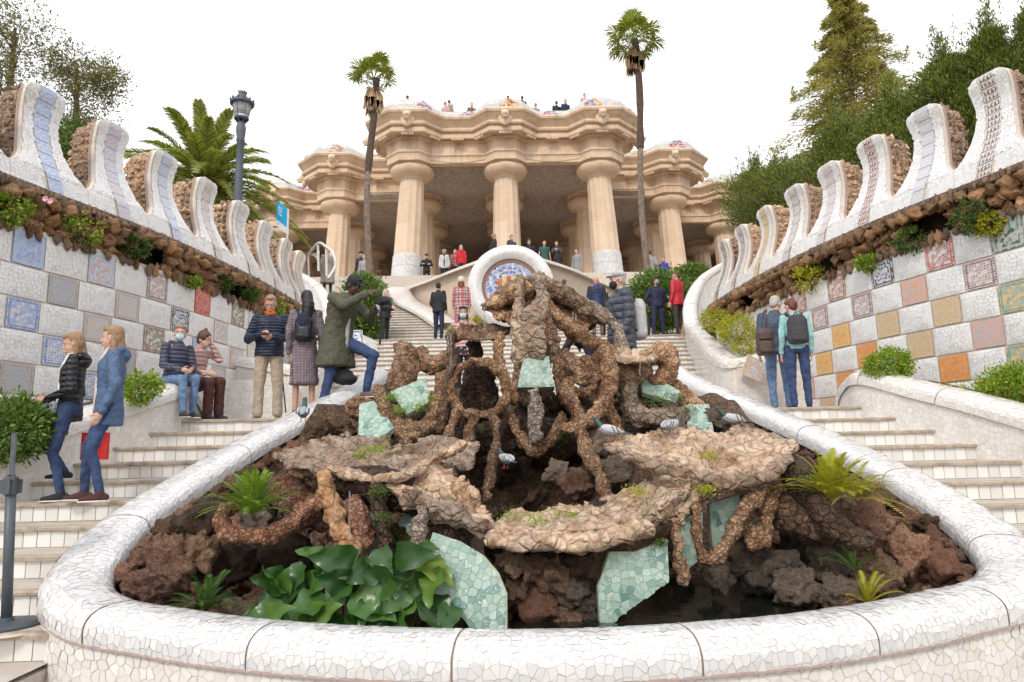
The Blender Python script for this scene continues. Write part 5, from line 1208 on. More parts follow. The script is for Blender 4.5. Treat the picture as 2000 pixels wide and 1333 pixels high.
# pink flower
fl = thing('pink_flower', 'pink double flower on a thin stalk in the left rock ledge', 'flower', loc=tuple(onwall(58, 398, -1, .28)))
for dx in (-.02, .04):
    c = onwall(58, 398, -1, .28)+Vector((dx, 0, -dx*.5)); M.setdefault('pink', plain('pink_petals', (.75,.38,.45), .6, bmp=0)); 
    for k in range(6):
        a = k*1.05; add('petal', [c, c+Vector((math.cos(a)*.03, -.01, math.sin(a)*.03)), c+Vector((math.cos(a+.5)*.042, -.015, math.sin(a+.5)*.042)), c+Vector((math.cos(a+1)*.03, -.01, math.sin(a+1)*.03))], [(0,1,2,3)], M['pink'], fl)
MB().tube([onwall(58, 398, -1, .27), onwall(45, 430, -1, .1)], .003, 4).add('stalk', M['leaf_dark'], fl)
# ---- ferns: fronds with leaflets, each frond a part
def fern(c, n, L_, m, label, spread=1.0, lean=(0, 0, 0), seed=0, name='fern'):
    root = thing(name, label, 'fern', loc=tuple(c)); r_ = random.Random(seed); c = Vector(c)
    for k in range(n):
        a = 2*math.pi*k/n+r_.uniform(-.3, .3); el = r_.uniform(.35, 1.4); l_ = L_*r_.uniform(.6, 1.1); d = Vector((math.cos(a)*math.cos(el)*spread, math.sin(a)*math.cos(el)*spread, math.sin(el)))+Vector(lean); d.normalize()
        pts = [c+d*l_*t-Vector((0, 0, 1))*l_*.36*t**2.4 for t in np.linspace(0, 1, 22)]; mb = MB(); sd_ = d.cross(Vector((0, 0, 1))).normalized()
        mb.tube(pts, [.0025*(1-t*.8) for t in np.linspace(0, 1, 22)], 3, cap=False)
        for i in range(2, 22):
            t = i/21; w_ = l_*.085*math.sin(math.pi*min(1, t*.93+.07))**.6; tg = (pts[i]-pts[i-1]).normalized(); up = sd_.cross(tg)
            for sg in (-1, 1):
                b0 = pts[i]; tip = b0+(sd_*sg+tg*.35-up*-.1).normalized()*w_; mb.mesh([b0-tg*l_*.014, tip, b0+tg*l_*.016], [(0, 1, 2)])
        mb.add('frond', m, root)
    return root
fern(P(492,1005,5.0), 95, .50, M['fern_g'], 'bright green fern growing in the red stone planter on the left', seed=1); fern(P(1625,975,5.05), 110, .54, M['fern_y'], 'large yellow green fern on the right side of the rocks', lean=(0,0,.1), seed=2); fern(P(1665,975,4.95), 26, .46, M['fern_y'], 'drooping yellow fern below the large right fern', lean=(.5,-.3,-.3), seed=3)
fern(P(400,1195,4.7), 46, .42, M['fern_d'], 'dark green fern beside the broad leaved plant', seed=4); fern(P(1695,1180,4.75), 24, .34, M['fern_y'], 'small light green fern at the right water edge', seed=5); fern(P(1670,1115,4.9), 12, .34, M['fern_d'], 'thin dark fern above the small light one', lean=(-.2,0,.2), seed=6)
fern(P(1300,800,7.0), 10, .16, M['fern_g'], 'small fern under the right boulder head', seed=8)
# moss and creeping plants on the rocks
def moss(pts, n, m, label, size=.012, name='moss_patch'):
    P_ = []
    for x, y, Y, r_ in pts: P_.append(np.array(P(x, y, Y))+rng.normal(0, 1, (n, 3))*np.array([1, 1, .5])*r_*Y/FPX)
    o = leaves(np.concatenate(P_), size, m, name, None, 1.4); tag(o, label, 'moss', kind='stuff')
moss([(1000,1012,5.2,16),(1050,1018,5.0,16),(1095,1008,5.2,18),(1130,1010,5.1,10)], 300, M['leaf_bright'], 'low green plants on the wet central bowl'); moss([(780,800,6.85,8),(820,795,6.85,10),(850,780,6.85,10),(765,775,6.9,8)], 260, M['leaf_bright'], 'creeping green plant round the left diamond mosaic')
moss([(1280,780,7.0,14),(1320,775,6.9,12),(1345,800,6.9,10),(1355,840,6.8,12)], 300, M['leaf_hedge'], 'ivy creeping round the right mosaics'); moss([(1385,890,5.6,10),(1245,960,5.2,14),(1380,955,5.0,10)], 300, M['leaf_yellow'], 'yellow green moss on the right shelf'); moss([(720,880,5.9,10),(740,878,5.9,10),(700,890,5.8,8)], 220, M['leaf_bright'], 'small green plants on the left shelf')
moss([(1200,690,7.5,6),(1208,700,7.5,8),(930,625,7.2,6),(880,645,7.1,4)], 160, M['leaf_yellow'], 'small yellow plants on the upper rocks', .018); moss([(740,960,5.05,10),(748,1010,5.0,10),(1290,1060,4.8,6),(1345,950,5.3,14)], 260, M['leaf_dark'], 'dark moss under the shelves')
# leaf on the rim top right
lf = thing('broad_leaf_sprig', 'sprig of yellow and green leaves at the right end of the basin rim', 'plant', loc=tuple(P(1310,690,9.3)))
def blade(root, base, tip, w_, m, curl=.15, name='leaf', n=7, wave=.0, face=None):
    b_ = Vector(base); t_ = Vector(tip); ax = t_-b_; L_ = ax.length; ax.normalize(); fc = Vector(face) if face else Vector((0, -1, .6)); sd_ = ax.cross(fc).normalized(); up = sd_.cross(ax).normalized(); G = []
    for i in range(n+1):
        t = i/n; prof = (math.sin(math.pi*min(1, t**.72)))**.75*(1.1-.35*t); c_ = b_+ax*L_*t-up*L_*curl*t*t
        row = []
        for j, s_ in enumerate((-1, -.55, 0, .55, 1)):
            row.append(c_+sd_*w_*prof*s_+up*(.35*w_*abs(s_)*prof+wave*math.sin(t*14+s_*2)*abs(s_)*w_))
        G.append([tuple(q) for q in row])
    return MB().grid(G).add(name, m, root, smooth=True)
M['leafy'] = plain('yellow_leaf', (.50,.46,.05), .4, bmp=0); M['lily'] = None
blade(lf, P(1300,700,9.3), P(1312,676,9.25), .06, M['leafy']); blade(lf, P(1290,690,9.3), P(1325,683,9.25), .05, M['leafy']); blade(lf, P(1318,705,9.2), P(1310,680,9.2), .05, M['leaf_bright'])
# ---- arum lilies with big arrow leaves
def lilymat():
    m, n, b = nodes('arum_leaf'); oi = n.nodes.new('ShaderNodeObjectInfo'); t = tex(n, 'Noise', 8, coord(n), Detail=4.0)
    c = ramp(n, oi.outputs['Random'], [(0, (.03,.085,.02)), (.35, (.05,.13,.03)), (.7, (.085,.19,.04)), (.92, (.14,.25,.04)), (1, (.34,.38,.04))]); c = mixc(n, .3, c, mixc(n, 1.0, c, t.outputs['Color'], 'MULTIPLY'))
    n.links.new(c, b.inputs['Base Color']); b.inputs['Roughness'].default_value = .28; wv = tex(n, 'Wave', 14, coord(n), Distortion=2.0); bump(n, b, t.outputs['Fac'], .35, .02)
    tr = n.nodes.new('ShaderNodeBsdfTranslucent'); n.links.new(mixc(n, 1.0, c, (2., 2.1, .8), 'MULTIPLY'), tr.inputs[0]); mxx = n.nodes.new('ShaderNodeMixShader'); mxx.inputs[0].default_value = .2
    n.links.new(b.outputs[0], mxx.inputs[1]); n.links.new(tr.outputs[0], mxx.inputs[2]); n.links.new(mxx.outputs[0], n.nodes['Material Output'].inputs[0]); return m
M['lily'] = lilymat(); M['stalk'] = plain('green_stalk', (.14,.24,.06), .4, bmp=0)
lily = thing('arum_lily', 'clump of broad glossy arrow shaped green leaves growing in the basin at the lower left', 'plant', loc=tuple(P(700,1230,4.6)))
LV = [(600,1120,500,1170,34),(560,1150,510,1110,30),(620,1130,690,1085,30),(640,1160,560,1190,34),(700,1090,620,1082,32),(730,1100,690,1120,30),(690,1150,760,1190,36),(700,1140,630,1120,32),(760,1120,700,1160,30),(740,1140,735,1215,34),(790,1130,745,1185,32),(800,1100,770,1150,30),(790,1060,800,1020,16),(830,1110,800,1170,26),(860,1100,830,1165,30),(830,1120,905,1100,34),(860,1150,930,1135,26),(840,1150,850,1215,34),(770,1080,830,1075,28),(800,1060,850,1060,18),(640,1100,600,1060,26),(560,1180,480,1195,26),(520,1190,470,1210,22),(620,1190,560,1215,26),(660,1190,640,1230,28),(700,1190,690,1230,26),(770,1190,790,1225,24),(880,1170,870,1220,24),(560,1130,500,1120,28),(600,1150,640,1105,30),(720,1110,780,1140,28),(820,1090,880,1120,28),(540,1160,560,1110,24),(680,1130,640,1170,28),(750,1160,700,1200,28),(810,1150,770,1200,26),(870,1120,905,1150,24),(590,1090,560,1150,24),(660,1075,640,1110,24),(735,1065,760,1110,24),(510,1205,545,1175,24),(600,1205,650,1175,26)]
LV = [q for q in LV if q[2] < 885 and q[3] > 1040]
for k, (bx_, by_, tx_, ty_, w_) in enumerate(LV):
    Yb = 4.72+.5*(1200-by_)/140*.35+random.uniform(-.06, .06); b_ = P(bx_, by_, Yb); t_ = P(tx_, ty_, Yb-.10-random.uniform(0, .12)); 
    t_ = b_+(t_-b_)*1.08; b_.z -= .03; t_.z -= .03
    lf_ = blade(lily, b_, t_, w_*1.0*Yb/FPX, M['lily'], random.uniform(.1, .35), 'leaf', 10, wave=.2, face=(random.uniform(-.8, .8), -1, random.uniform(-.1, 1.2)))
    MB().tube([Vector((b_.x*.8+P(720,1260,4.8).x*.2, b_.y+.1, .35)), (b_+Vector((0, .08, -.15))), b_], [.009, .007, .005], 6).add('stalk', M['stalk'], lily, smooth=True)
# ---- trees
def limbs(mb, base, top, r0_, n, spread, seed, lift=.5, r_end=.2):
    r_ = random.Random(seed); base = Vector(base); top = Vector(top); mb.tube([base, base.lerp(top, .5)+Vector((r_.uniform(-.2, .2), 0, 0)), top], [r0_, r0_*.7, r0_*r_end], 8); ends = []
    for k in range(n):
        t = r_.uniform(.25, .95); s_ = base.lerp(top, t); a = r_.uniform(0, 6.28); e = s_+Vector((math.cos(a), math.sin(a), lift*r_.uniform(.5, 1.5)))*spread*r_.uniform(.5, 1)*(1.1-t*.5)
        mb.tube([s_, s_.lerp(e, .5)+Vector((0, 0, .1*spread)), e], [r0_*.3*(1.2-t), r0_*.2*(1.2-t), r0_*.05], 5); ends.append(e)
    return ends
def broad_tree(label, x, Y, y_base, y_top, wpx, n, m, seed, name='broadleaf_tree', leaf=.036, airy=.5):
    n = int(n*1.9)
    b_ = P(x, y_base, Y); t_ = P(x, y_top, Y); root = thing(name, label, 'tree', 'trees behind the walls', loc=tuple(b_)); mb = MB(); H = (t_-b_).length; W_2 = wpx*Y/FPX
    e = limbs(mb, b_-Vector((0, 0, 1.5)), t_, .13, 26, W_2*.9, seed); mb.add('trunk', M['bark'], root); pts = []; dd = []
    for q in e+[t_]:
        p, d = clump(q, W_2*.42, n//(len(e)+1), (1, 1, 1.1), 9, .1); pts.append(p); dd.append(d)
    leaves(np.concatenate(pts), leaf, m, 'crown', root, 1.7, dirs=np.concatenate(dd)*.6, jitter=.7); return root
broad_tree('airy olive green tree with thin twigs behind the first left battlement', 30, 12.5, 330, 55, 125, 6000, M['leaf_olive'], 3); broad_tree('leafy tree with a bare pointed top behind the second left battlement', 150, 13.0, 370, 125, 105, 8000, M['leaf_olive'], 5); broad_tree('dense low tree filling the gap behind the left battlements', 120, 12.6, 420, 250, 95, 9000, M['leaf_hedge'], 8); broad_tree('dark leafy tree at the left edge behind the near battlement', -30, 11.5, 380, 130, 90, 6000, M['leaf_olive'], 9)
def conifer(label, x, Y, y_base, y_top, wpx, n, m, seed, droop=.25, name='conifer', leaf=.10, up=.9, group='conifers above the right wall', plumes=90, pw=.75, wob=(.5, 1.3), spikes=0, spk=1.0):
    """a cone of feathery sprays round a trunk"""
    b_ = P(x, y_base, Y); t_ = P(x, y_top, Y); b_ = Vector((t_.x, Y, b_.z)); H = t_.z-b_.z; W_2 = wpx*Y/FPX; root = thing(name, label, 'tree', group, loc=tuple(b_)); r_ = random.Random(seed)
    mb = MB(); mb.tube([b_-Vector((0, 0, 2)), b_.lerp(t_, .6), t_], [.16, .09, .02], 8); pts = []; dd = []
    per = n//plumes
    for k in range(plumes):
        t = (k+.5)/plumes; t = t**.8; a = k*2.39996+r_.uniform(-.3, .3); rad = W_2*(1-t)**pw*r_.uniform(*wob)+.1; z = b_.z+H*t
        s_ = Vector((t_.x, Y, z)); e = s_+Vector((math.cos(a)*rad, math.sin(a)*rad, rad*(up if up > 0 else up)*r_.uniform(.3, .8)))
        mb.tube([s_, e], [.03, .008], 4); L_ = np.linspace(.15, 1, per)[:, None]; base = np.array(s_)[None]*(1-L_)+np.array(e)[None]*L_
        sp_ = (.09 if droop > .3 else .16)*rad*(1.15-L_*.9)+.05; q = base+rng.normal(0, 1, (per, 3))*sp_; q[:, 2] -= droop*(L_[:, 0]**2)*rad*.6; pts.append(q); dv = np.array(e-s_); dv /= np.linalg.norm(dv); dv[2] += up*.7; dd.append(np.repeat(dv[None], per, 0))
    if spikes:
        for k in range(spikes):
            t = r_.uniform(.25, 1.0)**.7; a = r_.uniform(0, 6.28); rad = W_2*(1-t)**pw*r_.uniform(.5, 1.05); hs_ = r_.uniform(.35, 1.0)*spk; q0 = np.array([t_.x+math.cos(a)*rad, Y+math.sin(a)*rad, b_.z+H*t+.1]); m2_ = 90
            tt = rng.uniform(0, 1, m2_); dn = np.array([r_.uniform(-.25, .25), r_.uniform(-.2, .2), 1.0]); q = q0+dn*(tt*hs_)[:, None]+rng.normal(0, 1, (m2_, 3))*((1-tt)*.11*spk+.01)[:, None]; pts.append(q); dd.append(np.repeat(dn[None], m2_, 0))
    mb.add('trunk', M['bark'], root); leaves(np.concatenate(pts), leaf, m, 'crown', root, 2.6, dirs=np.concatenate(dd), jitter=.45, droop=droop); return root
conifer('tall golden green cedar with drooping layered branches', 1640, 27, 440, -35, 250, 80000, M['leaf_ced'], 11, droop=.55, name='cedar', leaf=.06, up=.02, group=None, plumes=120, pw=.95, wob=(.6, 1.15), spikes=24, spk=1.0)
for k, (x, Y, yb, yt, wpx, n, lab) in enumerate(((1440,19,430,270,75,9000,'lowest green cypress beside the hall at the end of the row'),(1530,17,430,270,95,10000,'green cypress rising beyond the fifth battlement from the top'),(1640,15,420,200,105,12000,'broad bright cypress in front of the cedar'),(1740,13.5,400,170,110,12000,'cypress with a spiky top between the cedar and the dark trees'),
    (1845,12.5,380,100,105,13000,'dark cypress with a tall thin tip behind the second battlement'),(1930,12,360,60,100,13000,'dark green cypress behind the highest battlement'),(2020,11.5,340,20,110,12000,'dark cypress cut by the right edge'),(1480,18,440,330,60,6000,'small cypress close to the last right battlements'),(1800,13,400,280,120,12000,'wide dark cypress filling the gap over the right wall'),(1900,12.3,380,250,120,11000,'wide dark cypress behind the two highest battlements'),(1690,14.5,420,290,100,9000,'low bushy cypress over the middle of the right wall'),(1590,16,430,320,90,8000,'low bushy cypress over the far end of the right wall'))):
    conifer(lab, x+(35 if k in (0, 7) else 0), Y, yb+30, yt+(75, 70, 60, 45, 25, 15, 15, 60, 20, 20, 30, 40)[k], wpx*1.3, int(n*3.2), M['leaf_cyp'], 20+k, name='cypress', leaf=.028, up=.9, droop=.0, plumes=90, spikes=46, spk=.9, wob=(.4, 1.35))
# ---- date palm
def frond(root, c, d, L_, m, seed, droop=.55, w_=.28, name='frond'):
    r_ = random.Random(seed); d = Vector(d).normalized(); sd_ = d.cross(Vector((0, 0, 1))).normalized(); N = 38; pts = [c+d*L_*t-Vector((0, 0, 1))*L_*droop*t**2.2 for t in np.linspace(0, 1, N)]; mb = MB(); mb.tube(pts[::3], [.03*(1-t*.85) for t in np.linspace(0, 1, len(pts[::3]))], 4)
    for i in range(5, N):
        t = i/(N-1); tg = (pts[i]-pts[i-1]).normalized(); up = sd_.cross(tg); l_ = L_*w_*math.sin(math.pi*(.15+.8*t))**.6
        for sg in (-1, 1):
            for q in (0, .5):
                b0 = pts[i]-(pts[i]-pts[i-1])*q; dr = (sd_*sg*.75+tg*.75+up*.35*r_.uniform(.2, 1)).normalized(); mid = b0+dr*l_*.55; tip = b0+dr*l_*r_.uniform(.85, 1.1)-Vector((0, 0, l_*.22)); wv = tg*L_*.008; mb.mesh([b0-wv, mid-wv*.8, tip, mid+wv*.8, b0+wv], [(0, 1, 2, 3, 4)])
    return mb.add(name, m, root)
pc_ = P(398, 365, 21); palm = thing('date_palm', 'big date palm with arching feathery fronds behind the left battlements', 'palm tree', loc=(pc_.x, pc_.y, 4.7))
MB().tube([Vector((pc_.x, pc_.y, 4)), pc_+Vector((0, 0, -.2))], [.5, .55], 14).add('trunk', M['palmbark'], palm)
for k in range(80):
    a = k*2.39996; el = R(80-112*(k/80)**.9); d = (math.cos(a)*math.cos(el), math.sin(a)*math.cos(el), math.sin(el)); frond(palm, pc_, d, random.uniform(2.7, 3.7), M['palm'], k, droop=.22+.30*math.cos(el), w_=.13)
# ---- fan palms
def fan_palm(label, x0, y0, x1, y1, Y, dense, seed):
    b_ = P(x0, y0, Y); t_ = P(x1, y1, Y); b_.z -= 2; root = thing('fan_palm', label, 'palm tree', 'tall fan palms in front of the hall', loc=tuple(b_)); r_ = random.Random(seed); N = 26; pts = [b_.lerp(t_, t)+Vector((.10*math.sin(t*7+seed), 0, 0)) for t in np.linspace(0, 1, N)]
    h_ = int(N*.58); MB().tube(pts[:h_+1], [.125-.03*i/N for i in range(h_+1)], 12).add('trunk', M['palmbark'], root, smooth=True); MB().tube(pts[h_:], [.11+.035*r_.random() for i in range(N-h_)], 12).add('upper_trunk', M['palmdark'], root)
    for k in range(26 if dense else 18):
        a = k*2.4+seed; el = R(75-95*(k/22)**.9); sl_ = r_.uniform(.5, .8); d = Vector((math.cos(a)*math.cos(el), math.sin(a)*math.cos(el), math.sin(el))); e = t_+d*sl_-Vector((0, 0, .05)); mb = MB(); mb.tube([t_, e], [.02, .012], 4); sd_ = d.cross(Vector((0, 0, 1))).normalized(); up = sd_.cross(d)
        fr = r_.uniform(.5, .72)
        for j in range(26):
            th = R(-115+230*j/25); dd = (d*math.cos(th)+sd_*math.sin(th)+up*.12*math.cos(j*1.7)).normalized(); tip = e+dd*fr*r_.uniform(.85, 1.05)-Vector((0, 0, .22*fr)); wv = dd.cross(up).normalized()*.03; mid = e+dd*fr*.5; mb.mesh([e, mid-wv, tip, mid+wv], [(0, 1, 2, 3)])
        mb.add('fan_leaf', M['fanpalm'], root)
    for k in range(16 if dense else 12):
        a = k*1.1; q = t_+Vector((math.cos(a)*.16, math.sin(a)*.16, -.35-.1*(k % 3))); mb = MB()
        for j in range(26): mb.mesh([q+Vector((r_.uniform(-.05, .05), r_.uniform(-.05, .05), 0)), q+Vector((math.cos(a)*.1+r_.uniform(-.1, .1), math.sin(a)*.1, -.4)), q+Vector((math.cos(a)*.14+r_.uniform(-.12, .12), math.sin(a)*.1, -.75-r_.random()*.25)), q+Vector((math.cos(a)*.1+r_.uniform(-.1, .1)+.02, math.sin(a)*.1, -.4))], [(0, 1, 2, 3)])
        mb.add('dead_leaf_skirt', M['thatch'], root)
fan_palm('left fan palm with sparse ragged leaves and a slender leaning trunk', 715, 520, 730, 155, 24, False, 1); fan_palm('taller right fan palm with a round crown and a tan skirt of dead leaves', 1266, 525, 1238, 78, 24, True, 2)
# ================================================================== STREET FURNITURE
M['iron'] = plain('grey_cast_iron', (.10,.115,.14), .6, .3, var=.25, scale=20); M['glass'] = None
mg, ng_, bg = nodes('lamp_glass'); bg.inputs['Base Color'].default_value = (.9,.92,.95,1); bg.inputs['Roughness'].default_value = .05; bg.inputs['Transmission Weight'].default_value = .85; M['glass'] = mg
M['frost'] = plain('frosted_shade', (.65,.66,.68), .5, bmp=0)
lb = P(462, 420, 19); lt = P(475, 183, 19); lamp = thing('street_lamp', 'grey cast iron street lamp with a crowned round glass lantern', 'street lamp', loc=(lb.x, 19, 4.8)); H = lt.z; z0 = lb.z; cxl = (lb.x+lt.x)/2
def LZ(y): return P(470, y, 19).z
MB().lathe([(.125, 4.6), (.118, LZ(385)), (.105, LZ(330)), (.10, LZ(278)), (.125, LZ(276)), (.11, LZ(270)), (.13, LZ(262)), (.14, LZ(250)), (.115, LZ(243)), (.09, LZ(240)), (.08, LZ(236))], (cxl, 19, 0), 16).add('post', M['iron'], lamp, smooth=True)
ga = cxl; R1 = .30; R2 = .17
MB().lathe([(R2, LZ(231)), (R1-.02, LZ(204))], (ga, 19, 0), 24, cap=False).add('glass_lantern', M['glass'], lamp, smooth=True); MB().lathe([(.16, LZ(219)), (.2, LZ(205))], (ga, 19, 0), 16).add('shade', M['frost'], lamp, smooth=True)
MB().lathe([(.19, LZ(235)), (.21, LZ(233)), (.21, LZ(231)), (.18, LZ(230))], (ga, 19, 0), 24).add('lower_ring', M['iron'], lamp)
MB().lathe([(.33, LZ(206)), (.35, LZ(203)), (.33, LZ(200)), (.20, LZ(193)), (.12, LZ(191)), (.11, LZ(184)), (.13, LZ(182)), (.12, LZ(181))], (ga, 19, 0), 24).add('hood', M['iron'], lamp, smooth=True)
for k in range(6):
    a = k*math.pi/3+.3; mb = MB(); mb.tube([(ga+R2*math.cos(a), 19+R2*math.sin(a), LZ(232)), (ga+(R1-.02)*math.cos(a), 19+(R1-.02)*math.sin(a), LZ(203))], .012, 5); mb.tube([(ga+.1*math.cos(a), 19+.1*math.sin(a), LZ(241)), (ga+.2*math.cos(a), 19+.2*math.sin(a), LZ(233))], .018, 5); mb.add('rib', M['iron'], lamp)
for k in range(12):
    a = k*math.pi/6; MB().lathe([(.02, 0), (.035, .04), (.012, .09)], (ga+.33*math.cos(a), 19+.33*math.sin(a), LZ(201)), 6).add('finial', M['iron'], lamp)
for k in range(8):
    a = k*math.pi/4; MB().tube([(ga+.11*math.cos(a), 19+.11*math.sin(a), LZ(182)), (ga+.14*math.cos(a), 19+.14*math.sin(a), LZ(176))], [.014, .004], 5).add('crown_point', M['iron'], lamp)
# blue sign
M['signblue'] = plain('sign_blue', (.02,.42,.80), .5, var=.03, bmp=0); M['signwhite'] = plain('sign_white', (.8,.82,.82), .5, var=.02, bmp=0); M['signtext'] = plain('sign_lettering', (.85,.9,.92), .5, var=.02, bmp=0); M['steel'] = plain('painted_steel', (.62,.60,.56), .4, .2, bmp=0)
def text(s_, size, origin, ux, uy, m, parent, name='lettering', ext=.003):
    cu_ = bpy.data.curves.new(name, 'FONT'); cu_.body = s_; cu_.size = size; cu_.extrude = ext; cu_.align_x = 'LEFT'; cu_.materials.append(m); o = bpy.data.objects.new(name, cu_); SC.objects.link(o)
    ux = Vector(ux).normalized(); uy = Vector(uy).normalized(); uz = ux.cross(uy).normalized(); o.matrix_world = Matrix(((ux.x, uy.x, uz.x, origin[0]), (ux.y, uy.y, uz.y, origin[1]), (ux.z, uy.z, uz.z, origin[2]), (0, 0, 0, 1)))
    dg = bpy.context.evaluated_depsgraph_get(); me = bpy.data.meshes.new_from_object(o.evaluated_get(dg)); mw = o.matrix_world.copy(); bpy.data.objects.remove(o); me.transform(mw); me.name = name; q = link(name, me, parent); return q
sg_ = thing('blue_sign', 'blue and white school sign board beside the date palm', 'sign', loc=tuple(P(550, 460, 20))); a0 = P(540, 392, 20.3); a1 = P(561, 410, 19.8); a2 = P(561, 458, 19.8); a3 = P(539, 441, 20.3); n_ = (a1-a0).cross(a3-a0).normalized(); n_ = n_ if n_.y < 0 else -n_
def sboard(c0, c1, c2, c3, name, m):
    q = [c0, c1, c2, c3]; v = q+[p-n_*.05 for p in q]; add(name, v, [(0,1,2,3),(7,6,5,4),(0,4,5,1),(1,5,6,2),(2,6,7,3),(3,7,4,0)], m, sg_)
mL = a0.lerp(a3, .74); mR = a1.lerp(a2, .74); sboard(a0, a1, mR, mL, 'blue_panel', M['signblue']); sboard(mL-Vector((0, 0, .002)), mR-Vector((0, 0, .002)), a2, a3, 'white_panel', M['signwhite'])
ux_ = (a1-a0).normalized(); uy_ = Vector((0, 0, 1)); uy_ = (uy_-ux_*uy_.dot(ux_)).normalized(); 
for k, wd in enumerate(('Escola', 'Baldiri', 'Reixac')): text(wd, .115, a0+ux_*.06+(a3-a0)*(.2+.13*k)+n_*.006+(a1-a0)*.12, ux_, uy_, M['signtext'], sg_)
MB().obox(a3.lerp(a2, .2)+(a0-a3)*.14+n_*.004, ux_*.02, uy_*.02, n_*.002).add('emblem', M['iron'], sg_); MB().tube([a1+Vector((.03, 0, .02)), Vector((a1.x+.03, a1.y, 4.8))], .03, 8).add('post', M['steel'], sg_)
# barrier post with an information panel, bottom left
pb_ = PZ(12, 1222, .575); pt_ = P(22, 940, pb_.y); post = thing('barrier_post', 'dark grey crowd barrier post with a small slanted information panel on top', 'barrier post', loc=tuple(pb_)); M['slate'] = plain('slate_grey_paint', (.075,.09,.105), .45, var=.1, bmp=.05)
q1 = Vector((pt_.x, pb_.y, pt_.z)); MB().tube([pb_, q1], [.031, .031], 16).add('pole', M['slate'], post, smooth=True); MB().lathe([(.20, 0), (.20, .012), (.17, .022), (.04, .03), (.04, .05)], tuple(pb_), 32).add('base_plate', M['slate'], post); MB().lathe([(.034, -.09), (.045, -.085), (.045, .02), (.036, .03)], tuple(q1), 16).add('belt_head', M['slate'], post)
for a in range(4): MB().obox(q1+Vector((math.cos(a*1.571+.4)*.048, math.sin(a*1.571+.4)*.048, -.035)), (.012, 0, 0), (0, .012, 0), (0, 0, .045)).add('belt_clip', M['slate'], post)
c = q1+Vector((-.005, 0, .16)); MB().obox(c, Vector((-.066, .075, 0)), Vector((-.006, .0, .155)), Vector((.003, .003, 0))).add('information_panel', M['iron'], post); M['barblue'] = plain('blue_belt', (.05,.08,.35), .6); MB().obox(q1+Vector((-.29, .03, -.03)), (.24, .02, 0), (0, .001, 0), (0, 0, .022)).add('belt', M['barblue'], post)
MB().obox(c-Vector((0, .0, .13)), Vector((.012, .02, 0)), Vector((0, 0, .012)), Vector((.008, 0, 0))).add('bracket', M['slate'], post)
# step stone slab under the post
pl = add('round_slab', [(pb_.x+.34*math.cos(a), pb_.y+.34*math.sin(a), pb_.z-.012) for a in np.linspace(0, 6.28, 30)], [tuple(range(30))], M['paving']); pl['kind'] = 'structure'
# plinth under the visitor behind the railing is part of the railing's base
# white spiral railing on the left terrace
rl = thing('railing', 'curved white steel railing with mesh at the left end of the terrace', 'railing', loc=tuple(P(630, 530, 21)))
rp_ = [P(600,500,21.5), P(621,476,21), P(636,482,20.6), P(650,495,20.3), P(655,520,20.2), P(640,545,20)]; M['railw'] = plain('white_rail_paint', (.68,.66,.62), .4, bmp=0)
MB().tube(catmull([tuple(p) for p in rp_], 6), .045, 8).add('top_rail', M['railw'], rl, smooth=True)
for x, y0_, y1_, Y in ((621,476,530,21),(637,484,540,20.6),(655,510,550,20.2),(602,500,540,21.5)): MB().tube([P(x, y0_, Y), P(x+1, y1_, Y)], .04, 6).add('baluster', M['railw'], rl)
pq = P(640, 484, 21.5); MB().box(pq.x-.75, pq.x+.6, 21.15, 22.1, 4.7, pq.z-1.62).add('plinth', M['bench'], rl)
for k in range(9): MB().tube([P(600+3*k, 500-1*k, 21.4), P(621, 500+4*k-6, 21)], .008, 4).add('mesh_wire', M['railw'], rl)
# framed mosaic panels on the parapet faces
def face_panel(root, pts, m, name, label=None):
    q = [P(*a) for a in pts]; nn = (q[1]-q[0]).cross(q[2]-q[0]).normalized(); nn = nn if nn.y < 0 else -nn; v = q+[p-nn*.03 for p in q]; add(name, v, [(0,1,2,3),(7,6,5,4),(0,4,5,1),(1,5,6,2),(2,6,7,3),(3,7,4,0)], m, root, uv=[(0,0),(1,0),(1,1),(0,1)]*2, label=label)
for side in (-1, 1):
    rt = thing('landing_wall', ('left' if side < 0 else 'right')+' white mosaic wall closing the first landing', 'wall', loc=(side*4.2, 11.5, 2.1)); xs = (3.62, 4.95); y_ = (11.35, 10.35)
    xs2 = np.linspace(3.60, 5.0, 8); ztop = np.interp(xs2, [3.6, 3.9, 4.3, 5.0], [2.9, 2.9, 2.9, 2.9]); yb = np.interp(xs2, [3.6, 5.0], [11.1, 11.6])
    MB().grid([[(side*a, b_, 2.09) for a, b_ in zip(xs2, yb)], [(side*a, b_, z_) for a, b_, z_ in zip(xs2, yb, ztop)]]).add('wall_face', M['grout_light'], rt)
    v, f, _c = shards(3.6, 5.0, 2.1, 2.9, .075, lambda u, vv, h: np.stack([side*u, np.interp(u, [3.6, 5.0], [11.1, 11.6])-h, vv], -1), gap=.06, tilt=.002, h=.005, seed=60+side); add('tile_shards', v, orient(v, f, lambda p: np.array([0, -1, 0])), M['shard_warm'], rt, kind='stuff')
    if side > 0:
        face_panel(rt, [(1448,732,11.0),(1500,752,11.05),(1512,718,11.05),(1462,692,11.0)], T['orange_blue'], 'star_panel', 'tilted square panel with a flower star')
wl2 = thing('upper_wall', 'white mosaic wall with a round blue tile panel left of the second flight', 'wall', loc=(-5, 19.4, 4.8)); wv = [P(600, 690, 17.5), P(745, 668, 18.9), P(745, 600, 18.9), P(740, 560, 19), P(655, 640, 18), P(640, 660, 17.6)]
for a, b_ in ((0, 1),): pass
pw = [P(640,700,17.2), P(738,690,17.6), P(738,668,18.9), P(700,650,18.9), P(650,632,18.4), P(640,640,18.2)]
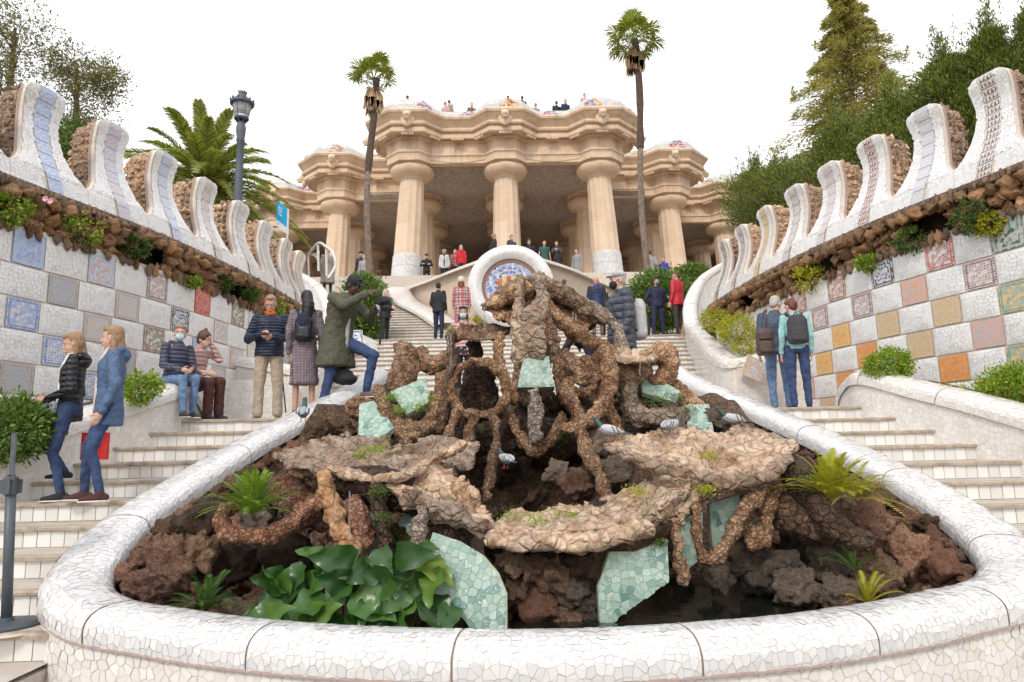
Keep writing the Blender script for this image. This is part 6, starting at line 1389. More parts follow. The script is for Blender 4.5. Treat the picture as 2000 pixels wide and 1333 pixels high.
add('wall_face', [tuple(p) for p in pw], [tuple(range(6))], M['shard_warm'], wl2); face_panel(wl2, [(684,690,17.3),(708,690,17.3),(708,645,17.8),(684,645,17.8)], T['blue_black_flowers'], 'tile_panel')
# ================================================================== PEOPLE
def cloth(name, c, rough=.8, var=.15, puff=0, scale=18, sheen=.0):
    m, n, b = nodes(name); co = coord(n); t = tex(n, 'Noise', scale, co, Detail=5.0, Distortion=1.2)
    lo = tuple(x*(1-var) for x in c); hi = tuple(min(1, x*(1+var)) for x in c); n.links.new(ramp(n, t.outputs[0], [(.3, lo), (.7, hi)]), b.inputs['Base Color']); b.inputs['Roughness'].default_value = rough
    if puff:
        sp = n.nodes.new('ShaderNodeSeparateXYZ'); n.links.new(co, sp.inputs[0]); w_ = math_(n, 'ABSOLUTE', math_(n, 'SINE', math_(n, 'ADD', math_(n, 'MULTIPLY', sp.outputs[2], puff), math_(n, 'MULTIPLY', t.outputs[0], .8)))); h = math_(n, 'POWER', w_, .5); bump(n, b, math_(n, 'ADD', h, math_(n, 'MULTIPLY', t.outputs[0], .25)), .9, .02)
    else: bump(n, b, t.outputs[0], .6, .02)
    return m
def plaid(name, a, b_, c_, s=14):
    m, n, bs = nodes(name); sp = n.nodes.new('ShaderNodeSeparateXYZ'); n.links.new(coord(n), sp.inputs[0])
    def band(o_, k, w_): return math_(n, 'LESS_THAN', math_(n, 'FRACT', math_(n, 'MULTIPLY_ADD', o_, s, k)), w_)
    hx = math_(n, 'ADD', sp.outputs[0], math_(n, 'MULTIPLY', sp.outputs[1], .7))
    c = mixc(n, math_(n, 'MULTIPLY', band(hx, 0, .45), .6), a, b_); c = mixc(n, math_(n, 'MULTIPLY', band(sp.outputs[2], 0, .45), .6), c, b_); c = mixc(n, math_(n, 'MULTIPLY', band(hx, .3, .12), .7), c, c_); c = mixc(n, math_(n, 'MULTIPLY', band(sp.outputs[2], .3, .12), .7), c, c_)
    n.links.new(c, bs.inputs['Base Color']); bs.inputs['Roughness'].default_value = .9; t = tex(n, 'Noise', 20, coord(n), Detail=5.0); bump(n, bs, t.outputs[0], .4, .02); return m
K = {'black': cloth('black_cloth', (.018,.018,.022)), 'blackpuff': cloth('black_quilted', (.014,.015,.02), .5, puff=52), 'navy': cloth('navy_cloth', (.015,.02,.055)), 'navypuff': cloth('navy_quilted', (.016,.024,.055), .5, puff=75), 'slatepuff': cloth('slate_blue_quilted', (.065,.07,.115), .5, puff=55),
  'greypuff': cloth('dark_grey_quilted', (.055,.065,.085), .45, puff=34), 'blue': cloth('blue_shell', (.07,.125,.235), .6), 'jeans': cloth('blue_denim', (.035,.06,.145), .85, .45, scale=9), 'ljeans': cloth('light_denim', (.13,.21,.36), .85, .35, scale=9), 'beige': cloth('beige_cotton', (.42,.35,.27)), 'olive': cloth('olive_parka', (.085,.085,.055)), 'white': cloth('white_cloth', (.72,.72,.70)),
  'cream': cloth('cream_knit', (.62,.52,.44)), 'red': cloth('red_shell', (.50,.02,.035), .55), 'brightred': cloth('bright_red', (.62,.03,.03)), 'pink': cloth('pink_quilted', (.58,.36,.34), .6, puff=50), 'maroon': cloth('maroon_corduroy', (.075,.022,.02)), 'brown': cloth('brown_trousers', (.15,.105,.075)), 'darkbrown': cloth('dark_brown_trousers', (.045,.035,.03)), 'dgreen': cloth('green_tee', (.03,.10,.09)), 'aqua': cloth('aqua_shirt', (.30,.55,.56)), 'charcoal': cloth('charcoal_cloth', (.05,.05,.058)), 'royal': cloth('royal_blue', (.03,.04,.40)), 'lgrey': cloth('light_grey_cloth', (.45,.45,.46)),
  'plaidcoat': plaid('purple_grey_plaid', (.27,.22,.23), (.15,.12,.15), (.05,.03,.05), 13), 'redplaid': plaid('red_black_white_plaid', (.50,.46,.44), (.40,.02,.03), (.02,.02,.02), 5), 'greyplaid': plaid('grey_plaid', (.42,.42,.42), (.24,.24,.25), (.1,.1,.1), 6), 'lace': plaid('patterned_shirt', (.6,.58,.56), (.25,.22,.22), (.1,.08,.08), 30), 'taupe': cloth('taupe_coat', (.30,.26,.22)), 'orange': cloth('orange_lining', (.75,.16,.02))}
SK = {'fair': cloth('fair_skin', (.62,.38,.29), .5, .06), 'ruddy': cloth('ruddy_skin', (.60,.30,.22), .5, .08), 'dark': cloth('dark_skin', (.075,.035,.022), .45, .1), 'tan': cloth('tan_skin', (.48,.28,.19), .5, .06)}
HR = {'blond': cloth('blond_hair', (.32,.19,.105), .5, .35, scale=40), 'brown': cloth('brown_hair', (.10,.05,.03), .5, .3, scale=40), 'black': cloth('black_hair', (.012,.010,.012), .4, .2, scale=40), 'grey': cloth('grey_hair', (.45,.43,.40), .6, .2, scale=40), 'red': cloth('auburn_hair', (.16,.045,.022), .5, .3, scale=40), 'sandy': cloth('sandy_hair', (.33,.20,.13), .5, .2, scale=40)}
EYE = plain('eye_dark', (.02,.015,.012), .2, var=.02, bmp=0); EYEW = plain('eye_white', (.7,.68,.66), .3, var=.02, bmp=0); LIP = plain('lips', (.42,.14,.12), .5, var=.02, bmp=0); MASKB = cloth('pale_blue_mask', (.45,.62,.68), .8, .05); MASKK = cloth('black_mask', (.02,.02,.022)); MASKN = cloth('navy_mask', (.02,.07,.18)); SOLE = plain('shoe_sole', (.7,.68,.66), .6, bmp=0)
def V3(*a): return np.array(a, float)
BASE = dict(pel=V3(0, 0, .95), chest=V3(0, 0, 1.30), neck=V3(0, .01, 1.47), head=V3(0, -.015, 1.615), shL=V3(.185, .01, 1.41), shR=V3(-.185, .01, 1.41), elL=V3(.235, .03, 1.13), elR=V3(-.235, .03, 1.13), wrL=V3(.25, -.05, .89), wrR=V3(-.25, -.05, .89),
    hipL=V3(.09, 0, .93), hipR=V3(-.09, 0, .93), knL=V3(.105, -.01, .50), knR=V3(-.105, -.01, .50), anL=V3(.105, .02, .09), anR=V3(-.105, .02, .09))
def Rz(a): return np.array(Matrix.Rotation(a, 3, 'Z'))
def Rx(a): return np.array(Matrix.Rotation(a, 3, 'X'))
def person(label, pos, heading, h=1.7, top='black', bottom='jeans', skin='fair', hair='short', hairc='brown', pose=None, look=0, nod=0, hem=.10, loose=1.0, vox=.02, cap_=None, mask=None, shoes='black', skirt=None, collar=True, group=None, hood=False, fem=False, openf=None, feet=None, slim=1.0, legs='trousers', sleeves=True, extra=None, roll=0):
    root = thing('person', label, 'person', group, loc=tuple(pos), rz=heading, sc=h/1.75); J = {k: v.copy() for k, v in BASE.items()}
    if fem:
        for s_ in ('shL', 'shR', 'elL', 'elR', 'wrL', 'wrR'): J[s_][0] *= .87
    for k, v in (pose or {}).items(): J[k] = V3(*v)
    near = vox <= .016; hv = .008 if near else (.013 if vox <= .022 else .018)
    HM = Rz(look) @ Rx(nod) @ np.array(Matrix.Rotation(roll, 3, 'Y')); hd = J['head']
    def hp(x, y, z): return hd+HM @ V3(x, y, z)
    # ---- body: one continuous surface
    pr = [ell(hp(0, .01, .03), (.074, .093, .098), HM), ell(hp(0, -.022, -.03), (.058, .068, .085), HM), ell(hp(0, -.055, -.09), (.025, .022, .02), HM), cap(hp(0, -.090, .008), .007, hp(0, -.103, -.028), .0115), ell(hp(0, -.088, -.068), (.024, .012, .012), HM), ell(hp(.03, -.083, .03), (.022, .012, .008), HM), ell(hp(-.03, -.083, .03), (.022, .012, .008), HM),
        ell(hp(.077, .01, -.01), (.009, .02, .032), HM), ell(hp(-.077, .01, -.01), (.009, .02, .032), HM), cap(J['neck']-V3(0, 0, .04), .056, hd-V3(0, -.02, .06), .05)]
    sw = .165 if not fem else .145; pel, ch = J['pel'], J['chest']; wst = pel*.55+ch*.45
    pr += [cap(pel, .082, wst, .08), cap(wst, .08, ch, .085), cap(J['shL']*.8+J['shR']*.2, .042, J['shR']*.8+J['shL']*.2, .042), cap(ch, .08, J['neck'], .052)]
    for s_ in 'LR':
        sg = 1 if s_ == 'L' else -1
        bare = legs != 'trousers'; pr += [cap(J['sh'+s_], .040, J['el'+s_], .034), cap(J['el'+s_], .034, J['wr'+s_], .025), cap(J['hip'+s_], .075 if bare else .05, J['kn'+s_], .052 if bare else .036), cap(J['kn'+s_], .05 if bare else .036, J['an'+s_], .034 if bare else .028)]
        wr = J['wr'+s_]; d = wr-J['el'+s_]; d /= np.linalg.norm(d); inn = V3(-sg, -.3, 0); inn -= d*(inn @ d); inn /= np.linalg.norm(inn); side_ = np.cross(d, inn)
        if side_[1] > 0: side_ = -side_
        pr.append(ell(wr+d*.045, (.034, .018, .05), np.stack([side_, inn, d], 1)))
        fr = .0085 if near else .012
        for k in range(4):
            b0 = wr+d*.08+side_*(.026-.0175*k); L_ = (.040, .045, .042, .033)[k]; m_ = b0+d*L_+inn*.006; e_ = m_+d*L_*.55+inn*.022; pr += [cap(b0-d*.02, fr, m_, fr), cap(m_, fr, e_, fr*.85)]
        t0 = wr+d*.03+side_*.026; t1 = t0+side_*.028+d*.028+inn*.01; pr += [cap(t0, fr*1.2, t1, fr*1.15), cap(t1, fr*1.1, t1+d*.03+inn*.008, fr*.9)]
    body = link('body', blob('body', pr, hv, SK[skin], 2), root, False)
    # face
    if vox <= .022:
        for sx in (1, -1):
            link('eye', blob('eye', [ell(hp(sx*.031, -.084, .012), (.0125, .008, .0065), HM)], .004, EYEW, 0), root, False); link('pupil', blob('pupil', [ell(hp(sx*.031, -.0895, .012), (.006, .005, .006), HM)], .003, EYE, 0), root, False)
            link('eyebrow', blob('eyebrow', [cap(hp(sx*.016, -.091, .033), .0035, hp(sx*.046, -.083, .036), .0028)], .003, HR[hairc], 0), root, False)
        if not mask: link('mouth', blob('mouth', [ell(hp(0, -.096, -.066), (.022, .008, .005), HM)], .004, LIP, 0), root, False)
    else:
        for sx in (1, -1): link('eye', blob('eye', [ell(hp(sx*.031, -.086, .014), (.013, .008, .008), HM)], .006, EYE, 0), root, False)
    # hair
    hs = []
    if hair != 'bald':
        hs = [ell(hp(0, .026, .045), (.083, .092, .094), HM), ell(hp(0, .06, -.005), (.074, .055, .075), HM)]
        hs.append(ell(hp(0, -.022, .088), (.070, .066, .040), HM))
        if hair in ('short',): hs = [ell(hp(0, .024, .050), (.080, .092, .088), HM), ell(hp(0, .062, 0), (.066, .045, .07), HM), ell(hp(0, -.045, .098), (.05, .04, .025), HM)]
        if hair == 'long': hs += [cap(hp(.055, .03, 0), .036, hp(.07, .04, -.16), .036), cap(hp(-.055, .03, 0), .036, hp(-.07, .04, -.16), .036), cap(hp(0, .06, 0), .06, hp(0, .08, -.16), .055), cap(hp(.05, .05, -.15), .04, hp(.07, .05, -.30), .018), cap(hp(-.05, .05, -.15), .04, hp(-.08, .0, -.32), .018), cap(hp(0, .085, -.14), .05, hp(0, .11, -.30), .03)]
        if hair == 'bob': hs += [cap(hp(.06, .02, 0), .032, hp(.065, .015, -.12), .03), cap(hp(-.06, .02, 0), .032, hp(-.065, .015, -.12), .03), cap(hp(0, .06, 0), .055, hp(0, .06, -.11), .05)]
        if hair == 'pony': hs += [ell(hp(0, .09, .07), (.05, .04, .05), HM), cap(hp(0, .10, .06), .06, hp(0, .13, -.12), .088), cap(hp(0, .13, -.1), .092, hp(.02, .14, -.28), .07), cap(hp(.02, .14, -.28), .07, hp(.03, .13, -.46), .02)]
        if hair == 'bun': hs += [ell(hp(0, .11, .02), (.042, .035, .042), HM)]
        if hair == 'lowtail': hs += [cap(hp(0, .08, -.02), .03, hp(0, .11, -.14), .02)]
        link('hair', blob('hair', hs, .011 if near else .015, HR[hairc], 2, (('CLOUDS', .02, .006, .5),)), root, False)
    if cap_:
        kind, mm = cap_
        if kind == 'baseball': pr = [ell(hp(0, .015, .055), (.092, .104, .09), HM), ell(hp(0, -.115, .045), (.062, .065, .010), HM)]
        elif kind == 'beanie': pr = [ell(hp(0, .02, .05), (.092, .104, .105), HM), ell(hp(0, .02, .165), (.025, .025, .02), HM)]
        elif kind == 'bobble': pr = [ell(hp(0, .015, .06), (.105, .115, .12), HM)]
        else: pr = [ell(hp(0, .0, .075), (.098, .118, .06), HM), ell(hp(0, -.11, .05), (.06, .04, .012), HM)]
        c_ = [q for q in pr]; link('hat', blob('hat', c_, .010, mm, 2), root, False)
    if mask: link('face_mask', blob('face_mask', [ell(hp(0, -.055, -.052), (.062, .058, .058), HM)], .009, mask, 2), root, False); link('mask_strap', mk('mask_strap', *(lambda q: (q.v, q.f))(MB().tube([hp(.058, -.06, -.03), hp(.08, .0, .01)], .003, 4).tube([hp(-.058, -.06, -.03), hp(-.08, .0, .01)], .003, 4)), mask), root, False)
    # ---- top garment: body of the coat with a clean hem, and both sleeves
    kx = loose*(.92 if fem else 1.0); hem_c = pel-V3(0, 0, hem); rx = sw*1.02*kx; up_ = (J['neck']-pel)
    if hem > .3: bw = 1.25
    else: bw = 1.0
    rings = [(hem_c, rx*1.0*bw, .125*kx*bw), (hem_c+V3(0, 0, .03), rx*.99*bw, .125*kx*bw)]
    if hem > .2: rings.append((pel-V3(0, 0, .02), rx*1.02, .13*kx))
    rings += [(pel+up_*.12, rx*.97, .118*kx), (wst, rx*(.86 if fem else .93), .108*kx), (pel*.2+ch*.8, rx*.98, .122*kx), (ch+V3(0, 0, .05), rx*1.05, .118*kx), (J['neck']-V3(0, 0, .05), rx*.82, .09*kx), (J['neck']+V3(0, 0, .0), .075*kx**.5, .07), (J['neck']+V3(0, 0, .035 if collar else .005), .064, .062)]
    pr = [loft(rings, 20)]
    for s_ in 'LR':
        if sleeves: pr += [cap(J['sh'+s_], .066*kx, J['el'+s_], .054*kx), cap(J['el'+s_], .054*kx, J['wr'+s_]-(J['wr'+s_]-J['el'+s_])*.06, .040*kx)]
        else: pr += [cap(J['sh'+s_], .064, J['sh'+s_]*.55+J['el'+s_]*.45, .055)]
    if hood: pr += [cap(J['neck']+V3(-.07, .06, .02), .05, J['neck']+V3(.07, .06, .02), .05), ell(J['neck']+V3(0, .09, -.03), (.10, .06, .08))]
    tm = K[top] if isinstance(top, str) else top
    link('coat' if hem > .3 else 'jacket', blob('jacket', pr, vox*.85, tm, 2, (('CLOUDS', .08, .03, .5), ('CLOUDS', .03, .008, .5))), root, False)
    if openf:      # shirt showing in an open front
        fr_ = [ell(ch+V3(0, -.07*kx, -.12), (.05, .075, .27)), ]; link('shirt_front', blob('shirt_front', [loft([(hem_c+V3(0, -.062*kx, .06), .045, .078), (wst+V3(0, -.062*kx, 0), .045, .07), (ch+V3(0, -.060*kx, .05), .045, .07), (J['neck']+V3(0, -.012, .05), .05, .056)], 16)], .012, K[openf], 1), root, False)
    # ---- lower garment
    pr = []
    if legs == 'trousers':
        pr += [loft([(pel-V3(0, 0, .07), sw*.98, .12), (pel+V3(0, 0, .08), sw*.86, .108)], 16)]
        for s_ in 'LR':
            a, k_, e = J['hip'+s_], J['kn'+s_], J['an'+s_]; pr += [cap(a, .098*slim, k_, .068*slim), cap(k_, .068*slim, e+V3(0, 0, .0)+(k_-e)*.04, .050*slim if slim <= 1 else .062*slim)]
        link('trousers', blob('trousers', pr, vox*.85, K[bottom], 2, (('CLOUDS', .06, .022, .5),)), root, False)
    if skirt: link('skirt', blob('skirt', [loft([(pel-V3(0, 0, skirt[1]), sw*1.06, .125), (pel+V3(0, 0, .02), sw*.98, .118)], 20)], vox*.9, K[skirt[0]], 1), root, False)
    # ---- shoes
    for s_ in 'LR':
        an = J['an'+s_]; kn = J['kn'+s_]; fd = (feet or {}).get(s_, V3(.12 if s_ == 'L' else -.12, -1, 0)); fd = V3(*fd); fd /= np.linalg.norm(fd)
        pr = [cap(an+V3(0, 0, -.045)-fd*.045, .038, an+V3(0, 0, -.048)+fd*.07, .037), cap(an+V3(0, 0, -.05)+fd*.06, .038, an+V3(0, 0, -.06)+fd*.15, .028), cap(an+V3(0, 0, 0), .04, an-V3(0, 0, .04), .042)]
        sh_ = link('shoe', blob('shoe', pr, .012 if near else .016, K[shoes] if isinstance(shoes, str) else shoes, 2), root, False)
        if near: link('sole', blob('sole', [loft([(an+V3(0, 0, -.088)+fd*.05, .05+abs(fd[0])*.09, .05+abs(fd[1])*.09), (an+V3(0, 0, -.072)+fd*.05, .05+abs(fd[0])*.09, .05+abs(fd[1])*.09)], 16)], .010, SOLE, 1), root, False)
    return root, J
def W(root, p):
    """a point of the figure in the world"""
    h = root.scale[0]; a = root.rotation_euler.z; x, y, z = p; return Vector((root.location.x+h*(x*math.cos(a)-y*math.sin(a)), root.location.y+h*(x*math.sin(a)+y*math.cos(a)), root.location.z+h*z))
def prop(name, label, cat, root, c, prims, vox, m, dv=(), smooth=2, group=None):
    """a carried thing: its own top-level object, modelled in the carrier's frame"""
    me = blob(name, prims, vox, m, smooth, dv); o = bpy.data.objects.new(name, me); C.objects.link(o); o.location = root.location; o.rotation_euler = root.rotation_euler; o.scale = root.scale; tag(o, label, cat, group); return o
def backpack(root, J, label, m, m2=None, sz=(.15, .09, .22), drop=0.0, off=.17):
    c = J['chest']+V3(0, off, -.06-drop); e = bpy.data.objects.new('backpack', None); C.objects.link(e); e.location = root.location; e.rotation_euler = root.rotation_euler; e.scale = root.scale; tag(e, label, 'backpack')
    def rb(c, s_): return [loft([(c-V3(0, 0, s_[2]), s_[0]*.85, s_[1]*.8), (c-V3(0, 0, s_[2]*.8), s_[0], s_[1]), (c+V3(0, 0, s_[2]*.6), s_[0]*.95, s_[1]*.9), (c+V3(0, 0, s_[2]*.92), s_[0]*.7, s_[1]*.65), (c+V3(0, 0, s_[2]), s_[0]*.4, s_[1]*.4)], 16)]
    link('bag_body', blob('bag_body', rb(c, sz), .016, m, 3, (('CLOUDS', .08, .015, .5),)), e, False); link('front_pocket', blob('front_pocket', rb(c+V3(0, sz[1]*.85, -sz[2]*.35), (sz[0]*.75, sz[1]*.45, sz[2]*.5)), .014, m2 or m, 3), e, False)
    for sx in (1, -1):
        q = [c+V3(sx*.07, -.05, sz[2]*.8), V3(sx*.11, .02, 0)+J['neck']*V3(0, 1, 1)+V3(0, 0, .01), J['chest']+V3(sx*.12, -.125, .02), J['chest']+V3(sx*.13, -.08, -.15), c+V3(sx*.11, -.04, -sz[2]*.7)]
        mb = MB().tube(catmull(q, 6), .016, 6); link('strap', mk('strap', mb.v, mb.f, m2 or m, True), e, False)
    mb = MB().tube(catmull([c+V3(-.03, -.04, sz[2]), c+V3(0, -.03, sz[2]+.05), c+V3(.03, -.04, sz[2])], 5), .008, 6); link('loop', mk('loop', mb.v, mb.f, m2 or m, True), e, False); return e
def hz(Y): 
    k = math.ceil((8.7-Y)/.47-1e-6); return 2.1-.17*max(0, k)
D = math.radians
def foot(x, y, Y, z): p = P(x, y, Y); return Vector((p.x, Y, z))
# the two women walking down on the left
w1, J1 = person('woman in a black padded jacket and blue jeans walking down the left stairs, head bowed', foot(122,975,6.5,1.25), D(-68), 1.58, 'blackpuff', 'jeans', 'fair', 'bob', 'blond', dict(pel=(0,0,.93), knR=(-.10,-.24,.62), anR=(-.10,-.02,.30), knL=(.10,-.10,.50), anL=(.10,.0,.09), elR=(-.25,.04,1.12), wrR=(-.12,-.20,1.06), elL=(.25,.04,1.12), wrL=(.08,-.22,1.02)), look=D(5), nod=D(14), hem=.12, fem=True, slim=.84, vox=.015, hood=True, openf='white', shoes='black')
w2, J2 = person('woman in an open blue jacket and cream turtleneck walking down the left stairs', foot(200,970,6.3,1.25), D(-62), 1.60, 'blue', 'jeans', 'fair', 'long', 'blond', dict(pel=(0,0,.93), knL=(.09,-.12,.50), anL=(.10,-.02,.09), knR=(-.09,-.16,.52), anR=(-.12,-.16,.10), elL=(.24,.05,1.12), wrL=(.22,-.06,.86), elR=(-.22,.04,1.12), wrR=(-.22,-.04,.88)), look=D(-18), nod=D(2), hem=.20, fem=True, loose=1.15, slim=.84, vox=.015, openf='cream', hood=True, shoes='maroon')
rbag = thing('shopping_bag', 'red paper shopping bag carried low behind the woman in the blue jacket', 'shopping bag', loc=tuple(P(185,880,6.7))); bq = P(186,872,6.75); MB().obox(bq, (.11,.02,0), (-.01,.045,0), (0,0,.13)).add('bag_body', K['brightred'], rbag); MB().tube(catmull([bq+Vector((-.05,0,.13)), bq+Vector((0,0,.24)), bq+Vector((.05,0,.13))], 5), .004, 5).add('handle', K['white'], rbag); MB().obox(bq+Vector((-.01,-.05,-.03)), (.035,.005,0), (0,.001,0), (0,0,.045)).add('print', K['white'], rbag)
# seated pair
sz_ = .47
sit = dict(pel=(0,.08,.56), chest=(0,.02,.90), neck=(0,-.02,1.06), head=(0,-.05,1.21), shL=(.17,-.01,1.01), shR=(-.17,-.01,1.01), elL=(.21,-.05,.75), elR=(-.21,-.05,.75), wrL=(.08,-.28,.70), wrR=(-.08,-.28,.68), hipL=(.09,.06,.55), hipR=(-.09,.06,.55), knL=(.09,-.36,.56), knR=(-.09,-.36,.54), anL=(.10,-.30,.10), anR=(-.09,-.42,.10))
sp1 = P(383,800,8.35)
s1, J3 = person('seated woman in a slate puffer jacket, light jeans and pale blue face mask', (-4.50, 8.86, 2.1), D(52), 1.62, 'slatepuff', 'ljeans', 'fair', 'lowtail', 'sandy', sit, look=D(-30), hem=.06, fem=True, slim=.95, vox=.015, mask=MASKB, hood=True, shoes='charcoal', loose=1.1)
sp2 = P(415,800,8.8); sit2 = dict(sit); sit2.update(elL=(.23,-.16,.92), wrL=(.06,-.14,1.17), anL=(.10,-.34,.10), anR=(-.09,-.34,.10), head=(0,-.09,1.19))
s2, J4 = person('seated woman in a pink quilted jacket and maroon trousers holding her hand to her face', (-4.40, 9.28, 2.1), D(62), 1.62, 'pink', 'maroon', 'fair', 'bun', 'brown', sit2, look=D(10), nod=D(15), hem=.05, fem=True, slim=1.15, vox=.017, shoes='charcoal', cap_=('beanie', HR['brown']), loose=1.05)
prop('mobile_phone', 'small dark phone in the hands of the seated woman in slate blue', 'phone', s1, None, [loft([(J3['wrL']+V3(-.06, -.07, .02), .035, .005), (J3['wrL']+V3(-.06, -.07, .09), .035, .005)], 8)], .006, K['navy'], smooth=0)
# man with phone
pm, J5 = person('man in a navy quilted jacket and beige trousers looking down at his phone', foot(522,812,9.5,2.1), D(8), 1.78, 'navypuff', 'beige', 'ruddy', 'short', 'sandy', dict(elL=(.29,.0,1.12), wrL=(.08,-.27,1.12), elR=(-.29,.0,1.12), wrR=(-.07,-.27,1.15), knL=(.12,0,.5), knR=(-.12,0,.5), anL=(.13,.02,.09), anR=(-.13,.02,.09), head=(0,-.05,1.605)), look=D(0), nod=D(26), hem=.07, loose=1.16, slim=1.1, vox=.015, shoes='brown', group=None)
prop('mobile_phone', 'black phone held in both hands by the man in the navy jacket', 'phone', pm, None, [loft([(V3(0, -.38, 1.12), .065, .010), (V3(0, -.36, 1.16), .065, .010)], 8)], .006, K['black'], smooth=0)
link('collar_lining', blob('collar_lining', [loft([(J5['neck']+V3(0,-.03,-.02), .065, .06), (J5['neck']+V3(0,-.03,.035), .085, .07)], 14)], .01, K['orange'], 1), pm, False)
# ponytail woman
pw_, J6 = person('woman with a long black ponytail in a plaid coat seen from behind', foot(592,812,9.0,2.1), D(188), 1.72, 'plaidcoat', 'black', 'tan', 'pony', 'black', dict(elR=(-.22,.02,1.12), wrR=(-.20,-.12,.93)), look=D(18), hem=.50, fem=True, loose=1.12, legs=None, skirt=('white', .40), vox=.015, shoes='black')
bpk = backpack(pw_, J6, 'small black leather backpack with a buckled flap on the plaid coat', cloth('black_leather', (.012,.013,.018), .3, .1), None, (.125,.07,.17), .05, .17)
link('flap', blob('flap', [ell(J6['chest']+V3(0, .235, .0), (.085, .018, .10))], .010, K['navy'], 1), bpk, False)
# man with camera kneeling on the rim
km, J7 = person('man in an olive parka and black cap kneeling on the rim with a camera', foot(655,770,8.9,2.15), D(64), 1.90, 'olive', 'jeans', 'dark', 'short', 'black', dict(pel=(0,0,.93), chest=(0,-.10,1.26), neck=(0,-.16,1.42), head=(0,-.25,1.53), shL=(.19,-.11,1.36), shR=(-.19,-.11,1.36), elL=(.27,-.30,1.17), wrL=(.08,-.50,1.22), elR=(-.25,-.30,1.24), wrR=(-.08,-.50,1.38), hipL=(.10,0,.90), hipR=(-.10,0,.90), knL=(.12,-.46,.68), anL=(.12,-.36,.26), knR=(-.10,.0,.48), anR=(-.10,.12,.09)), look=0, nod=D(28), hem=.38, loose=1.25, vox=.015, cap_=('baseball', K['black']), openf='lgrey', shoes='brown')
link('fur_collar', blob('fur_collar', [cap(J7['neck']+V3(-.10,.08,.0), .055, J7['neck']+V3(.0,.13,.03), .06), cap(J7['neck']+V3(.0,.13,.03), .06, J7['neck']+V3(.10,.08,.0), .055)], .012, cloth('tan_fur', (.50,.36,.26), .95, .3, scale=60), 0, (('CLOUDS', .02, .03, .4),)), km, False)
prop('camera', 'black camera with a dangling strap held up by the man in the parka', 'camera', km, None, [loft([(V3(0,-.64,1.25), .068, .035), (V3(0,-.64,1.34), .068, .035)], 8), cap(V3(0,-.66,1.295), .034, V3(0,-.73,1.29), .036), cap(V3(.06,-.62,1.27), .006, V3(.07,-.60,.95), .006), cap(V3(.07,-.60,.95), .012, V3(.05,-.60,.80), .014)], .008, K['black'], smooth=1)
gb = P(668,735,8.9); o = bpy.data.objects.new('black_bag', blob('black_bag', [ell(gb, (.16,.12,.11)), ell(gb+Vector((.05,0,-.04)), (.16,.12,.08))], .018, K['black'], 3, (('CLOUDS', .08, .03, .5),))); C.objects.link(o); tag(o, 'soft black bag lying on the landing behind the basin rim', 'bag')
tp = thing('tripod', 'thin black folded tripod standing behind the beige trousers', 'tripod', loc=tuple(P(548,800,9.8)))
for k in range(3): MB().tube([P(552,740,9.9), P(540+k*9,806,9.7+.15*k)], .010, 5).add('leg', K['black'], tp)
# middle distance
mA, JA = person('grey haired woman in a black puffer coat and black trousers by the hedge', foot(752,668,19.5,4.8), D(62), 1.60, 'blackpuff', 'black', 'fair', 'bob', 'grey', dict(elR=(-.22,-.05,1.12), wrR=(-.08,-.28,1.10), elL=(.22,-.05,1.12), wrL=(.06,-.28,1.08)), look=D(5), nod=D(12), hem=.16, fem=True, loose=1.4, vox=.022, hood=True)
backpack(mA, JA, 'pale blue and black backpack on the grey haired woman', K['lgrey'], K['black'], drop=.12, off=.22)
person('man in a black jacket and dark jeans looking up at the hall', foot(857,667,19.4,4.8), D(150), 1.76, 'black', 'navy', 'tan', 'short', 'black', dict(wrL=(.19,-.10,.93), wrR=(-.19,-.10,.93)), look=D(12), nod=D(-10), hem=.10, loose=1.1, vox=.022)
person('woman in a red, black and white plaid coat and woolly hat seen from behind', foot(902,662,19.0,4.8), D(178), 1.78, 'redplaid', 'black', 'fair', 'long', 'red', None, hem=.62, fem=True, loose=1.25, vox=.022, cap_=('bobble', K['cream']))
gp = P(903,618,9.5); person('small girl with dark hair and a pale face mask peeping over the rocks', (gp.x, 9.75, P(903,598,9.75).z-1.46), D(0), 1.46, 'pink', 'black', 'tan', 'bob', 'black', None, nod=D(0), hem=.08, fem=True, vox=.018, mask=MASKB)
mB, JB = person('bearded man in a pale flat cap, black mask and dark grey puffer jacket', foot(1218,745,9.25,2.1), D(-80), 1.99, 'greypuff', 'black', 'fair', 'short', 'grey', dict(wrL=(.22,-.08,.92)), look=D(0), hem=.20, loose=1.32, vox=.016, cap_=('flat', K['lgrey']), mask=MASKK, hood=True)
backpack(mB, JB, 'large grey and black backpack with pink trim on the man in the flat cap', K['lgrey'], K['black'], (.16,.10,.25), .1, .22)
bald, _J = person('bald man in a navy quilted jacket, blue sweater and brown trousers', foot(1168,640,19.2,4.8), D(-8), 1.80, 'navypuff', 'brown', 'ruddy', 'bald', 'grey', dict(wrR=(-.25,-.12,.93)), nod=D(14), hem=.08, loose=1.18, vox=.022, openf='royal')
prop('water_bottle', 'small grey bottle in the hand of the bald man', 'bottle', bald, None, [loft([(V3(-.25,-.2,.78), .03, .03), (V3(-.25,-.2,.94), .03, .03)], 10)], .01, K['dgreen'], smooth=1)
person('dark haired woman in a black coat half hidden behind the flat cap man', foot(1186,650,19.8,4.8), D(10), 1.62, 'black', 'black', 'fair', 'bob', 'brown', None, hem=.4, fem=True, vox=.025)
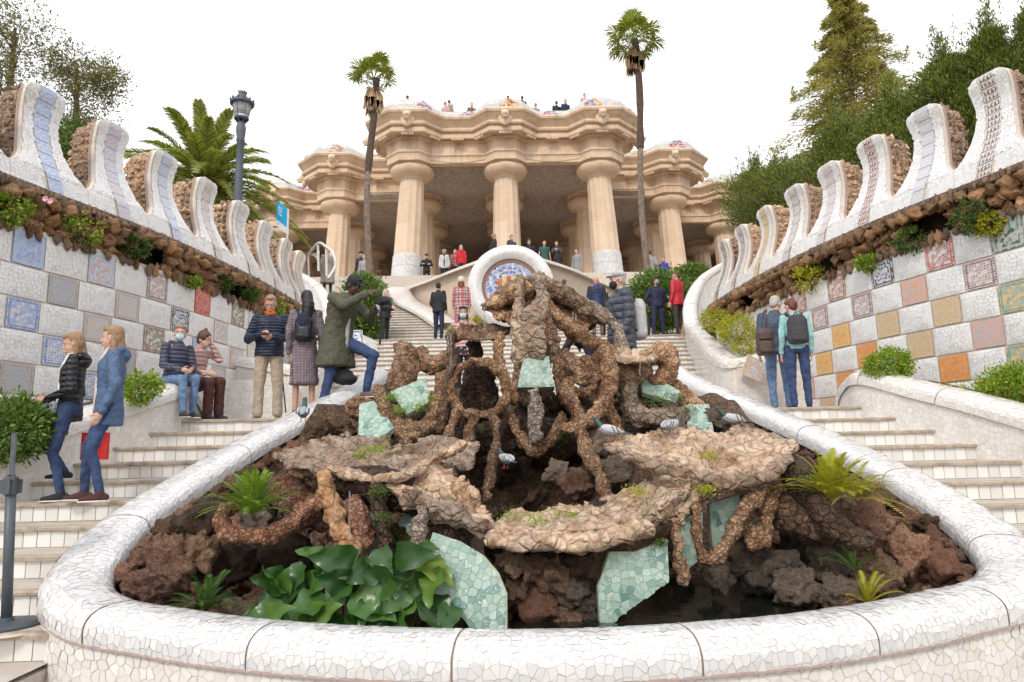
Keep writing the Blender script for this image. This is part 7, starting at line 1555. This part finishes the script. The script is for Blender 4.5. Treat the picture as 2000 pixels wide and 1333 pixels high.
mC, _J = person('crouching person in black bending forward behind the rock arms', foot(1160,700,9.35,2.1), D(-150), 1.72, 'black', 'navy', 'tan', 'long', 'black', dict(pel=(0,.1,.86), chest=(0,-.18,1.08), neck=(0,-.32,1.14), head=(0,-.42,1.14), shL=(.17,-.24,1.15), shR=(-.17,-.24,1.15), elL=(.26,-.34,.92), elR=(-.26,-.34,.92), wrL=(.06,-.44,.80), wrR=(-.06,-.44,.80), hipL=(.09,.1,.84), hipR=(-.09,.1,.84), knL=(.12,-.12,.48), knR=(-.12,-.12,.48), anL=(.12,.0,.09), anR=(-.12,.0,.09)), nod=D(30), hem=.05, vox=.02)
person('guard in a navy sweater and trousers with a blue mask and hands behind his back', foot(1287,657,19.5,4.8), D(12), 1.80, 'navy', 'navy', 'tan', 'short', 'black', dict(elL=(.30,.06,1.13), wrL=(.14,.14,.95), elR=(-.30,.06,1.13), wrR=(-.14,.14,.95), anL=(.16,.02,.09), anR=(-.14,.02,.09), knL=(.13,0,.5), knR=(-.12,0,.5)), look=D(30), hem=.05, loose=1.08, vox=.022, mask=MASKN)
person('guard in a bright red jacket and dark cargo trousers seen from the side', foot(1328,656,19.2,4.8), D(-140), 1.92, 'red', 'darkbrown', 'tan', 'short', 'brown', dict(elR=(-.22,-.05,1.14), wrR=(-.10,-.24,.98)), look=D(20), hem=.14, loose=1.15, vox=.022)
for nm in ('guard in a navy', ):
    pass
# couple on the right stairs
c1, Jc1 = person('man in a dark blue jacket leaning his shaved head towards the woman beside him', foot(1526,782,10.2,2.1), D(172), 1.82, cloth('slate_jacket', (.055,.075,.12), .6), 'ljeans', 'ruddy', 'short', 'grey', dict(head=(-.04,-.03,1.60), wrL=(.24,-.02,.90)), look=D(-40), nod=D(20), hem=.08, loose=1.12, vox=.015)
c2, Jc2 = person('woman in an aqua top, dark vest and blue jeans with her hair in a bun', foot(1566,792,9.6,2.1), D(168), 1.64, 'aqua', 'jeans', 'fair', 'bun', 'red', dict(head=(.03,-.03,1.60)), look=D(30), nod=D(12), hem=.02, fem=True, loose=1.08, vox=.015, slim=1.0, shoes='navy')
backpack(c2, Jc2, 'dark grey backpack on the woman in the aqua top', K['charcoal'], None, (.155,.09,.22), .02, .17)
bb_ = P(1494,668,9.9); o = thing('shoulder_bag', 'brown double pocket rucksack hanging from the shoulder of the man in dark blue', 'bag', loc=tuple(bb_)); M['bagbrown'] = cloth('brown_canvas', (.09,.06,.05), .7)
for nm, c_, s_ in (('bag_body', (0,0,0), (.135,.09,.20)), ('upper_pocket', (-.02,-.09,.09), (.10,.04,.07)), ('lower_pocket', (-.02,-.09,-.08), (.11,.045,.085))):
    cc = bb_+Vector(c_); link(nm, blob(nm, [loft([(V3(*(cc-Vector((0,0,s_[2])))), s_[0]*.9, s_[1]), (V3(*(cc+Vector((0,0,s_[2]*.6)))), s_[0], s_[1]), (V3(*(cc+Vector((0,0,s_[2])))), s_[0]*.6, s_[1]*.6)], 16)], .012, M['bagbrown'], 2), o)
MB().tube(catmull([bb_+Vector((0,0,.2)), bb_+Vector((.1,.1,.5)), W(c1, (.16, 0, 1.45))], 6), .014, 6).add('strap', M['bagbrown'], o)
# people on the hall terrace
FL = 9.46
def far(label, x, yh, Y, hd, h, top, bottom='jeans', hair='short', hc='brown', z=None, **k):
    p = P(x, 540, Y)
    ht = P(x, yh, Y).z; zz = (ht-h*1.0) if z is None else z
    return person(label, (p.x, Y, zz), hd, h, top, bottom, k.pop('skin', 'fair'), hair, hc, k.pop('pose', None), vox=.03, group='visitors on the hall terrace', **k)
far('man in black with folded arms and black cap by the left column', 833, 496, 30.6, D(0), 1.7, 'black', 'black', cap_=('baseball', K['black']), pose=dict(elL=(.27,-.05,1.15), wrL=(-.08,-.2,1.2), elR=(-.27,-.05,1.15), wrR=(.08,-.2,1.18)))
far('woman in a white jacket and white cap', 868, 487, 29.8, D(0), 1.68, 'white', 'black', 'long', 'brown', fem=True, hem=.15, loose=1.2, cap_=('baseball', K['white']), openf='navy')
far('blond person in a red plaid shirt beside the red jacket', 889, 487, 30.0, D(20), 1.62, 'redplaid', 'black', 'bob', 'blond')
far('woman in a bright red hooded jacket seen from behind', 901, 479, 29.5, D(190), 1.7, 'brightred', 'charcoal', 'bob', 'grey', fem=True, hood=True, loose=1.2)
far('woman in a black leather jacket with a tan bag left of the medallion top', 966, 457, 27.5, D(120), 1.7, 'black', 'black', 'bun', 'blond', fem=True)
far('short haired man in a dark hooded top behind the medallion', 1001, 459, 28, D(40), 1.75, 'charcoal', 'black', 'short', 'brown', hood=True)
far('bearded man in a teal beanie looking over the medallion', 1035, 468, 28, D(0), 1.75, 'black', 'black', 'short', 'brown', cap_=('beanie', K['dgreen']))
far('young man in a dark green t-shirt', 1065, 470, 29.5, D(10), 1.78, 'dgreen', 'taupe', 'short', 'brown', sleeves=False, collar=False)
far('woman in a charcoal jacket and short skirt holding a camera', 1089, 471, 29.5, D(-10), 1.74, 'charcoal', 'black', 'bun', 'red', fem=True, skirt=('black', .34), pose=dict(elL=(.22,-.05,1.15), wrL=(.06,-.25,1.25), elR=(-.22,-.05,1.15), wrR=(-.05,-.25,1.25)))
far('bearded man in sunglasses and a long grey plaid coat', 1128, 486, 30, D(-40), 1.76, 'greyplaid', 'black', 'short', 'brown', hem=.55)
far('woman in a patterned blouse and sunglasses next to the left palm trunk', 711, 497, 26, D(10), 1.64, 'lace', 'ljeans', 'bun', 'sandy', z=None, fem=True)
far('man in a navy top and dark cap behind the woman in the patterned blouse', 705, 491, 27, D(-20), 1.74, 'navy', 'jeans', cap_=('baseball', K['black']))
far('person in a patterned white shirt behind the right palm trunk', 1272, 489, 26, D(170), 1.72, 'lace', 'black', 'short', 'brown')
far('blond woman in a royal blue dress beyond the right hedge', 1297, 502, 26, D(-30), 1.6, 'royal', 'royal', 'bob', 'blond', fem=True)
far('person in a long taupe padded coat behind the curved railing', 640, 484, 21.5, D(190), 1.62, 'taupe', 'black', 'short', 'grey', hem=.5, loose=1.2)
far('dark haired man behind the rock crown to the right of the medallion', 1102, 546, 22.0, D(150), 1.72, 'navy', 'black', 'short', 'brown')
# visitors at the parapet on the roof terrace: only heads and shoulders show
ZR = 17.2-.55
for i, (x, hc, top, ex) in enumerate(((795,'brown','brightred','in red at the left end of the roof bench'),(869,'sandy','pink','pink shouldered visitor seated near the blue roof mosaic'),(877,'brown','taupe','brown haired visitor seated beside the pink one on the roof'),(921,'brown','brown','visitor at the dip of the roof bench left of centre'),(992,'black','charcoal','dark head above the middle of the roof bench'),(1020,'black','black','dark head right of the middle of the roof bench'),(1046,'sandy','taupe','sandy head in the dip of the roof bench'),(1087,'black','black','black haired visitor on the right dip of the roof bench'),(1105,'black','navy','black haired visitor beside the gold roof mosaic'),(1143,'brown','pink','visitor standing highest on the roof right of the gold mosaic'))):
    p = P(x, 190, 32.2); zt = {795:183,869:195,877:192,921:197,992:184,1020:184,1046:198,1087:194,1105:190,1143:178}[x]; top_z = P(x, zt, 32.2).z
    person((('visitor ' if not ex.startswith(('pink', 'brown', 'visitor', 'dark', 'sandy', 'black')) else '')+ex), (p.x, 32.4, top_z-1.7), D(random.choice((180, 150, 200, 20))), 1.7, top, 'black', 'fair', 'short', hc, None, vox=.04, group='visitors sitting on the roof bench')
# ---- pigeons
PG = plain('pigeon_grey', (.30,.32,.36), .6, var=.15, scale=60, bmp=.1); PD = plain('pigeon_dark', (.05,.055,.07), .5, var=.2, scale=60, bmp=.1); PW = plain('pigeon_pale', (.50,.50,.52), .6, var=.1, scale=60, bmp=.1); PR = plain('pigeon_feet', (.5,.10,.09), .6, bmp=0); PN = plain('pigeon_neck', (.03,.075,.06), .35, var=.3, scale=50, bmp=.1)
def pigeon(label, p, rz, s=1.0, tilt=0, headup=1.0):
    root = thing('pigeon', label, 'pigeon', 'pigeons resting on the rocks', loc=tuple(p), rz=rz, sc=s)
    def A(nm, pr, m, v=.005): return link(nm, blob(nm, pr, v, m, 2), root, False)
    hz_ = .17+.05*headup; hx = .10*(1.3-.3*headup)
    A('body', [ell((0,0,.095), (.095,.05,.052), Matrix.Rotation(-.25+tilt, 3, 'Y')), cap((-.06,0,.085), .035, (-.12,0,.07), .018)], PG); A('neck', [cap((.055,0,.115), .036, (hx,0,hz_-.01), .021)], PN); A('head', [ell((hx+.005,0,hz_), (.026,.021,.022))], PD if headup > .5 else PD)
    A('beak', [cap((hx+.028,0,hz_-.003), .006, (hx+.048,0,hz_-.010), .0025)], PD, .003); A('tail', [ell((-.15,0,.062), (.065,.026,.009), Matrix.Rotation(-.12, 3, 'Y'))], PD)
    for sy in (1, -1):
        w_ = A('wing', [ell((-.02,sy*.042,.105), (.092,.014,.034), Matrix.Rotation(-.22, 3, 'Y'))], PW)
        for xo in (-.035, -.07): bm_ = link('wing_bar', blob('wing_bar', [cap((xo,sy*.055,.125), .005, (xo-.02,sy*.054,.082), .005)], .003, PD, 0), w_, False)
        link('leg', mk('leg', *(lambda q: (q.v, q.f))(MB().tube([(0,sy*.02,.06), (.0,sy*.02,.0)], .004, 5).tube([(-.015,sy*.02,.002), (.03,sy*.02,.002)], .003, 4).tube([(0,sy*.02,.002), (.022,sy*.035,.002)], .003, 4)), PR), root, False)
    return root
pigeon('grey pigeon standing on the rocks below the left rim, facing away left', P(592,826,6.55), D(100), 1.05); pigeon('grey pigeon with a green neck on the left edge of the right shelf', P(1190,862,5.75), D(165), .95, headup=.6)
pigeon('pigeon with its head bent down on top of the right shelf', P(1312,850,6.05), D(40), .95, .2, -.3); pigeon('dark headed pigeon perched on the rock at the far right', P(1430,838,6.5), D(175), 1.0, headup=.5); pigeon('dark pigeon sitting in the shade of the cave', P(988,915,6.3), D(120), .9, headup=.4)

SC.children.link(C)
